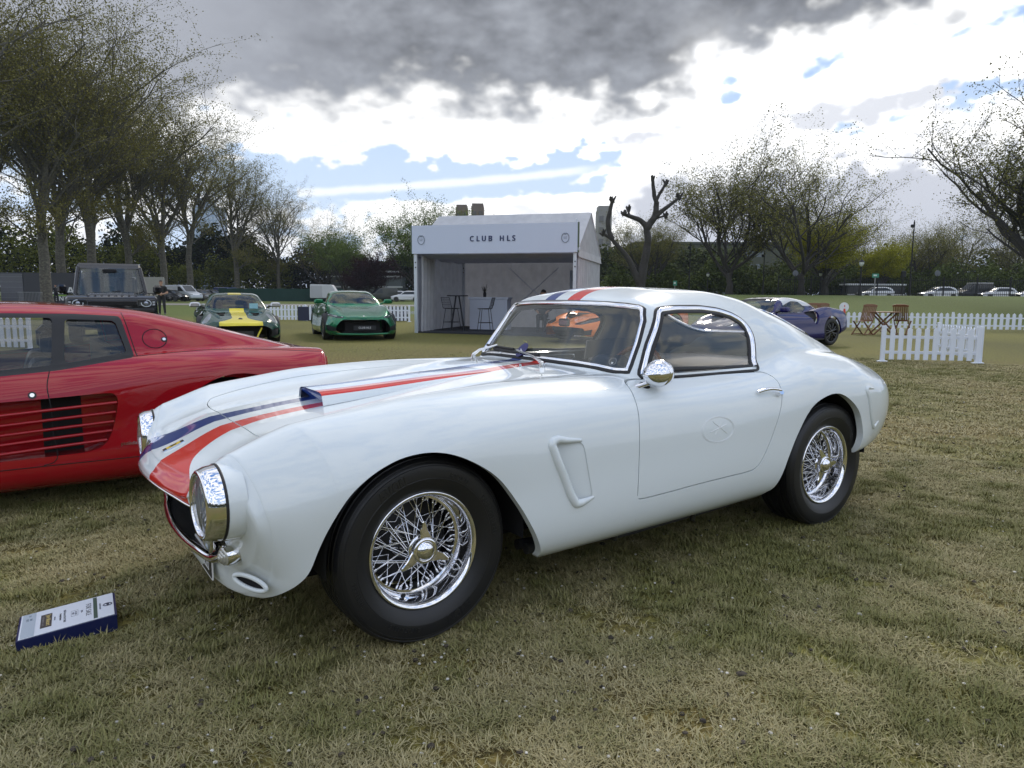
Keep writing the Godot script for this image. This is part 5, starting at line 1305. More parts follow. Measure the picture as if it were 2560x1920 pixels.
func fences() -> void:
	var white := mat(lin(.72, .76, .84), .55)
	picket_fence("near white picket fence standing alone on the lawn at the right", Vector3(7.07, .005, -13.53), Vector3(8.70, .005, -13.25), .66, .150, .085, 1, white)
	picket_fence("short white picket fence running back from the near one at its right post", Vector3(8.78, .005, -13.3), Vector3(9.35, .005, -15.6), .66, .150, .085, 1, white)
	picket_fence("long white picket fence across the lawn behind the wooden chairs", Vector3(9.0, .03, -29.0), Vector3(22.0, .05, -26.0), .66, .205, .115, 5, white)
	picket_fence("white picket fence left of the navy banner, behind the dark green sports car", Vector3(-13.5, .1, -31.2), Vector3(-4.4, .1, -30.4), .68, .16, .10, 6, white)
	picket_fence("white picket fence seen through the red car's side windows", Vector3(-14.5, .02, -15.6), Vector3(-10.2, .02, -15.0), .68, .15, .095, 2, white)
	var navy := mat(lin(.016, .022, .052), .6); var b := thing("fence_banner", "dark navy club banner hung on the white fence behind the green coupe", "banner", Vector3(-9.25, .12, -30.72), 5.0)
	put("banner_cloth", boxes([[Vector3(2.35, .30, .0), Vector3(4.7, .60, .012)]]), navy, b)
	for x in [1.0, 4.72]: put("lettering", words("CLUB HLS", .13, "Droid Sans", .004, 700, 1.2), mat(lin(.5, .52, .58), .6), b, Transform3D(Basis(), Vector3(x, .36, .008)))
	put("small_lettering", words("@club_hls", .035, "Droid Sans", .003), mat(lin(.4, .42, .5), .6), b, Transform3D(Basis(), Vector3(4.7, .1, .008)))
	var teak := skinned(mat(Color.WHITE, .55), noise_tex(61, .03, 3, [[0.0, lin(.11, .045, .018)], [1.0, lin(.24, .11, .045)]]), 2.0)
	var ch := thing("garden_chair", "folding wooden garden chair left of the table, its back to us", "chair", Vector3(11.75, .01, -23.85), -60, "wooden folding chairs on the lawn")
	for x in [-.22, .22]:
		put("back_leg", hide_mesh(tube(PackedVector3Array([Vector3(x, .98, -.33), Vector3(x, .44, -.16), Vector3(x, 0, .26)]), .026, 6, false, -1, Vector3.RIGHT, .6)), teak, ch)
		put("front_leg", hide_mesh(tube(PackedVector3Array([Vector3(x * .86, .44, .25), Vector3(x * .86, 0, -.26)]), .024, 6)), teak, ch)
		put("foot", boxes([[Vector3(x * .93, .02, 0), Vector3(.03, .03, .6), .004]]), teak, ch)
	for k in 7: put("back_slat", boxes([[Vector3(-.165 + .055 * k, 0, 0), Vector3(.040, .5, .014), .003]]), teak, ch, Transform3D(Basis(Vector3.RIGHT, -.30), Vector3(0, .71, -.245)))
	var tr := PackedVector2Array([Vector2(-.25, 0), Vector2(.25, 0), Vector2(.25, .05), Vector2(.12, .085), Vector2(-.12, .085), Vector2(-.25, .05)])
	put("top_rail", hide_mesh(slab(tr, .026, .004)), teak, ch, Transform3D(Basis(Vector3.RIGHT, -.30), Vector3(0, .93, -.325)))
	put("lower_rail", boxes([[Vector3(0, .47, -.17), Vector3(.46, .05, .025), .004]]), teak, ch)
	for k in 7: put("seat_slat", boxes([[Vector3(0, .45, -.16 + .07 * k), Vector3(.44, .016, .055), .003]]), teak, ch)
	dup(ch, Vector3(13.25, .01, -24.2), 135, "folding wooden garden chair right of the table, turned away from us")
	dup(ch, Vector3(11.25, .02, -26.6), -20, "wooden garden chair showing over the blue car's tail, left of the pair", Vector3.ONE)
	dup(ch, Vector3(11.9, .02, -26.9), 10, "wooden garden chair showing over the blue car's tail, right of the pair", Vector3.ONE)
	var ta := thing("garden_table", "folding wooden garden table between two wooden chairs", "table", Vector3(12.5, .01, -24.0), -10)
	put("top", hide_mesh(lathe([[.001, .735], [.50, .735], [.51, .745], [.51, .76], [.50, .765], [.001, .765]], 40)), teak, ta)
	for z in [-.24, .24]:
		put("leg", hide_mesh(tube(PackedVector3Array([Vector3(-.36, 0, z), Vector3(.34, .735, z)]), .028, 6)), teak, ta); put("leg", hide_mesh(tube(PackedVector3Array([Vector3(.36, 0, z * .88), Vector3(-.34, .735, z * .88)]), .028, 6)), teak, ta)
	put("stretcher", boxes([[Vector3(0, .10, 0), Vector3(.04, .04, .48)], [Vector3(0, .37, 0), Vector3(.03, .03, .5)]]), teak, ta)
	var sg := thing("cone_sign", "round white sign with a red traffic cone on the long fence", "sign", Vector3(13.0, .03, -28.02), 0)
	put("post", boxes([[Vector3(0, .4, 0), Vector3(.03, .8, .03)]]), white, sg)
	put("disc", hide_mesh(slab(disc(.185, 36), .012)), mat(lin(.74, .76, .80), .5), sg, Transform3D(Basis(), Vector3(0, .84, .015)))
	var rd := mat(lin(.62, .06, .035), .5)
	put("cone_print", hide_mesh(slab(PackedVector2Array([Vector2(-.035, -.02), Vector2(.035, -.02), Vector2(.02, .05), Vector2(-.02, .05)]), .003)), mat(lin(.7, .7, .7), .5), sg, Transform3D(Basis(), Vector3(.015, .80, .027)))
	put("cone_print", hide_mesh(slab(PackedVector2Array([Vector2(-.02, .05), Vector2(.02, .05), Vector2(.012, .13), Vector2(-.012, .13)]), .003)), rd, sg, Transform3D(Basis(), Vector3(.015, .80, .027)))
	put("cone_print", hide_mesh(slab(PackedVector2Array([Vector2(-.06, -.2), Vector2(.055, -.2), Vector2(.035, -.02), Vector2(-.035, -.02)]), .003)), rd, sg, Transform3D(Basis(), Vector3(.015, .80, .027)))
	sale_sign()
func sale_sign() -> void:
	# a wedge box on the grass, its sloping face printed; local x runs along it, low at x = 0
	var t := thing("sale_sign", "small navy wedge box with a white for sale card, on the grass", "sign", Vector3(-1.66, 0, -2.256), 31.2)
	var L := .30; var W := .218; var navy := mat(lin(.008, .014, .075), .35); var s := Hide.new()
	var side := PackedVector2Array([Vector2(0, 0), Vector2(L, 0), Vector2(L, .062), Vector2(0, .034)]); s.add(slab(side, W, .001), Transform3D(Basis(), Vector3(0, 0, -W)))
	put("wedge_box", hide_mesh(s), navy, t)
	var a := atan2(.028, L); var f := part("card", t, Transform3D(Basis(Vector3(sin(-a) * 0.0, 0, 1), Vector3(cos(a), sin(a), 0), Vector3(-sin(a), cos(a), 0)).orthonormalized(), Vector3(L / 2, .0485, -W / 2)))
	# on the card x runs from the far edge to the near one, y towards the high end, z out of it
	put("sheet", hide_mesh(slab(rect(W - .008, L - .012), .0025, .0006)), mat(lin(.72, .75, .80), .35), f)
	var ink := mat(lin(.02, .02, .025), .5); var green := mat(lin(.045, .085, .055), .5); var grey := mat(lin(.42, .47, .52), .5); var soft := mat(lin(.10, .10, .13), .5); var gold := mat(lin(.62, .48, .16), .5)
	var line := func(text: String, y: float, size: float, m: Material, font := "Droid Sans", wide := 1.0, wt := 400) -> void:
		put("print", words(text, size, font, .0004, wt), m, f, Transform3D(Basis(Vector3(wide, 0, 0), Vector3(0, 1, 0), Vector3(0, 0, 1)), Vector3(0, y, .003)))
	crest(f, Vector3(0, .125, .003), .016, soft)
	line.call("CONCOURS DE VENTE", .1005, .0046, soft, "Droid Sans", .9)
	put("green_band", boxes([[Vector3(0, .0855, .003), Vector3(W - .022, .0125, .0006)]]), green, f); line.call("Class 1", .0855, .006, mat(lin(.7, .75, .7), .5))
	line.call("FOR SALE", .064, .0165, ink, "Droid Sans", 1.15)
	line.call("EPOA", .043, .006, soft); 
	for q in [[0, .031, .05, .0006], [0, .010, .05, .0006], [-.025, .0205, .0006, .021], [.025, .0205, .0006, .021]]: put("print_box", boxes([[Vector3(q[0], q[1], .003), Vector3(q[2], q[3], .0005)]]), soft, f)
	line.call("AS SEEN", .0245, .006, soft); line.call("HERE", .0160, .006, soft)
	line.call("1962 Ferrari 250 GT SWB", -.010, .0068, ink, "Droid Serif"); line.call("Competizione", -.0225, .0068, ink, "Droid Serif"); line.call("Offered by", -.040, .0036, soft)
	put("dealer_panel", boxes([[Vector3(.0, -.066, .003), Vector3(.118, .034, .0006)]]), mat(lin(.055, .045, .04), .5), f)
	put("print", words("Joe Macari", .0125, "Droid Serif", .0004, 700), gold, f, Transform3D(Basis(Vector3(1, 0, 0), Vector3(0, 1, 0), Vector3(0, 0, 1)), Vector3(0, -.0595, .0036)))
	put("print", words("PERFORMANCE CARS", .0062, "Droid Sans", .0004), mat(lin(.25, .23, .22), .5), f, Transform3D(Basis(), Vector3(0, -.0755, .0036)))
	put("sponsor_panel", boxes([[Vector3(0, -.119, .003), Vector3(W - .014, .040, .0006)]]), grey, f)
	for q in [[-.078, -.117, "7H"], [-.045, -.113, "BHI"], [-.045, -.124, "RICE"]]: put("print", words(q[2], .0075, "Droid Sans", .0004, 700), mat(lin(.22, .26, .30), .5), f, Transform3D(Basis(), Vector3(q[0], q[1], .0036)))
	line.call("      Scan the QR code to bid", -.1135, .0062, soft); line.call("        Prepare | Share | Invest", -.1265, .0062, soft)
# ---------------------------------------------------------------- people: one skin each, from joints with radii
func seg_dist(p: Vector3, a: Vector3, b: Vector3, ra: float, rb: float) -> float:
	var ab := b - a; var t := clampf((p - a).dot(ab) / maxf(ab.length_squared(), 1e-9), 0.0, 1.0)
	return p.distance_to(a + ab * t) - lerpf(ra, rb, t)
func body_skin(bones: Array, cell: float, melt: float) -> Array:         # [vertices, normals, indices]: surface nets over the joined capsules
	var lo := Vector3.ONE * 1e9; var hi := -lo
	for b in bones:
		for q in [[b[0], b[2]], [b[1], b[3]]]: lo = lo.min(q[0] - Vector3.ONE * (q[1] + .04)); hi = hi.max(q[0] + Vector3.ONE * (q[1] + .04))
	var n := Vector3i(((hi - lo) / cell).ceil()) + Vector3i.ONE * 2; var d := PackedFloat32Array(); d.resize(n.x * n.y * n.z); d.fill(1.0)
	for b in bones:
		var m := maxf(b[2], b[3]) + .05; var i0 := Vector3i(((b[0].min(b[1]) - Vector3.ONE * m - lo) / cell).floor()).clamp(Vector3i.ZERO, n - Vector3i.ONE); var i1 := Vector3i(((b[0].max(b[1]) + Vector3.ONE * m - lo) / cell).ceil()).clamp(Vector3i.ZERO, n - Vector3i.ONE)
		var mm: float = b[4] if b.size() > 4 else melt
		for z in range(i0.z, i1.z + 1):
			for y in range(i0.y, i1.y + 1):
				for x in range(i0.x, i1.x + 1):
					var k := (z * n.y + y) * n.x + x; var e := seg_dist(lo + Vector3(x, y, z) * cell, b[0], b[1], b[2], b[3])
					var g := clampf(.5 + .5 * (d[k] - e) / mm, 0.0, 1.0); d[k] = lerpf(d[k], e, g) - mm * g * (1.0 - g)
	var at := {}; var v := PackedVector3Array(); var nn := PackedVector3Array(); var ix := PackedInt32Array(); var sx := 1; var sy := n.x; var sz := n.x * n.y
	for z in n.z - 1:
		for y in n.y - 1:
			for x in n.x - 1:
				var k := z * sz + y * sy + x; var neg := 0; var s := Vector3.ZERO; var c := 0
				for j in 8:
					if d[k + (j & 1) * sx + ((j >> 1) & 1) * sy + (j >> 2) * sz] < 0.0: neg += 1
				if neg == 0 or neg == 8: continue
				for e in [[0, 1], [2, 3], [4, 5], [6, 7], [0, 2], [1, 3], [4, 6], [5, 7], [0, 4], [1, 5], [2, 6], [3, 7]]:
					var a: int = e[0]; var b: int = e[1]; var da := d[k + (a & 1) * sx + ((a >> 1) & 1) * sy + (a >> 2) * sz]; var db := d[k + (b & 1) * sx + ((b >> 1) & 1) * sy + (b >> 2) * sz]
					if (da < 0.0) != (db < 0.0): s += Vector3(a & 1, (a >> 1) & 1, a >> 2).lerp(Vector3(b & 1, (b >> 1) & 1, b >> 2), da / (da - db)); c += 1
				at[k] = v.size(); v.append(lo + (Vector3(x, y, z) + s / c) * cell)
				var gx := d[k + sx] - d[k]; var gy := d[k + sy] - d[k]; var gz := d[k + sz] - d[k]
				nn.append(Vector3(gx + d[k + sx + sy + sz] - d[k + sy + sz], gy + d[k + sx + sy + sz] - d[k + sx + sz], gz + d[k + sx + sy + sz] - d[k + sx + sy]).normalized())
	for k in at:
		for ax in 3:
			var st: int = [sx, sy, sz][ax]; var u: int = [sy, sz, sx][ax]; var w: int = [sz, sx, sy][ax]
			if (d[k] < 0.0) == (d[k + st] < 0.0): continue
			if not (at.has(k - u) and at.has(k - w) and at.has(k - u - w)): continue
			var q := [at[k], at[k - u], at[k - u - w], at[k - w]]
			ix.append_array([q[0], q[1], q[2], q[0], q[2], q[3]])
	return [v, nn, ix]
func person(label: String, at: Vector3, turn: float, bones: Array, tint: Callable, hair: Array, hair_mat: Material, cell := .016) -> Node3D:
	var t := thing("person", label, "person", at, turn); var r := body_skin(bones, cell, .03); var col := PackedColorArray()
	for p in r[0]: col.append(tint.call(p))
	var hd := Hide.new(); hd.v = r[0]; hd.n = r[1]; hd.i = r[2]
	for k in range(0, hd.i.size(), 3):
		if (hd.v[hd.i[k + 1]] - hd.v[hd.i[k]]).cross(hd.v[hd.i[k + 2]] - hd.v[hd.i[k]]).dot(hd.n[hd.i[k]]) > 0.0:
			var q := hd.i[k + 1]; hd.i[k + 1] = hd.i[k + 2]; hd.i[k + 2] = q
	var m := ArrayMesh.new(); var a := []; a.resize(Mesh.ARRAY_MAX); a[Mesh.ARRAY_VERTEX] = hd.v; a[Mesh.ARRAY_NORMAL] = hd.n; a[Mesh.ARRAY_COLOR] = col; a[Mesh.ARRAY_INDEX] = hd.i
	m.add_surface_from_arrays(Mesh.PRIMITIVE_TRIANGLES, a)
	var ma := mat(Color.WHITE, .75); ma.vertex_color_use_as_albedo = true; put("body", m, ma, t)
	var h := body_skin(hair, .012, .02); var hh := Hide.new(); hh.v = h[0]; hh.n = h[1]; hh.i = h[2]; put("hair", hide_mesh(hh), hair_mat, t)
	return t
func head_bones(c: Vector3) -> Array:      # a head facing +z: skull, jaw, nose, ears, brow
	return [[c + Vector3(0, .03, -.015), c + Vector3(0, .035, .01), .088, .084], [c + Vector3(0, -.04, .01), c + Vector3(0, -.085, .035), .066, .045], [c + Vector3(0, -.005, .085), c + Vector3(0, -.03, .104), .011, .016, .012], [c + Vector3(.082, -.02, -.005), c + Vector3(.086, .015, -.01), .014, .018, .01], [c + Vector3(-.082, -.02, -.005), c + Vector3(-.086, .015, -.01), .014, .018, .01], [c + Vector3(-.035, .018, .075), c + Vector3(.035, .018, .075), .014, .014, .02], [c + Vector3(0, -.07, -.005), c + Vector3(0, -.17, -.02), .058, .062]]
func people() -> void:
	var skin := Color(.42, .25, .17); var black := Color(.008, .008, .010)
	var bones := [[Vector3(0, .98, 0), Vector3(0, 1.12, 0), .135, .13], [Vector3(-.05, 1.12, 0), Vector3(-.06, 1.38, 0), .125, .12], [Vector3(.05, 1.12, 0), Vector3(.06, 1.38, 0), .125, .12], [Vector3(-.17, 1.43, -.01), Vector3(.17, 1.43, -.01), .075, .075]]
	for s in [-1.0, 1.0]:
		bones.append_array([[Vector3(.09 * s, .95, 0), Vector3(.115 * s, .50, .015), .098, .07], [Vector3(.115 * s, .50, .015), Vector3(.13 * s, .09, -.02), .07, .052], [Vector3(.13 * s, .045, -.05), Vector3(.15 * s, .03, .13), .042, .035],
			[Vector3(.215 * s, 1.42, -.01), Vector3(.275 * s, 1.14, -.03), .062, .05], [Vector3(.275 * s, 1.14, -.03), Vector3(.11 * s, 1.07, .2), .046, .034], [Vector3(.11 * s, 1.07, .2), Vector3(.035 * s, 1.075, .235), .034, .03]])
		for k in 4: bones.append([Vector3(.05 * s, 1.095 - .016 * k, .235), Vector3(-.02 * s, 1.085 - .014 * k, .262), .011, .009, .006])
	bones.append_array(head_bones(Vector3(0, 1.665, 0)))
	var tint := func(p: Vector3) -> Color:
		if p.y > 1.515: return skin if not (absf(absf(p.x) - .033) < .013 and absf(p.y - 1.668) < .008 and p.z > .06) else Color(.02, .015, .012)
		if p.y < .075: return Color(.05, .05, .055)
		if p.y < 1.0 and absf(p.x) < .25: return Color(.012, .013, .017)
		if (absf(p.x) > .2 or p.z > .125) and p.y < 1.22: return skin
		return black
	var c := Vector3(0, 1.665, 0)
	var hair := [[c + Vector3(0, .065, -.03), c + Vector3(0, .075, .02), .078, .07], [c + Vector3(0, .01, -.06), c + Vector3(0, .05, -.05), .062, .07], [c + Vector3(-.05, .085, .05), c + Vector3(.05, .085, .05), .03, .03]]
	person("man in black polo shirt and trousers holding his hands together", Vector3(-18.65, land(-18.65, -38), -38.0), 12, bones, tint, hair, mat(lin(.02, .013, .009), .6))
	var far := bones.duplicate(true)
	var tint2 := func(p: Vector3) -> Color: return skin if p.y > 1.54 else (Color(.01, .01, .012) if p.y < .98 else Color(.016, .017, .02))
	person("distant person in dark clothes in front of the green screen", Vector3(-43.4, land(-43.4, -68), -68.0), 60, far, tint2, hair, mat(lin(.012, .010, .008), .6), .03)
	# someone seated low at the back of the stand, of whom the coupe's roof leaves the dark hair
	var sit := [[Vector3(0, .50, -.05), Vector3(0, .62, -.02), .14, .13], [Vector3(-.05, .62, -.02), Vector3(-.05, .92, .0), .12, .11], [Vector3(.05, .62, -.02), Vector3(.05, .92, 0), .12, .11], [Vector3(-.16, .96, 0), Vector3(.16, .96, 0), .07, .07]]
	for s in [-1.0, 1.0]: sit.append_array([[Vector3(.09 * s, .50, 0), Vector3(.11 * s, .48, .42), .085, .065], [Vector3(.11 * s, .48, .42), Vector3(.11 * s, .08, .40), .062, .048], [Vector3(.11 * s, .045, .38), Vector3(.12 * s, .035, .54), .04, .034], [Vector3(.2 * s, .95, 0), Vector3(.24 * s, .70, .05), .055, .045], [Vector3(.24 * s, .70, .05), Vector3(.13 * s, .60, .26), .042, .034]])
	sit.append_array(head_bones(Vector3(0, 1.175, .02)))
	var cc := Vector3(0, 1.175, .02); var hair2 := [[cc + Vector3(0, .06, -.03), cc + Vector3(0, .07, .02), .085, .078], [cc + Vector3(0, .0, -.07), cc + Vector3(0, -.14, -.06), .07, .06], [cc + Vector3(-.07, .02, -.01), cc + Vector3(-.08, -.12, -.02), .035, .03], [cc + Vector3(.07, .02, -.01), cc + Vector3(.08, -.12, -.02), .035, .03]]
	var ti := Transform3D(Basis(Vector3.UP, deg_to_rad(-15.3)), Vector3(-3.03, .02, -22.08))
	var tint3 := func(p: Vector3) -> Color: return skin if p.y > 1.035 or (p.y < .68 and p.z > .17 and p.y > .56) else Color(.014, .015, .02)
	person("dark-haired person seated in the tent, mostly behind the coupe's roof", ti * Vector3(3.72, .09, -1.6), -10, sit, tint3, hair2, mat(lin(.010, .008, .007), .55), .02)
	var st := thing("stool", "plain dark stool under the seated person in the tent", "stool", ti * Vector3(3.72, .09, -1.65), -15)
	put("seat", hide_mesh(lathe([[.001, .35], [.19, .35], [.2, .37], [.19, .39], [.001, .39]], 24)), mat(lin(.02, .02, .02), .6), st)
	for k in 4: put("leg", hide_mesh(tube(PackedVector3Array([Vector3(cos(TAU * k / 4) * .13, .35, sin(TAU * k / 4) * .13), Vector3(cos(TAU * k / 4) * .19, 0, sin(TAU * k / 4) * .19)]), .014, 6)), mat(lin(.02, .02, .02), .6), st)
# ---------------------------------------------------------------- the other cars, lofted like the coupe
func rw(s: float, yb: float, w: float, yf: float, ysh: float, wsh: float, yc: float, wc: float, yv: float, wv: float, ym: float) -> Array:
	return [s, yb, w * .92, yb + .03, w * .975, yf, w, ysh, wsh, yc, wc, yv, wv, lerpf(yv, ym, .7), wv * .5, ym, 0.0]
func take(sk: Hide, f: Callable, called: String, m: Material, parent: Node, sink := 0.0) -> Hide:      # cuts a shape out of a skin and makes it a part
	var c := cut(sk, f); var o: Hide = c[0]
	if sink > 0.0:
		var p := Hide.new(); p.i = o.i; p.n = o.n
		for k in o.v.size(): p.v.append(o.v[k] - o.n[k] * sink)
		o = p
	if o.i.size(): put(called, hide_mesh(o), m, parent)
	return c[1]
func mirrored(p: Array) -> PackedVector2Array:
	var o := PackedVector2Array(); for q in p: o.append(q * Vector2(-1, 1))
	return o
func alloy(car: Node3D, at: Vector3, r: float, rim: float, spokes: int, m: Material, wide := .24, twin := true) -> void:
	var sg := signf(at.z); var ax := Vector3(0, 0, sg); var w := part("wheel", car, Transform3D(Basis(), at)); var k := r
	put("tyre", hide_mesh(lathe([[rim - .005, -wide], [rim + .01, -wide - .01], [k - .03, -wide - .008], [k - .004, -wide + .02], [k, -wide * .5], [k - .004, -.02], [k - .03, .006], [rim + .02, .012], [rim, .004]], 56, ax)), mat(lin(.011, .011, .012), .6), w)
	put("rim", hide_mesh(lathe([[rim - .004, .0], [rim, .004], [rim - .012, .002], [rim - .022, -.02], [rim - .03, -.12], [rim - .06, -.13], [.001, -.13]], 48, ax)), m, w)
	put("brake_disc", hide_mesh(lathe([[rim * .75, -.10], [rim * .75, -.08], [.001, -.078]], 32, ax)), mat(lin(.12, .12, .12), .4, .8), w)
	for j in spokes:
		var a := TAU * j / spokes
		for t in ([-1, 1] if twin else [0]):
			var b: float = a + t * .16; put("spoke", hide_mesh(tube(PackedVector3Array([Vector3(cos(a) * .04, sin(a) * .04, -.012 * sg), Vector3(cos(b) * rim * .6, sin(b) * rim * .6, -.012 * sg), Vector3(cos(b) * (rim - .012), sin(b) * (rim - .012), -.02 * sg)]), .020 if twin else .032, 6, false, .016 if twin else .038)), m, w)
	put("hub_cap", hide_mesh(lathe([[.06, -.02], [.055, 0], [.03, .006], [.001, .007]], 20, ax)), m, w)
func arches(sk: Hide, xs: Array, y: float, r: float) -> Hide:
	for x in xs:
		var p := PackedVector2Array()
		for k in 26: var a := lerpf(-.55, PI + .55, k / 25.0); p.append(Vector2(x + cos(a) * r, y + sin(a) * r))
		p.append(Vector2(x - r * .95, -.1)); p.append(Vector2(x + r * .95, -.1))
		var c := cut(sk, side_poly(p, 0, 0.0, .3)); sk = c[1]; sk.add(hem(c[1], c[2], func(q: Vector3, _n: Vector3) -> Vector3: return Vector3(0, 0, -signf(q.z) * .05)))
	return sk
func inside_dark(car: Node3D, x0: float, x1: float, w: float, h: float, m: Material) -> void:      # floor, bulkheads and seats that fill a car seen through its glass
	var c := (x0 + x1) / 2
	put("floor_pan", boxes([[Vector3(c, .22, 0), Vector3(x1 - x0, .05, w * 1.3)], [Vector3(c, .36, 0), Vector3((x1 - x0) * .97, .25, w * 1.15)]]), m, car)
func cabin_seats(car: Node3D, x: float, y: float, m: Material, gap := .37) -> void:
	for z in [-gap, gap]:
		var s := part("seat", car, Transform3D(Basis(), Vector3(x, y, z)))
		put("cushion", boxes([[Vector3(.2, .10, 0), Vector3(.5, .16, .46), .05]]), m, s)
		put("backrest", hide_mesh(slab(round_poly(PackedVector2Array([Vector2(-.05, .1), Vector2(.07, .1), Vector2(-.07, .55), Vector2(-.19, .55)]), .04, 3), .42, .03)), m, s, Transform3D(Basis(), Vector3(0, 0, -.21)))
		put("headrest", boxes([[Vector3(-.16, .64, 0), Vector3(.09, .17, .24), .04]]), m, s)
	var d := part("dashboard", car); put("dash_top", boxes([[Vector3(x + 1.0, y + .46, 0), Vector3(.4, .10, gap * 3.2), .04]]), m, d)
	var ring := PackedVector3Array(); for k in 24: ring.append(Vector3(x + .74 + .04 * cos(TAU * k / 24), y + .42 + cos(TAU * k / 24) * .17, -gap + sin(TAU * k / 24) * .17))
	put("steering_wheel", hide_mesh(tube(ring, .015, 6, true)), m, car)
func red_car() -> void:
	var car := thing("sports_car", "low red 1980s sports car with slatted side intakes, cut off by the left edge", "car", Vector3(-4.555, 0, -3.511), 215.0)
	var red := mat(lin(.34, .006, .012), .25, 0, 1.0); var black := mat(lin(.010, .010, .011), .45); var dark := mat(lin(.006, .006, .007), .8)
	var low := [rw(-3.475, .42, .84, .58, .70, .87, .775, .84, .80, .5, .81), rw(-3.455, .36, .92, .57, .725, .935, .798, .89, .82, .55, .825), rw(-3.38, .28, .96, .56, .745, .955, .812, .89, .832, .55, .835), rw(-3.1, .2, .985, .54, .775, .965, .835, .87, .85, .55, .85), rw(-2.8, .15, .99, .52, .79, .965, .85, .86, .865, .55, .865), rw(-2.4, .135, .975, .50, .765, .955, .84, .85, .855, .55, .855), rw(-2.1, .13, .96, .47, .725, .94, .815, .84, .83, .55, .83), rw(-1.85, .13, .945, .45, .685, .93, .785, .84, .80, .55, .80), rw(-1.2, .13, .925, .44, .64, .91, .745, .82, .77, .55, .77), rw(-.6, .13, .915, .43, .625, .90, .725, .80, .745, .5, .745), rw(0.0, .14, .93, .42, .62, .90, .70, .78, .71, .5, .71), rw(.5, .16, .90, .38, .56, .86, .62, .74, .63, .45, .63), rw(.85, .2, .84, .34, .48, .80, .53, .68, .535, .4, .535), rw(.98, .26, .74, .34, .43, .70, .465, .6, .47, .35, .47), rw(1.02, .3, .6, .34, .39, .6, .41, .5, .415, .3, .415)]
	var high := [[-3.46, .6, .80, .73, .79, .77, .75, .79, .70, .803, .6, .806, .3, .806, 0], [-3.15, .6, .83, .80, .80, .85, .745, .873, .70, .885, .62, .885, .3, .885, 0], [-2.68, .6, .84, .83, .81, .92, .75, .982, .69, 1.004, .62, 1.01, .3, 1.012, 0], [-2.25, .6, .84, .82, .81, .96, .74, 1.062, .675, 1.092, .61, 1.106, .35, 1.11, 0], [-1.66, .6, .83, .78, .80, .94, .735, 1.08, .665, 1.118, .60, 1.142, .35, 1.15, 0], [-1.1, .6, .82, .76, .79, .92, .72, 1.06, .65, 1.09, .58, 1.115, .35, 1.122, 0], [-.95, .6, .82, .76, .785, .9, .72, 1.02, .655, 1.05, .58, 1.075, .35, 1.08, 0], [-.3, .55, .82, .66, .79, .71, .75, .75, .70, .768, .6, .78, .35, .785, 0], [-.15, .5, .8, .58, .78, .62, .74, .65, .68, .66, .6, .67, .3, .67, 0]]
	var L := body_loft(low, high, [[-3.5, -.06], [-3.0, 0], [0, .05], [.5, .16], [1.02, .22]], [[-3.5, .012], [-2.2, .012], [1, .015]], stations([[-3.475, -3.38, 10], [-3.38, -1.2, 120], [-1.2, 1.02, 70]]), 110, .5, 3)
	var sk := loft_hide(L); var c: Array
	sk = arches(sk, [-2.83, -.28], .335, .385)
	var dlo := round_poly(PackedVector2Array([Vector2(-.46, .772), Vector2(-.98, 1.055), Vector2(-1.2, 1.072), Vector2(-1.66, 1.088), Vector2(-2.0, 1.082), Vector2(-2.235, 1.066), Vector2(-2.285, .832), Vector2(-2.1, .805), Vector2(-1.9, .775), Vector2(-1.64, .756), Vector2(-1.0, .752)]), .02, 3)
	c = cut(sk, side_poly(dlo, 0, 0, .3)); sk = c[1]; var fr: Hide = c[0]
	var pane := glass(Color(.30, .32, .32), .30)
	for q in [[[Vector2(-.56, .795), Vector2(-1.0, 1.032), Vector2(-1.3, 1.052), Vector2(-1.66, 1.063), Vector2(-1.895, 1.060), Vector2(-1.872, .80), Vector2(-1.64, .785), Vector2(-1.1, .782)]], [[Vector2(-1.955, 1.052), Vector2(-2.205, 1.040), Vector2(-2.248, .858), Vector2(-2.1, .833), Vector2(-1.935, .810)]]]:
		fr = take(fr, side_poly(round_poly(PackedVector2Array(q[0]), .02, 3), 0, 0, .3), "side_window", pane, car, .012)
	put("window_frame", hide_mesh(fr), black, car)
	sk = take(sk, front_poly(PackedVector2Array([Vector2(-.62, .80), Vector2(.62, .80), Vector2(.54, 1.05), Vector2(-.54, 1.05)]), -1.1, -.2), "windscreen", pane, car, .01)
	sk = take(sk, front_poly(PackedVector2Array([Vector2(-.80, .50), Vector2(.80, .50), Vector2(.80, .74), Vector2(-.80, .74)]), -3.6, -3.4), "tail_grille", black, car)
	# slatted intake down the flank
	var rec := smooth_poly(PackedVector2Array([Vector2(-.75, .610), Vector2(-1.3, .618), Vector2(-1.8, .632), Vector2(-2.10, .645), Vector2(-2.155, .635), Vector2(-2.170, .60), Vector2(-2.158, .52), Vector2(-2.13, .42), Vector2(-2.095, .362), Vector2(-2.04, .330), Vector2(-1.9, .318), Vector2(-1.4, .310), Vector2(-.75, .305)]), 4)
	c = cut(sk, side_poly(rec, 0, 0, .3)); sk = c[1]
	var deep := func(x: float) -> float: return .012 + .13 * smoothstep(-.8, -2.1, x)
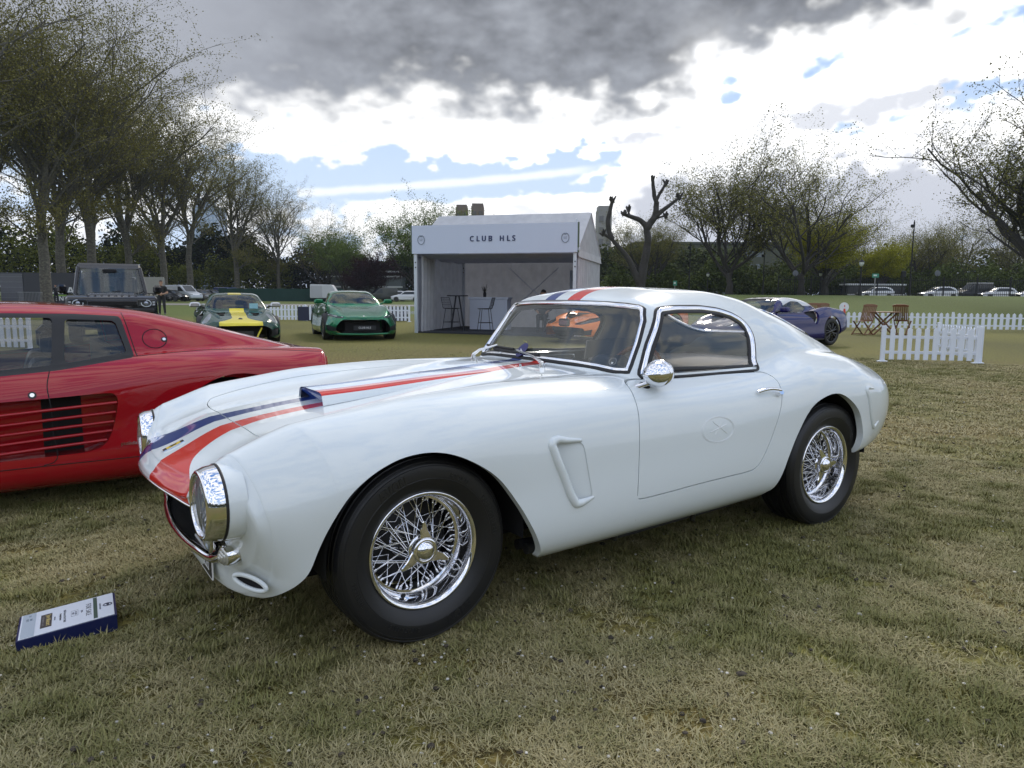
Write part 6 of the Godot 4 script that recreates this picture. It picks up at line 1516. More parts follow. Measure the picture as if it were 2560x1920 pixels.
	for sg in [-1, 1]:
		var it := part("side_intake", car); var o: Hide = cut(c[0], func(p: Vector3) -> float: return -p.z * sg)[0]; var fl := Hide.new(); fl.i = o.i
		for k in o.v.size(): fl.v.append(o.v[k] - Vector3(0, 0, sg * deep.call(o.v[k].x))); fl.n.append((o.n[k] + Vector3(.15, 0, 0)).normalized())
		var cc := cut(fl, func(p: Vector3) -> float: return absf(p.x + 1.905) - .095)
		put("intake_floor", hide_mesh(cc[1]), red, it); put("radiator_mesh", hide_mesh(cc[0]), dark, it)
		var ed: PackedInt32Array = c[2]; var he := hem(c[1], ed, func(p: Vector3, _n: Vector3) -> Vector3: return Vector3(0, 0, -signf(p.z) * (deep.call(p.x) + .002)))
		put("intake_edge", hide_mesh(cut(he, func(p: Vector3) -> float: return -p.z * sg)[0]), red, it)
		for k in 5:
			var pts := PackedVector3Array(); var y0: float = [.556, .502, .450, .400, .352][k]
			for j in 25:
				var x := lerpf(-.8, [-2.164, -2.156, -2.145, -2.13, -2.105][k], j / 24.0); var s := at_side(L, x, y0 - (x + 1.62) * .062, sg); pts.append(s[0] - s[1] * .004)
			put("strake", hide_mesh(tube(pts, .0095, 6, false, -1, Vector3(0, 0, sg), 1.7)), red, it)
	put("body", hide_mesh(sk), red, car)
	# panel gaps, flap, lock, badge
	var seams := Hide.new()
	for q in [[[-2.275, .835], [-2.42, .845], [-2.65, .857], [-2.92, .855], [-3.12, .843], [-3.40, .823]], [[-1.86, .775], [-1.842, .70], [-1.85, .60], [-1.852, .45], [-1.848, .285], [-1.80, .272]], [[-.6, .262], [-1.2, .264], [-1.85, .268], [-2.4, .272]], [[-2.247, 1.085], [-2.262, 1.02], [-2.285, .90], [-2.297, .838]]]:
		for sg in [-1, 1]:
			var pts := PackedVector3Array(); var pl := PackedVector2Array(); for p in q: pl.append(Vector2(p[0], p[1]))
			for p in spline(pl, 6): var s := at_side(L, p.x, p.y, sg); pts.append(s[0] - s[1] * .0015)
			seams.add(tube(pts, .0034, 5))
	kind(put("panel_gaps", hide_mesh(seams), dark, car), "stuff")
	var fp := part("fuel_flap", car); var rp := PackedVector3Array()
	for k in 40: var s := at_side(L, -2.405 + .066 * cos(TAU * k / 40), .932 + .055 * sin(TAU * k / 40), -1); rp.append(s[0])
	put("flap_gap", hide_mesh(tube(rp, .0026, 5, true)), dark, fp)
	var chrome := mat(Color(.9, .9, .9), .1, 1.0)
	for q in [[-2.455, .925, .011, fp], [-1.772, .655, .013, car]]:
		var s := at_side(L, q[0], q[1], -1); var lk := part("lock", q[3]); put("lock_seat", hide_mesh(tube(PackedVector3Array([s[0] - s[1] * .004, s[0] + s[1] * .003]), q[2] * 1.5, 16)), black, lk); put("lock_barrel", hide_mesh(tube(PackedVector3Array([s[0], s[0] + s[1] * .006]), q[2] * .85, 16)), chrome, lk)
	var bs := at_side(L, -2.275, .40, -1); put("maker_badge", hide_mesh(slab(round_poly(rect(.03, .042), .006), .004)), chrome, car, frame_on(bs, Vector3.UP)); bs = at_side(L, -2.235, .352, -1)
	put("script_badge", words("pininfarina", .017, "Droid Serif", .003, 400, 1.0, true), chrome, car, frame_on(bs, Vector3.UP).translated_local(Vector3(0, 0, .002)))
	inside_dark(car, -3.3, .8, .7, .6, dark); cabin_seats(car, -1.72, .26, black, .38)
	put("engine_deck", boxes([[Vector3(-2.75, .72, 0), Vector3(.9, .05, 1.3), .02], [Vector3(-2.2, .62, 0), Vector3(.05, .5, 1.4)]]), dark, car)
	var alu := mat(lin(.4, .4, .41), .3, 1.0)
	for q in [[-2.83, .90, .335], [-.28, .86, .32]]:
		for sg in [-1, 1]: alloy(car, Vector3(q[0], q[2], q[1] * sg), q[2], .215, 5, alu, .26, false)
	for sg in [-1, 1]: put("tail_corner", hide_mesh(slab(round_poly(rect(.02, .06), .008), .004)), mat(lin(.5, .03, .03), .2), car, frame_on(at_side(L, -3.44, .76, sg), Vector3.UP))

func shell(car: Node3D, p: Dictionary) -> Array:      # a low modern car from its main measures; returns [loft, skin with arches and glass cut]
	var F: float = p.f; var B: float = p.b; var R: float = p.r; var W: float = p.w; var H: float = p.h; var hy: float = p.hood; var cy: float = p.crest; var ha: float = p.haunch; var ny: float = p.nose; var cx: float = p.cowl; var ty: float = p.tail
	var low := [rw(-B - R, .42, W * .80, .55, .66, W * .80, ty - .10, W * .72, ty - .07, W * .4, ty - .06), rw(-B - R + .05, .36, W * .90, .55, .70, W * .88, ty - .03, W * .78, ty - .015, W * .4, ty - .01), rw(-B - .35, .24, W * .97, .54, .72, W * .93, ha - .04, W * .80, ty + .02, W * .45, ty + .02), rw(-B, .15, W, .52, .74, W * .955, ha, W * .80, ty + .03, W * .48, ty + .03), rw(-B * .62, .13, W * .97, .48, .70, W * .93, cy + .01, W * .80, cy, W * .5, cy), rw(cx - .1, .13, W * .94, .46, .67, W * .90, cy + .01, W * .78, hy + .02, W * .5, hy + .02), rw(-.25, .14, W * .965, .46, .64, W * .92, cy, W * .76, hy, W * .48, hy), rw(0.0, .15, W * .98, .45, .62, W * .925, cy - .02, W * .75, hy - .04, W * .46, hy - .03), rw(F * .45, .17, W * .96, .42, .56, W * .90, cy - .10, W * .72, hy - .12, W * .42, hy - .10), rw(F * .8, .17, W * .90, .36, .48, W * .84, lerpf(cy, ny, .72), W * .66, ny + .06, W * .38, ny + .07), rw(F * .95, .19, W * .82, .32, .42, W * .78, ny + .03, W * .60, ny + .012, W * .35, ny + .015), rw(F, .23, W * .72, .30, .37, W * .70, ny - .06, W * .55, ny - .045, W * .3, ny - .04)]
	var rx: float = p.roof
	var hi := func(s: float, y: float, wt: float, wb: float) -> Array: return [s, .5, wb, lerpf(.6, y, .32), wb * .98, lerpf(.6, y, .66), lerpf(wb, wt, .5), y - .07, wt * 1.08, y - .028, wt * .93, y - .006, wt * .5, y, 0.0]
	var high := [hi.call(-B - R * .45, ty - .06, W * .30, W * .62), hi.call(-B * .95, lerpf(ty, H, .42), W * .46, W * .70), hi.call(-B * .72, lerpf(ty, H, .86), W * .54, W * .76), hi.call(rx, H, W * .56, W * .78), hi.call(rx + .32, H - .035, W * .56, W * .78), hi.call(cx - .12, hy + .10, W * .70, W * .76), hi.call(cx + .05, hy - .05, W * .70, W * .74)]
	var L := body_loft(low, high, [[-B - R, -.10], [-B, -.02], [-B * .6, 0], [cx - .6, .10], [cx, .12], [0, .12], [F * .5, .24], [F, .42]], [[-B - R, .08], [-B * .7, .05], [cx, .02], [F, .02]], stations([[-B - R, -B - R + .06, 6], [-B - R + .06, -B * .7, 26], [-B * .7, 0, 60], [0, F * .8, 22], [F * .8, F, 16]]), 84, .5, 2)
	var sk := arches(loft_hide(L), [-B, 0.0], p.rr, p.rr + .045)
	var pane := glass(Color(.25, .28, .30), p.get("tint", .28))
	sk = take(sk, front_poly(smooth_poly(PackedVector2Array([Vector2(-W * .66, hy + .10), Vector2(0, hy + .085), Vector2(W * .66, hy + .10), Vector2(W * .58, lerpf(hy, H, .62)), Vector2(W * .47, H - .075), Vector2(0, H - .045), Vector2(-W * .47, H - .075), Vector2(-W * .58, lerpf(hy, H, .62))]), 4), rx + .02, cx + .2), "windscreen", pane, car, .008)
	var win: Array = p.win
	sk = take(sk, side_poly(round_poly(PackedVector2Array(win), .05, 4), 0, 0, .25), "side_window", pane, car, .008)
	return [L, sk]
func wheels(car: Node3D, p: Dictionary, m: Material, spokes: int) -> void:
	for x in [0.0, -p.b]:
		for sg in [-1, 1]: alloy(car, Vector3(x, p.rr - .008, (p.w * .955) * sg), p.rr, p.rr * .74, spokes, m)
func wing_mirrors(car: Node3D, x: float, y: float, w: float, m: Material, stem: Material) -> void:
	for sg in [-1, 1]:
		var k := part("door_mirror", car); put("mirror_stem", hide_mesh(tube(PackedVector3Array([Vector3(x + .03, y - .07, (w - .16) * sg), Vector3(x, y, (w + .02) * sg)]), .022, 6)), stem, k)
		put("mirror_shell", hide_mesh(slab(smooth_poly(PackedVector2Array([Vector2(-.11, -.05), Vector2(.10, -.055), Vector2(.12, .0), Vector2(.08, .06), Vector2(-.08, .06), Vector2(-.12, .01)]), 4), .11, .03)), m, k, Transform3D(Basis(Vector3(0, 0, 1), Vector3(0, 1, 0), Vector3(-1, 0, 0)), Vector3(x + .05, y, (w + .06) * sg)))
func other_cars() -> void:
	var black := mat(lin(.008, .008, .009), .4); var gloss := mat(lin(.007, .007, .008), .15, 0, 1.0); var lampm := mat(lin(.30, .32, .34), .12, .5); var alu := mat(lin(.25, .25, .26), .3, 1.0); var dk := mat(lin(.006, .006, .007), .8)
	# dark green sports car with a yellow stripe
	var g := thing("sports_car", "dark green sports car with a yellow centre stripe facing us", "car", Vector3(-6.5, .03, -16.9), -65.0)
	var green := mat(lin(.010, .052, .034), .25, 0, 1.0); var yel := mat(lin(.70, .58, .035), .3, 0, 1.0)
	var p := {"f": .98, "b": 2.575, "r": .86, "w": .945, "h": 1.226, "hood": .76, "crest": .80, "haunch": .90, "nose": .52, "cowl": -.42, "tail": .84, "roof": -1.35, "rr": .345, "win": [Vector2(-.62, .83), Vector2(-1.02, 1.04), Vector2(-1.35, 1.13), Vector2(-1.75, 1.10), Vector2(-2.15, .92), Vector2(-1.9, .86)]}
	var r := shell(g, p); var sk: Hide = r[1]; var L: Loft = r[0]
	for s in [1, -1]:
		var hl := [Vector2(.60, .735), Vector2(.68, .70), Vector2(.80, .56), Vector2(.80, .52), Vector2(.70, .56), Vector2(.62, .66)]; var q := PackedVector2Array(hl) if s > 0 else mirrored(hl)
		sk = take(sk, front_poly(smooth_poly(q, 3), .1, 1.0), "headlight", lampm, g)
		var iv := [Vector2(.86, .42), Vector2(.84, .26), Vector2(.56, .20), Vector2(.54, .28), Vector2(.72, .40)]; sk = take(sk, front_poly(PackedVector2Array(iv) if s > 0 else mirrored(iv), .2, 1.1), "side_intake", dk, g, .02)
		var hv := [Vector2(.12, .30), Vector2(-.10, .26), Vector2(-.02, .50), Vector2(.10, .44)]; var vq := PackedVector2Array(); for k in hv: vq.append(Vector2(k.x - .12, k.y * s))
		sk = take(sk, top_poly(vq, .6), "bonnet_vent", dk, g, .02)
	sk = take(sk, front_poly(round_poly(PackedVector2Array([Vector2(-.44, .20), Vector2(.44, .20), Vector2(.36, .40), Vector2(-.36, .40)]), .03, 3), .6, 1.1), "grille", dk, g, .02)
	var st := func(q: Vector3) -> float:
		if q.y < .40 or q.x < -2.4: return 1.0
		var w := .165 + .30 * smoothstep(.42, .84, q.x) * smoothstep(.42, .84, q.x) - .02 * smoothstep(-.5, -1.5, q.x)
		return absf(q.z) - w
	sk = take(sk, st, "yellow_stripe", yel, g)
	for s in [1, -1]: put("grille_surround", hide_mesh(tube(PackedVector3Array([Vector3(.80, .42, .44 * s), Vector3(.85, .30, .37 * s), Vector3(.87, .21, .33 * s)]), .022, 6)), yel, g)
	put("nose_badge", hide_mesh(lathe([[.045, 0], [.045, .006], [.001, .009]], 20, Vector3(.55, .83, 0).normalized())), black, g, Transform3D(Basis(), at_top(L, .66, 0)[0]))
	put("body", hide_mesh(sk), green, g); put("number_plate", boxes([[Vector3(.93, .30, 0), Vector3(.012, .11, .5)]]), mat(lin(.03, .03, .03), .4), g)
	put("window_card", boxes([[Vector3(-.55, .90, -.40), Vector3(.01, .13, .2)]]), mat(lin(.30, .55, .62), .6), g, Transform3D(Basis(Vector3.BACK, .0), Vector3.ZERO))
	inside_dark(g, -3.2, .7, .75, .6, dk); cabin_seats(g, -1.55, .25, mat(lin(.05, .02, .018), .6)); wheels(g, p, gloss, 10); wing_mirrors(g, -.62, .93, .86, mat(lin(.55, .56, .57), .2, .6), black)
	# metallic green grand tourer
	var t := thing("grand_tourer", "metallic emerald green coupe facing us beside the tent", "car", Vector3(-4.10, .04, -19.0), -69.0)
	var em := mat(lin(.012, .165, .070), .22, .55, 1.0)
	p = {"f": .96, "b": 2.67, "r": .98, "w": .975, "h": 1.30, "hood": .86, "crest": .90, "haunch": .97, "nose": .60, "cowl": -.62, "tail": .93, "roof": -1.62, "rr": .355, "win": [Vector2(-.86, .93), Vector2(-1.25, 1.13), Vector2(-1.62, 1.20), Vector2(-2.1, 1.15), Vector2(-2.45, .99), Vector2(-1.9, .94)]}
	r = shell(t, p); sk = r[1]; L = r[0]
	for s in [1, -1]:
		var hl := [Vector2(.46, .605), Vector2(.58, .635), Vector2(.83, .70), Vector2(.86, .67), Vector2(.82, .63), Vector2(.60, .585)]; sk = take(sk, front_poly(PackedVector2Array(hl) if s > 0 else mirrored(hl), .2, 1.0), "headlight", mat(lin(.05, .055, .06), .1, .3), t)
		put("light_strip", hide_mesh(tube(PackedVector3Array([at_nose(L, .52, .612) * Vector3(1, 1, s) + Vector3(.006, 0, 0), at_nose(L, .68, .640) * Vector3(1, 1, s) + Vector3(.006, 0, 0), at_nose(L, .82, .672) * Vector3(1, 1, s) + Vector3(.006, 0, 0)]), .009, 5)), mat(lin(.7, .72, .75), .2), t)
		var iv := [Vector2(.90, .42), Vector2(.88, .27), Vector2(.66, .26), Vector2(.70, .36)]; sk = take(sk, front_poly(PackedVector2Array(iv) if s > 0 else mirrored(iv), .2, 1.1), "side_intake", dk, t, .02)
	sk = take(sk, front_poly(round_poly(PackedVector2Array([Vector2(-.64, .25), Vector2(.64, .25), Vector2(.66, .42), Vector2(-.66, .42)]), .03, 3), .4, 1.1), "grille", dk, t, .02)
	sk = take(sk, front_poly(round_poly(PackedVector2Array([Vector2(-.48, .586), Vector2(.48, .586), Vector2(.48, .602), Vector2(-.48, .602)]), .005, 2), .4, 1.1), "nose_slot", dk, t, .01)
	put("body", hide_mesh(sk), em, t); put("splitter", hide_mesh(tube(PackedVector3Array([Vector3(.55, .19, -.82), Vector3(.84, .185, -.5), Vector3(.94, .18, 0), Vector3(.84, .185, .5), Vector3(.55, .19, .82)]), .03, 6)), em, t)
	put("number_plate", boxes([[Vector3(.97, .345, 0), Vector3(.012, .115, .56), .003]]), mat(lin(.012, .014, .02), .4), t); put("plate_lettering", words("CLUB HLS", .05, "Droid Sans", .003, 700), mat(lin(.5, .52, .55), .5), t, Transform3D(Basis(Vector3(0, 0, -1), Vector3.UP, Vector3.RIGHT), Vector3(.978, .35, 0)))
	put("nose_badge", hide_mesh(slab(round_poly(rect(.04, .055), .008), .004)), mat(lin(.6, .6, .58), .3), t, frame_on(at_top(L, .86, 0), Vector3(-1, 0, 0)))
	inside_dark(t, -3.3, .7, .78, .6, dk); cabin_seats(t, -1.85, .28, mat(lin(.02, .022, .025), .6)); wheels(t, p, gloss, 10); wing_mirrors(t, -.80, 1.0, .88, em, em)
	# orange supercar seen through the coupe's glass
	var o := thing("supercar", "orange supercar seen through the coupe's windscreen", "car", Vector3(1.98, .03, -18.9), 222.0)
	var ora := mat(lin(.72, .19, .022), .25, .1, 1.0)
	p = {"f": 1.06, "b": 2.67, "r": .82, "w": .96, "h": 1.196, "hood": .70, "crest": .78, "haunch": .90, "nose": .46, "cowl": -.18, "tail": .84, "roof": -1.25, "rr": .345, "tint": .5, "win": [Vector2(-.50, .80), Vector2(-.95, 1.02), Vector2(-1.25, 1.09), Vector2(-1.75, 1.04), Vector2(-1.95, .92), Vector2(-1.7, .84)]}
	r = shell(o, p); sk = r[1]
	for s in [1, -1]:
		var hl := [Vector2(.40, .50), Vector2(.56, .60), Vector2(.76, .67), Vector2(.84, .66), Vector2(.83, .58), Vector2(.68, .50), Vector2(.52, .475)]; sk = take(sk, front_poly(smooth_poly(PackedVector2Array(hl) if s > 0 else mirrored(hl), 3), .1, 1.1), "headlight", gloss, o, .02)
		var iv := [Vector2(.82, .36), Vector2(.80, .22), Vector2(.46, .20), Vector2(.52, .28)]; sk = take(sk, front_poly(PackedVector2Array(iv) if s > 0 else mirrored(iv), .2, 1.1), "side_intake", dk, o, .03)
	sk = take(sk, side_poly(smooth_poly(PackedVector2Array([Vector2(-1.75, .78), Vector2(-1.95, .72), Vector2(-2.2, .50), Vector2(-2.1, .40), Vector2(-1.7, .55)]), 3), 0, 0, .4), "flank_intake", dk, o, .04)
	put("body", hide_mesh(sk), ora, o); put("number_plate", boxes([[Vector3(1.04, .37, .0), Vector3(.012, .11, .5)]]), mat(lin(.02, .02, .02), .4), o); put("splitter", boxes([[Vector3(.72, .13, 0), Vector3(.5, .03, 1.5), .01]]), dk, o)
	inside_dark(o, -3.2, .7, .75, .6, dk); cabin_seats(o, -1.4, .24, mat(lin(.02, .02, .022), .6)); wheels(o, p, gloss, 10); wing_mirrors(o, -.5, .92, .88, ora, black)
	# deep blue supercar behind the coupe's tail
	var b := thing("supercar", "deep blue supercar with a pale roof line, parked behind the coupe's tail", "car", Vector3(5.32, .03, -17.15), 214.0)
	var blu := mat(lin(.007, .005, .085), .22, 0, .8)
	p = {"f": 1.02, "b": 2.64, "r": .86, "w": .957, "h": 1.20, "hood": .72, "crest": .80, "haunch": .95, "nose": .48, "cowl": -.30, "tail": .86, "roof": -1.32, "rr": .35, "tint": .22, "win": [Vector2(-.62, .80), Vector2(-1.0, 1.0), Vector2(-1.32, 1.10), Vector2(-1.62, 1.09), Vector2(-1.90, .94), Vector2(-1.66, .83)]}
	r = shell(b, p); sk = r[1]; L = r[0]
	for s in [1, -1]:
		var hl := [Vector2(.44, .52), Vector2(.62, .64), Vector2(.80, .68), Vector2(.78, .60), Vector2(.6, .52)]; sk = take(sk, front_poly(PackedVector2Array(hl) if s > 0 else mirrored(hl), .1, 1.1), "headlight", lampm, b, .01)
	var c := cut(sk, side_poly(smooth_poly(PackedVector2Array([Vector2(-1.66, .80), Vector2(-1.86, .845), Vector2(-2.06, .86), Vector2(-2.12, .80), Vector2(-2.06, .64), Vector2(-1.98, .55), Vector2(-1.90, .56), Vector2(-1.82, .66)]), 4), 0, 0, .4)); sk = c[1]
	var hm := hem(c[1], c[2], func(q: Vector3, _n: Vector3) -> Vector3: return Vector3(0, 0, -signf(q.z) * .06)); put("intake_edge", hide_mesh(hm), blu, b)
	var ib := Hide.new(); ib.i = c[0].i; ib.n = c[0].n; for q in c[0].v: ib.v.append(q - Vector3(0, 0, signf(q.z) * .09))
	put("flank_intake", hide_mesh(ib), dk, b)
	sk = take(sk, func(q: Vector3) -> float: return maxf(maxf(1.02 - q.y, absf(q.z) - .44), maxf(q.x + .95, -2.1 - q.x)), "roof_panel", mat(lin(.03, .033, .035), .2, 0, 1.0), b)
	sk = take(sk, func(q: Vector3) -> float: return maxf(maxf(.99 - q.y, .40 - absf(q.z)), maxf(q.x + 1.0, -2.35 - q.x)), "roof_rail", mat(lin(.62, .63, .64), .25, 0, 1.0), b)
	put("body", hide_mesh(sk), blu, b); put("side_skirt", boxes([[Vector3(-1.35, .17, .90), Vector3(1.9, .06, .10), .02], [Vector3(-1.35, .17, -.90), Vector3(1.9, .06, .10), .02]]), black, b)
	inside_dark(b, -3.2, .7, .75, .6, dk); cabin_seats(b, -1.5, .24, mat(lin(.03, .03, .033), .6)); wheels(b, p, gloss, 7); wing_mirrors(b, -.66, .90, .87, blu, black)
	off_roader()
func at_nose(L: Loft, z: float, y: float) -> Vector3:      # the point of a nose at that height and distance from the middle
	var best := Vector3.ZERO; var bd := 1e9
	for q in L.P:
		if q.x < .1: continue
		var d := Vector2(q.z - z, q.y - y).length_squared()
		if d < bd: bd = d; best = q
	return best
func off_roader() -> void:
	var t := thing("off_roader", "black boxy off-road car facing us behind the red car", "off-roader", Vector3(-9.75, .05, -17.4), -60.0)
	var blk := mat(lin(.008, .008, .010), .18, 0, 1.0); var satin := mat(lin(.014, .014, .016), .4); var dk := mat(lin(.005, .005, .006), .8); var grey := mat(lin(.045, .045, .05), .3, .4)
	var W := .955
	var ol := PackedVector2Array([Vector2(-3.75, .55), Vector2(-3.80, .75), Vector2(-3.78, 1.08), Vector2(-.75, 1.13), Vector2(-.1, 1.16), Vector2(.58, 1.115), Vector2(.70, 1.06), Vector2(.74, .95), Vector2(.76, .62), Vector2(.68, .42), Vector2(.3, .38), Vector2(-3.4, .38)])
	put("body", hide_mesh(slab(round_poly(ol, .05, 4), W * 2 - .02, .045)), blk, t, Transform3D(Basis(), Vector3(0, 0, -W + .01)))
	# greenhouse: pillars, roof and panes
	var gh := Hide.new(); var prof := [[-.78, 1.12, .80], [-1.22, 1.80, .70], [-1.45, 1.93, .66], [-3.3, 1.95, .66], [-3.62, 1.86, .68], [-3.74, 1.12, .80]]
	var rf := PackedVector2Array([Vector2(-1.20, 1.80), Vector2(-1.36, 1.90), Vector2(-1.6, 1.945), Vector2(-3.3, 1.965), Vector2(-3.62, 1.90), Vector2(-3.64, 1.80)])
	put("roof", hide_mesh(slab(rf, 1.44, .05)), satin, t, Transform3D(Basis(), Vector3(0, 0, -.72)))
	var pane := glass(Color(.30, .34, .36), .42)
	for sg in [-1, 1]:
		put("front_pillar", hide_mesh(tube(PackedVector3Array([Vector3(-.74, 1.12, .79 * sg), Vector3(-1.22, 1.82, .69 * sg)]), .045, 6)), blk, t)
		for x in [-1.98, -2.9, -3.66]: put("side_pillar", hide_mesh(tube(PackedVector3Array([Vector3(x, 1.1, .80 * sg), Vector3(x + .02, 1.86, .70 * sg)]), .05, 6)), blk, t)
		var sh := Hide.new(); for q in [[-.80, 1.13, .80], [-1.24, 1.82, .70], [-3.62, 1.84, .70], [-3.7, 1.11, .80]]: sh.v.append(Vector3(q[0], q[1], q[2] * sg)); sh.n.append(Vector3(0, .1, sg).normalized())
		sh.tri(0, 1, 2); sh.tri(0, 2, 3); put("side_window", hide_mesh(sh), pane, t)
	var ws := Hide.new()
	for a in 13:
		for b in 2: var z := lerpf(-.78, .78, a / 12.0) * (1.0 - .12 * b); ws.v.append(Vector3((-.72 if b == 0 else -1.20) - .07 * z * z, 1.13 if b == 0 else 1.81, z)); ws.n.append(Vector3(.8, .55, z * .25).normalized())
	for a in 12: ws.tri(a * 2, a * 2 + 1, a * 2 + 2); ws.tri(a * 2 + 1, a * 2 + 3, a * 2 + 2)
	put("windscreen", hide_mesh(ws), pane, t); put("rear_window", boxes([[Vector3(-3.70, 1.5, 0), Vector3(.02, .55, 1.2)]]), pane, t)
	put("cabin_mirror", boxes([[Vector3(-1.12, 1.74, 0), Vector3(.05, .09, .32), .02]]), dk, t)
	for k in 2: put("wiper", hide_mesh(tube(PackedVector3Array([Vector3(-.66, 1.165, .45 - .75 * k), Vector3(-.70, 1.18, .1 - .75 * k), Vector3(-.76, 1.235, -.22 - .52 * k)]), .013, 5)), dk, t)
	# bonnet rib, front face, lamps
	put("bonnet_bulge", hide_mesh(slab(round_poly(PackedVector2Array([Vector2(-.62, 1.14), Vector2(-.1, 1.205), Vector2(.45, 1.165), Vector2(.55, 1.10)]), .04, 4), 1.0, .04)), blk, t, Transform3D(Basis(), Vector3(0, 0, -.5)))
	var nm := "DEFENDER"
	for k in 8: put("bonnet_letter", words(nm[k], .048, "Droid Sans", .008, 700, 1.6), grey, t, Transform3D(Basis(Vector3(0, 0, -1.7), Vector3(-.75, .66, 0), Vector3(.66, .75, 0)), Vector3(.60, 1.118, .49 - .14 * k)))
	put("grille", boxes([[Vector3(.745, .93, 0), Vector3(.03, .11, 1.0), .01]]), dk, t)
	for k in 3: put("grille_bar", boxes([[Vector3(.765, .90 + .03 * k, 0), Vector3(.012, .008, .96)]]), grey, t)
	put("lower_grille", boxes([[Vector3(.765, .62, 0), Vector3(.03, .13, 1.1), .01]]), dk, t); put("bumper", boxes([[Vector3(.74, .76, 0), Vector3(.12, .12, 1.74), .03], [Vector3(.70, .48, 0), Vector3(.2, .12, 1.5), .03]]), satin, t)
	for sg in [-1, 1]:
		var h := part("headlight", t); put("lamp_case", boxes([[Vector3(.745, .94, .70 * sg), Vector3(.05, .18, .36), .02]]), mat(lin(.02, .021, .024), .1, 0, 1), h)
		var rg := PackedVector3Array(); for k in 20: var a := TAU * k / 24.0 + PI * 1.08 - TAU * 2 / 24.0; rg.append(Vector3(.775, .935 + sin(a) * .077, (.70 + cos(a) * .105) * sg))
		put("lamp_ring", hide_mesh(tube(rg, .011, 6)), mat(lin(.55, .60, .66), .2), h)
		put("lamp_eye", hide_mesh(lathe([[.045, 0], [.04, .012], [.001, .02]], 20, Vector3.RIGHT)), mat(lin(.35, .38, .45), .1, .6), h, Transform3D(Basis(), Vector3(.768, .94, .70 * sg)))
		for k in 2: put("side_square", boxes([[Vector3(.772, .965 - .055 * k, .86 * sg), Vector3(.01, .04, .05)]]), mat(lin(.4, .42, .46), .2), h)
		var ar := PackedVector2Array()
		for k in 13: var a := PI * k / 12.0; ar.append(Vector2(cos(a) * .56, .44 + sin(a) * .56))
		for k in 13: var a := PI * (12 - k) / 12.0; ar.append(Vector2(cos(a) * .45, .44 + sin(a) * .45))
		for x in [-.12, -3.12]: put("arch_flare", hide_mesh(slab(ar, .13, .02)), satin, t, Transform3D(Basis(), Vector3(x, 0, .90 * sg - .065)))
		var mi := part("door_mirror", t); put("mirror_stem", boxes([[Vector3(-.82, 1.16, .93 * sg), Vector3(.08, .05, .2), .01]]), blk, mi); put("mirror_shell", boxes([[Vector3(-.80, 1.27, 1.05 * sg), Vector3(.14, .22, .2), .05]]), blk, mi)
		for x in [-.12, -3.12]: alloy(t, Vector3(x, .40, .93 * sg), .40, .27, 6, mat(lin(.02, .02, .022), .3, .5), .26)
	put("chassis", boxes([[Vector3(-1.5, .42, 0), Vector3(4.2, .2, 1.2)]]), dk, t); put("interior", boxes([[Vector3(-2.2, .98, 0), Vector3(2.6, .2, 1.4), .05], [Vector3(-.95, 1.10, 0), Vector3(.4, .10, 1.4), .04]]), dk, t)
	for z in [-.4, .4]: put("seat", boxes([[Vector3(-1.95, 1.28, z), Vector3(.18, .62, .5), .07], [Vector3(-1.98, 1.66, z), Vector3(.1, .16, .26), .04]]), satin, t)
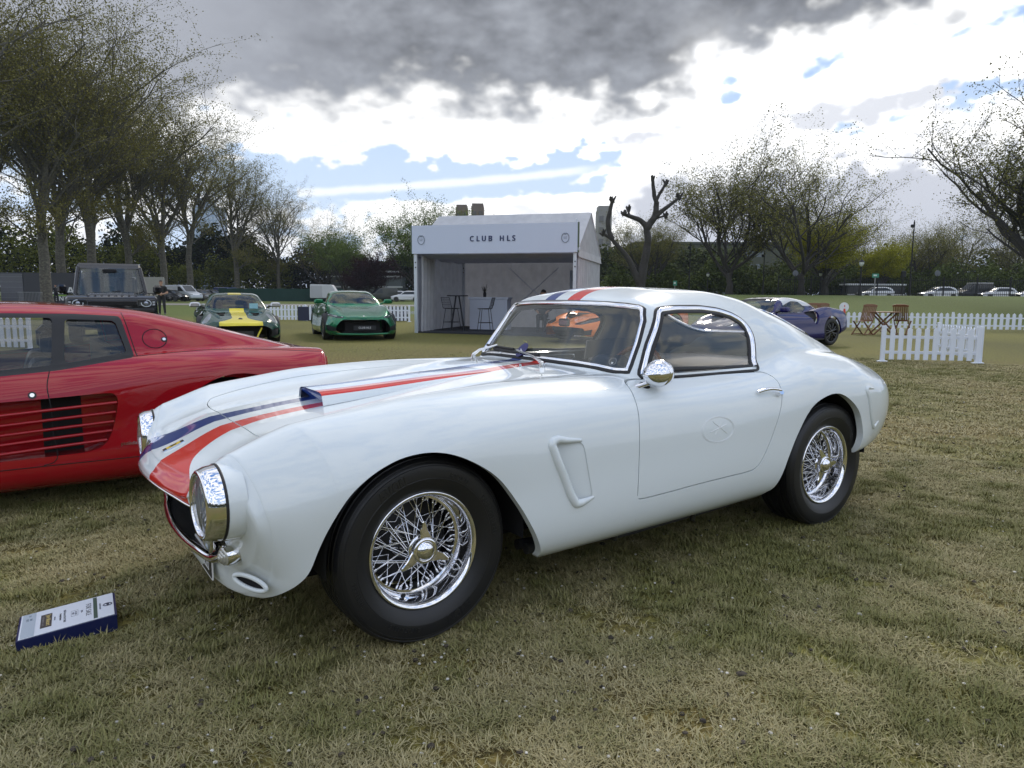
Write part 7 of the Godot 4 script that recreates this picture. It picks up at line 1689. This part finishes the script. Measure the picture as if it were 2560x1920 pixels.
# ---------------------------------------------------------------- parked vehicles in the distance
func hatch(label: String, c: Color, at: Array, turn: float, size := Vector3.ONE, called := "parked_car", low_roof := 1.45) -> Node3D:
	var t := thing(called, label, "car", Vector3(at[0], land(at[0], at[1]) + .02, at[1]), turn, "vehicles parked in the distance"); t.scale = size
	var W := .88; var low := [rw(-3.25, .45, W * .86, .6, .78, W * .84, .86, W * .72, .88, W * .4, .88), rw(-3.15, .3, W * .95, .6, .82, W * .93, .93, W * .82, .95, W * .45, .95), rw(-2.5, .2, W, .55, .8, W * .96, .93, W * .84, .94, W * .45, .94), rw(-1.3, .18, W * .98, .52, .76, W * .95, .90, W * .84, .90, W * .5, .90), rw(-.3, .18, W * .99, .52, .74, W * .95, .88, W * .80, .91, W * .45, .92), rw(.45, .2, W * .96, .5, .68, W * .92, .76, W * .75, .79, W * .42, .80), rw(.75, .26, W * .86, .46, .6, W * .82, .66, W * .68, .68, W * .4, .69), rw(.82, .32, W * .74, .46, .56, W * .7, .6, W * .55, .61, W * .3, .62)]
	var hi := func(s: float, y: float) -> Array: return [s, .6, W * .9, .8, W * .9, .98, W * .84, y - .12, W * .74, y - .04, W * .66, y - .01, W * .4, y, 0.0]
	var high := [hi.call(-3.3, .92), hi.call(-2.9, low_roof - .12), hi.call(-2.3, low_roof - .01), hi.call(-1.5, low_roof), hi.call(-1.1, low_roof - .06), hi.call(-.35, .96), hi.call(-.2, .85)]
	var L := body_loft(low, high, [[-3.25, -.12], [-2.5, 0], [-.5, .08], [.82, .3]], [[-3.3, .04], [.8, .02]], stations([[-3.25, -3.1, 5], [-3.1, .6, 46], [.6, .82, 8]]), 44, .5, 1)
	var sk := arches(loft_hide(L), [-2.55, 0.0], .31, .35); var gl := mat(lin(.03, .036, .042), .08, 0, .5)
	sk = take(sk, front_poly(PackedVector2Array([Vector2(-.66, .97), Vector2(.66, .97), Vector2(.56, low_roof - .12), Vector2(-.56, low_roof - .12)]), -1.2, -.1), "windscreen", gl, t)
	sk = take(sk, side_poly(round_poly(PackedVector2Array([Vector2(-.65, .95), Vector2(-1.15, low_roof - .14), Vector2(-2.3, low_roof - .13), Vector2(-2.95, .98)]), .05, 3), 0, 0, .3), "side_window", gl, t)
	for s in [1, -1]:
		var hl := [Vector2(.44, .64), Vector2(.72, .74), Vector2(.76, .66), Vector2(.5, .58)]; sk = take(sk, front_poly(PackedVector2Array(hl) if s > 0 else mirrored(hl), .2, 1), "headlight", mat(lin(.5, .52, .55), .15, .4), t)
	sk = take(sk, front_poly(PackedVector2Array([Vector2(-.4, .36), Vector2(.4, .36), Vector2(.4, .5), Vector2(-.4, .5)]), .3, 1), "grille", mat(lin(.01, .01, .01), .6), t)
	put("body", hide_mesh(sk), mat(c, .25, .1, 1.0), t); var tm := hide_mesh(lathe([[.001, -.2], [.30, -.2], [.31, -.1], [.30, 0], [.2, .005], [.19, -.03], [.001, -.02]], 24, Vector3.BACK)); var wm := mat(lin(.03, .03, .032), .6)
	for x in [0.0, -2.55]:
		put("wheel", tm, wm, t, Transform3D(Basis(), Vector3(x, .31, .84))); put("wheel", tm, wm, t, Transform3D(Basis(Vector3.UP, PI), Vector3(x, .31, -.84)))
	return t
func van(label: String, c: Color, at: Array, turn: float, size := Vector3.ONE) -> Node3D:
	var t := thing("parked_van", label, "van", Vector3(at[0], land(at[0], at[1]) + .02, at[1]), turn, "vehicles parked in the distance"); t.scale = size
	var ol := PackedVector2Array([Vector2(-3.7, .35), Vector2(-3.72, 1.8), Vector2(-3.6, 1.94), Vector2(-1.3, 1.97), Vector2(-.95, 1.9), Vector2(-.1, 1.15), Vector2(.6, .95), Vector2(.82, .75), Vector2(.85, .4), Vector2(.7, .3), Vector2(-3.5, .3)])
	put("body", hide_mesh(slab(round_poly(ol, .09, 4), 1.86, .07)), mat(c, .3, 0, .8), t, Transform3D(Basis(), Vector3(0, 0, -.93))); var gl := mat(lin(.03, .036, .042), .08, 0, .5)
	for sg in [-1, 1]:
		put("side_window", hide_mesh(slab(round_poly(PackedVector2Array([Vector2(-.35, 1.2), Vector2(-.95, 1.75), Vector2(-1.35, 1.78), Vector2(-1.4, 1.2)]), .04, 3), .02)), gl, t, Transform3D(Basis(), Vector3(0, 0, .925 * sg - .01)))
		put("headlight", boxes([[Vector3(.70, .82, .70 * sg), Vector3(.2, .16, .34), .04]]), mat(lin(.5, .52, .55), .15, .4), t)
		put("side_moulding", boxes([[Vector3(-1.6, .62, .935 * sg), Vector3(3.4, .1, .03), .008]]), mat(lin(.02, .02, .022), .6), t)
	var ws := Hide.new(); for q in [[-.12, 1.19, .76], [-.90, 1.87, .66], [-.90, 1.87, -.66], [-.12, 1.19, -.76]]: ws.v.append(Vector3(q[0] + .02, q[1] + .02, q[2])); ws.n.append(Vector3(.65, .75, 0).normalized())
	ws.tri(0, 1, 2); ws.tri(0, 2, 3); put("windscreen", hide_mesh(ws), gl, t)
	var tm := hide_mesh(lathe([[.001, -.2], [.32, -.2], [.33, -.1], [.32, 0], [.2, .005], [.19, -.03], [.001, -.02]], 24, Vector3.BACK)); var wm := mat(lin(.03, .03, .032), .6)
	for x in [0.0, -2.8]:
		put("wheel", tm, wm, t, Transform3D(Basis(), Vector3(x, .33, .92))); put("wheel", tm, wm, t, Transform3D(Basis(Vector3.UP, PI), Vector3(x, .33, -.92)))
	return t
func at_px(px: float, d: float) -> Array: return [(px - 1280.0) / 1775.0 * d, -d]
func parked_cars() -> void:
	hatch("dark grey parked hatchback just right of the man in black", lin(.02, .021, .024), at_px(455, 84), -20)
	van("white parked panel van facing right below the hoarding", lin(.50, .54, .60), at_px(485, 88), -25)
	hatch("grey parked hatchback right of the white van", lin(.10, .095, .09), at_px(523, 90), -28); hatch("black parked car behind the grey hatchback", lin(.016, .017, .019), at_px(553, 95), -30)
	van("blue parked van above the dark green sports car's roof", lin(.018, .035, .12), at_px(595, 102), -28, Vector3(1, .92, 1))
	var ks := ["first", "second", "third", "fourth", "fifth", "sixth"]
	for k in 6: hatch("%s of the dark parked cars trailing off behind the dark green sports car" % ks[k], [lin(.03, .04, .07), lin(.018, .019, .022), lin(.04, .04, .043), lin(.015, .015, .017), lin(.022, .024, .03), lin(.07, .073, .08)][k], at_px(628 + 22 * k, 100 + 3 * k), -35 - 3 * k)
	var tr := thing("horse_trailer", "white box trailer behind the green coupe's roof", "trailer", Vector3(at_px(815, 92)[0], land(-24, -92), -92), 5); var wh := mat(lin(.55, .56, .58), .45)
	put("box", hide_mesh(slab(round_poly(PackedVector2Array([Vector2(-1.75, .45), Vector2(1.5, .45), Vector2(1.62, 1.2), Vector2(1.0, 2.15), Vector2(-1.7, 2.2)]), .12, 4), 1.9, .05)), wh, tr, Transform3D(Basis(), Vector3(0, 0, -.95)))
	put("side_panel", boxes([[Vector3(-.9, 1.3, .96), Vector3(1.4, 1.4, .02), .005]]), mat(lin(.44, .45, .47), .5), tr); put("drawbar", boxes([[Vector3(2.0, .45, 0), Vector3(1.0, .08, .1)]]), mat(lin(.05, .05, .05), .5), tr)
	for x in [-.4, .35]: put("wheel", hide_mesh(lathe([[.001, -.15], [.3, -.15], [.31, -.07], [.3, 0], [.001, .0]], 20, Vector3.BACK)), mat(lin(.02, .02, .02), .7), tr, Transform3D(Basis(), Vector3(x, .31, .93)))
	van("dark green off-road van with a white roof beyond the trailer", lin(.05, .055, .05), at_px(932, 98), 205, Vector3(.9, .92, .9)); hatch("white parked car just right of the dark van", lin(.5, .5, .5), at_px(962, 100), 200); hatch("white parked car nearest the tent's left post", lin(.52, .53, .54), at_px(992, 96), 185, Vector3(1, 1.0, 1))
	for q in [[2150, 84, 178, lin(.5, .51, .52), "white car on the road, left behind the railings", "white_car"], [2305, 80, 182, lin(.5, .51, .52), "white car on the road below the notice board", "white_car"], [2365, 86, 175, lin(.02, .02, .022), "black car on the road left of the jeep", "black_car"], [2452, 82, 180, lin(.5, .51, .52), "white car on the road right of the jeep", "white_car"], [2545, 78, 180, lin(.52, .53, .55), "white car on the road at the right edge", "white_car"]]:
		var a := at_px(q[0], q[1]); var t := hatch(q[4], q[3], a, q[2], Vector3.ONE, "road_car"); t.position.y -= .35
	var a := at_px(2398, 84); var je := van("dark square jeep with a white roof on the road behind the railings", lin(.03, .032, .035), a, 180, Vector3(.8, .95, .9)); je.position.y -= .3; put("white_roof", boxes([[Vector3(-2.3, 1.99, 0), Vector3(2.7, .08, 1.7), .03]]), mat(lin(.6, .6, .6), .5), je)
	var bs := thing("low_coach", "long low dark coach with a white roof line behind the railings", "coach", Vector3(at_px(2170, 92)[0], land(46, -92) - .8, -92), 0)
	put("body", boxes([[Vector3(0, 1.35, 0), Vector3(7.4, 1.7, 2.4), .1]]), mat(lin(.02, .022, .025), .25), bs); put("white_roof", boxes([[Vector3(0, 2.3, 0), Vector3(7.5, .22, 2.45), .05]]), mat(lin(.6, .61, .62), .4), bs); put("waist_line", boxes([[Vector3(0, 1.05, 1.2), Vector3(7.3, .14, .05)]]), mat(lin(.5, .5, .5), .4), bs)
	for k in 4: put("wheel", hide_mesh(lathe([[.001, -.2], [.45, -.2], [.46, -.1], [.45, 0], [.001, 0]], 20, Vector3.BACK)), mat(lin(.02, .02, .02), .7), bs, Transform3D(Basis(), Vector3(-2.6 + 1.75 * k, .46, 1.15)))
	var e := hatch("glossy black car whose nose alone enters at the right edge", lin(.006, .006, .007), [20.35, -26.4], 196, Vector3(1.0, .86, 1.0), "black_car")
	for s in [1, -1]: put("lamp_bezel", hide_mesh(lathe([[.10, -.05], [.105, 0], [.09, .02], [.08, .01], [.001, .0]], 24, Vector3.RIGHT)), mat(Color(.9, .9, .9), .1, 1.0), e, Transform3D(Basis(), Vector3(.62, .70, .58 * s)))
# ---------------------------------------------------------------- far things
func far_buildings() -> void:
	var gl := mat(lin(.20, .27, .36), .25, .3); var pale := mat(lin(.42, .43, .42), .8); var brown := mat(lin(.13, .095, .07), .85); var conc := mat(lin(.24, .235, .22), .85); var green := mat(lin(.055, .06, .038), .9)
	tower("glass_tower", "tall blue glass tower showing between two avenue trees", Vector3(-322, 0, -770), Vector3(26, 92, 26), gl, mat(lin(.34, .42, .52), .3), 16, 6, 10)
	tower("office_tower", "lower pale tower beside the blue glass one", Vector3(-296, 0, -770), Vector3(20, 60, 22), pale, mat(lin(.18, .22, .27), .3), 12, 5, 0)
	tower("brick_tower", "left of two brown blocks rising behind the tent roof", Vector3(-23.2, 0, -330), Vector3(5.2, 41, 8), brown, mat(lin(.06, .05, .045), .4), 12, 2, 0)
	tower("brick_tower", "right of two brown blocks rising behind the tent roof", Vector3(-16.0, 0, -330), Vector3(5.6, 41.6, 8), brown, mat(lin(.06, .05, .045), .4), 12, 2, 0)
	tower("concrete_tower", "grey stepped concrete tower behind the bare crooked tree", Vector3(84, 0, -220), Vector3(7.5, 27, 8), conc, mat(lin(.09, .09, .09), .4), 7, 2, 0)
	tower("stair_tower", "pale square tower behind the tent's right gable", Vector3(27.5, 0, -220), Vector3(4.2, 27.2, 6), conc, mat(lin(.12, .12, .12), .4), 7, 2, 0)
	var lb := thing("long_building", "long low dark building with a flat roof line behind the right trees", "building", Vector3(53, 0, -205), 0)
	put("wall", boxes([[Vector3(4, 8.0, 0), Vector3(46, 16.0, 14)]]), green, lb); put("roof", boxes([[Vector3(4, 16.2, 0), Vector3(47, .5, 15)]]), mat(lin(.07, .075, .06), .9), lb)
	var pn := boxes([[Vector3.ZERO, Vector3(2.1, 1.5, .1)]]); var wm := mat(lin(.10, .12, .13), .25)
	for r in 4:
		for k in 11: put("window", pn, wm, lb, Transform3D(Basis(), Vector3(-15.0 + k * 3.0, 3.0 + r * 3.4, 7.03)))
	var sc := thing("scaffold_building", "pale scaffolded building low behind the lopped tree", "building", Vector3(19.5, 0, -150), 0)
	put("wall", boxes([[Vector3(0, 5.5, 0), Vector3(13, 11, 8)]]), mat(lin(.16, .17, .17), .8), sc)
	for k in 6: put("scaffold_pole", boxes([[Vector3(-6 + k * 2.4, 5.6, 4.6), Vector3(.12, 11.2, .12)]]), pale, sc)
	for k in 5: put("scaffold_deck", boxes([[Vector3(0, 2.0 * k + 1.2, 4.5), Vector3(13, .12, .8)]]), pale, sc)
	var gh := thing("glass_pavilion", "low white glazed pavilion between the plum tree and the tent", "building", Vector3(-27.0, land(-27, -135), -135), 0)
	put("wall", boxes([[Vector3(0, 2.0, 0), Vector3(13, 4.0, 6)]]), mat(lin(.10, .115, .12), .2), gh)
	for y in [.3, 2.2, 4.1, 5.0]: put("white_beam", boxes([[Vector3(0, y, 3.05), Vector3(13.4, .28, .2)]]), mat(lin(.55, .56, .57), .6), gh)
	# container, hoarding, green screen and barrier on the left
	var ct := thing("container", "dark grey container with white lettering behind the plane trunks", "container", Vector3(-45.6, land(-45, -70), -70), 0)
	put("container_box", boxes([[Vector3(0, 1.45, 0), Vector3(7.2, 2.9, 2.5), .03]]), mat(lin(.035, .038, .045), .6), ct); put("door_panel", boxes([[Vector3(-2.45, 1.45, 1.28), Vector3(2.2, 2.7, .05), .01]]), mat(lin(.10, .105, .12), .5), ct)
	for k in 5: put("door_rib", boxes([[Vector3(-2.45, .5 + .5 * k, 1.32), Vector3(2.15, .06, .05)]]), mat(lin(.16, .165, .18), .5), ct)
	put("lettering", words("VILA", .62, "Droid Sans", .02, 700), mat(lin(.7, .72, .7), .5), ct, Transform3D(Basis(Vector3(1.3, 0, 0), Vector3(0, 1, 0), Vector3(0, 0, 1)), Vector3(2.3, 1.2, 1.27)))
	put("green_stripe", boxes([[Vector3(2.2, .75, 1.27), Vector3(2.4, .14, .03)]]), mat(lin(.22, .4, .06), .5), ct); put("lettering", words("ENTS", .4, "Droid Sans", .02, 700), mat(lin(.7, .72, .7), .5), ct, Transform3D(Basis(Vector3(1.3, 0, 0), Vector3(0, 1, 0), Vector3(0, 0, 1)), Vector3(2.4, .45, 1.27)))
	var ho := thing("site_hoarding", "pale grey site hoarding behind the parked van", "hoarding", Vector3(-44.5, land(-44, -84), -84), 0)
	for k in 3: put("panel", boxes([[Vector3(-2.2 + 2.35 * k, 1.75, 0), Vector3(2.33, 2.2, .1), .01]]), mat(lin(.40, .39, .36) * (1.0 if k else .8), .7), ho)
	for k in 4: put("post", boxes([[Vector3(-3.4 + 2.35 * k, 1.3, -.1), Vector3(.1, 2.8, .1)]]), mat(lin(.2, .2, .2), .7), ho)
	var cloth := mat(lin(.010, .045, .036), .8)
	for q in [[-60.0, -49.3, -66.0, "dark green fabric screen at the far left below the trees"], [-49.2, -38.4, -69.0, "dark green fabric screen behind the barrier and the off-roader"], [-38.2, -22.0, -93.0, "dark green fabric screen behind the row of parked cars"]]:
		var s := thing("fabric_screen", q[3], "screen", Vector3(q[0], land(q[0], q[2]), q[2]), 0, "green fabric screens"); var l: float = q[1] - q[0]; var h := Hide.new()
		for a in 61:
			for b in 2: h.v.append(Vector3(l * a / 60.0, b * (1.62 + .03 * sin(a * .9)), .05 * sin(a * .7) + .03 * sin(a * 1.9))); h.n.append(Vector3(-.05 * cos(a * .7) * 3.0, 0, 1).normalized())
		for a in 60: h.tri(a * 2, a * 2 + 1, a * 2 + 2); h.tri(a * 2 + 1, a * 2 + 3, a * 2 + 2)
		put("fabric", hide_mesh(h), cloth, s)
		for k in int(l / 2.7) + 1: put("post", boxes([[Vector3(k * 2.7, .85, -.08), Vector3(.05, 1.75, .05)]]), mat(lin(.1, .1, .1), .5), s)
	var cb := thing("crowd_barrier", "grey steel crowd barrier in front of the green screen", "barrier", Vector3(-44.6, land(-44, -64.5), -64.5), 0); var st := mat(lin(.22, .23, .24), .4, .7)
	put("frame", hide_mesh(tube(PackedVector3Array([Vector3(0, .15, 0), Vector3(0, 1.05, 0), Vector3(2.2, 1.05, 0), Vector3(2.2, .15, 0)]), .03, 6, true)), st, cb)
	for k in 16: put("bar", boxes([[Vector3(.13 + .13 * k, .6, 0), Vector3(.022, .9, .022)]]), st, cb)
	for x in [.3, 1.9]: put("foot", boxes([[Vector3(x, .04, 0), Vector3(.06, .05, .7)], [Vector3(x, .1, 0), Vector3(.04, .14, .04)]]), st, cb)
func tower(called: String, label: String, at: Vector3, size: Vector3, wall: Material, pane: Material, rows: int, cols: int, spire: float) -> void:
	var t := thing(called, label, "building", at)
	put("wall", boxes([[Vector3(0, size.y / 2, 0), size]]), wall, t); put("roof", boxes([[Vector3(0, size.y + .6, 0), Vector3(size.x * .9, 1.2, size.z * .9)]]), wall, t)
	if spire > 0.0: put("crown_slab", boxes([[Vector3(-size.x * .15, size.y + spire / 2, 0), Vector3(size.x * .6, spire, size.z * .6)]]), wall, t)
	var w := size.x / cols; var h := size.y * .86 / rows; var m := boxes([[Vector3.ZERO, Vector3(w * .62, h * .55, .2)]])
	for r in rows:
		for k in cols: put("window", m, pane, t, Transform3D(Basis(), Vector3(-size.x / 2 + w * (k + .5), size.y * .10 + h * (r + .5), size.z / 2 + .05)))
func furniture() -> void:
	var iron := mat(lin(.010, .011, .012), .5, .3)
	# railings beyond the bank, a panel at a time
	for k in 12:
		var x := 25.0 + k * 3.05; var z := -67.5 + (x - 25.0) * .035
		var r := thing("iron_railing", "black iron railing panel beyond the bank, number %s from the left end" % ["one", "two", "three", "four", "five", "six", "seven", "eight", "nine", "ten", "eleven", "twelve"][k], "railing", Vector3(x, land(x, z) + .02, z), -2.0, "railing panels beyond the bank"); var s := Hide.new()
		for j in 17: s.add(box(Vector3(.09 + .178 * j, .82, 0), Vector3(.03, 1.62, .03))); s.add(tube(PackedVector3Array([Vector3(.09 + .178 * j, 1.6, 0), Vector3(.09 + .178 * j, 1.75, 0)]), .03, 4, false, .004))
		kind(put("bars", hide_mesh(s), iron, r), "stuff"); put("rail", boxes([[Vector3(1.52, .18, 0), Vector3(3.05, .05, .04)]]), iron, r); put("rail", boxes([[Vector3(1.52, 1.45, 0), Vector3(3.05, .05, .04)]]), iron, r)
		put("post", boxes([[Vector3(0, .9, 0), Vector3(.08, 1.8, .08), .01]]), iron, r)
	var lamp: Node3D
	for q in [[30.3, -62.5, 1.0, "black lantern lamp post standing on the bank, nearest and tallest"], [32.6, -76.0, .82, "black lantern lamp post beyond the yellow-green tree"], [22.3, -82.0, .84, "black lantern lamp post right of the coupe's roof"], [7.4, -95.0, .8, "small lantern lamp post beside the lopped tree's trunk"]]:
		var at := Vector3(q[0], land(q[0], q[1]), q[1])
		if lamp: dup(lamp, at, 0, q[3], Vector3.ONE * q[2]); continue
		lamp = thing("street_lamp", q[3], "lamp post", at, 0, "lantern lamp posts on the bank")
		put("post", hide_mesh(lathe([[.16, -.2], [.16, .3], [.10, .4], [.07, .9], [.05, 2.4], [.06, 2.42], [.05, 2.46], [.03, 2.5]], 12)), iron, lamp)
		put("lantern", hide_mesh(lathe([[.03, 2.5], [.13, 2.56], [.20, 2.74], [.19, 2.9]], 16)), mat(lin(.62, .64, .62), .3), lamp); put("lantern_cap", hide_mesh(lathe([[.24, 2.88], [.23, 2.93], [.12, 3.02], [.05, 3.08], [.02, 3.2]], 16)), iron, lamp)
	for q in [[35.9, -64.8, 6.7, "tall black lamp column at the railings under the far trees"], [26.2, -75, 4.6, "thin black column left of the bare crooked tree"], [19.2, -78, 5.6, "thin black column left of the green path sign"]]:
		var c := thing("lamp_column", q[3], "lamp post", Vector3(q[0], land(q[0], q[1]), q[1]))
		put("column", hide_mesh(lathe([[.10, -.2], [.10, 1.0], [.065, 1.1], [.045, q[2]], [.001, q[2] + .02]], 10)), iron, c); put("lamp_head", boxes([[Vector3(-.12, q[2] - .5, 0), Vector3(.34, .28, .22), .05], [Vector3(0, q[2] - .3, 0), Vector3(.12, .3, .12), .02]]), iron, c)
	for q in [[17.9, -79.0, 1.2, .42, .52, "small green and white path sign on a post"], [33.6, -66.5, 1.75, .62, .36, "green and white notice board on the railings"]]:
		var s := thing("notice", q[5], "sign", Vector3(q[0], land(q[0], q[1]), q[1]))
		put("post", boxes([[Vector3(0, q[2] / 2, -.05), Vector3(.07, q[2], .07)]]), mat(lin(.3, .3, .3), .6), s); put("board", boxes([[Vector3(0, q[2] + .1, 0), Vector3(q[3], q[4], .03)]]), mat(lin(.05, .26, .17), .5), s)
		put("print", boxes([[Vector3(-.04, q[2] + .12, .02), Vector3(q[3] * .5, q[4] * .4, .012)]]), mat(lin(.65, .7, .68), .5), s)
	for q in [[39.5, -66.8, "round grey road sign seen from behind at the right railings"], [27.0, -68.6, "round grey road sign left of the tall column"]]:
		var s := thing("road_sign", q[2], "sign", Vector3(q[0], land(q[0], q[1]), q[1])); put("post", boxes([[Vector3(0, 1.0, 0), Vector3(.06, 2.0, .06)]]), iron, s); put("disc", hide_mesh(slab(disc(.27, 24), .03)), mat(lin(.12, .13, .15), .6), s, Transform3D(Basis(), Vector3(0, 2.1, 0)))
	var tl := thing("traffic_light", "black traffic light head above the parked jeep", "traffic light", Vector3(36.4, land(36, -66.9), -66.9)); put("post", boxes([[Vector3(0, .9, 0), Vector3(.08, 1.8, .08)]]), iron, tl); put("head", boxes([[Vector3(0, 2.0, 0), Vector3(.42, .62, .2), .04]]), iron, tl)
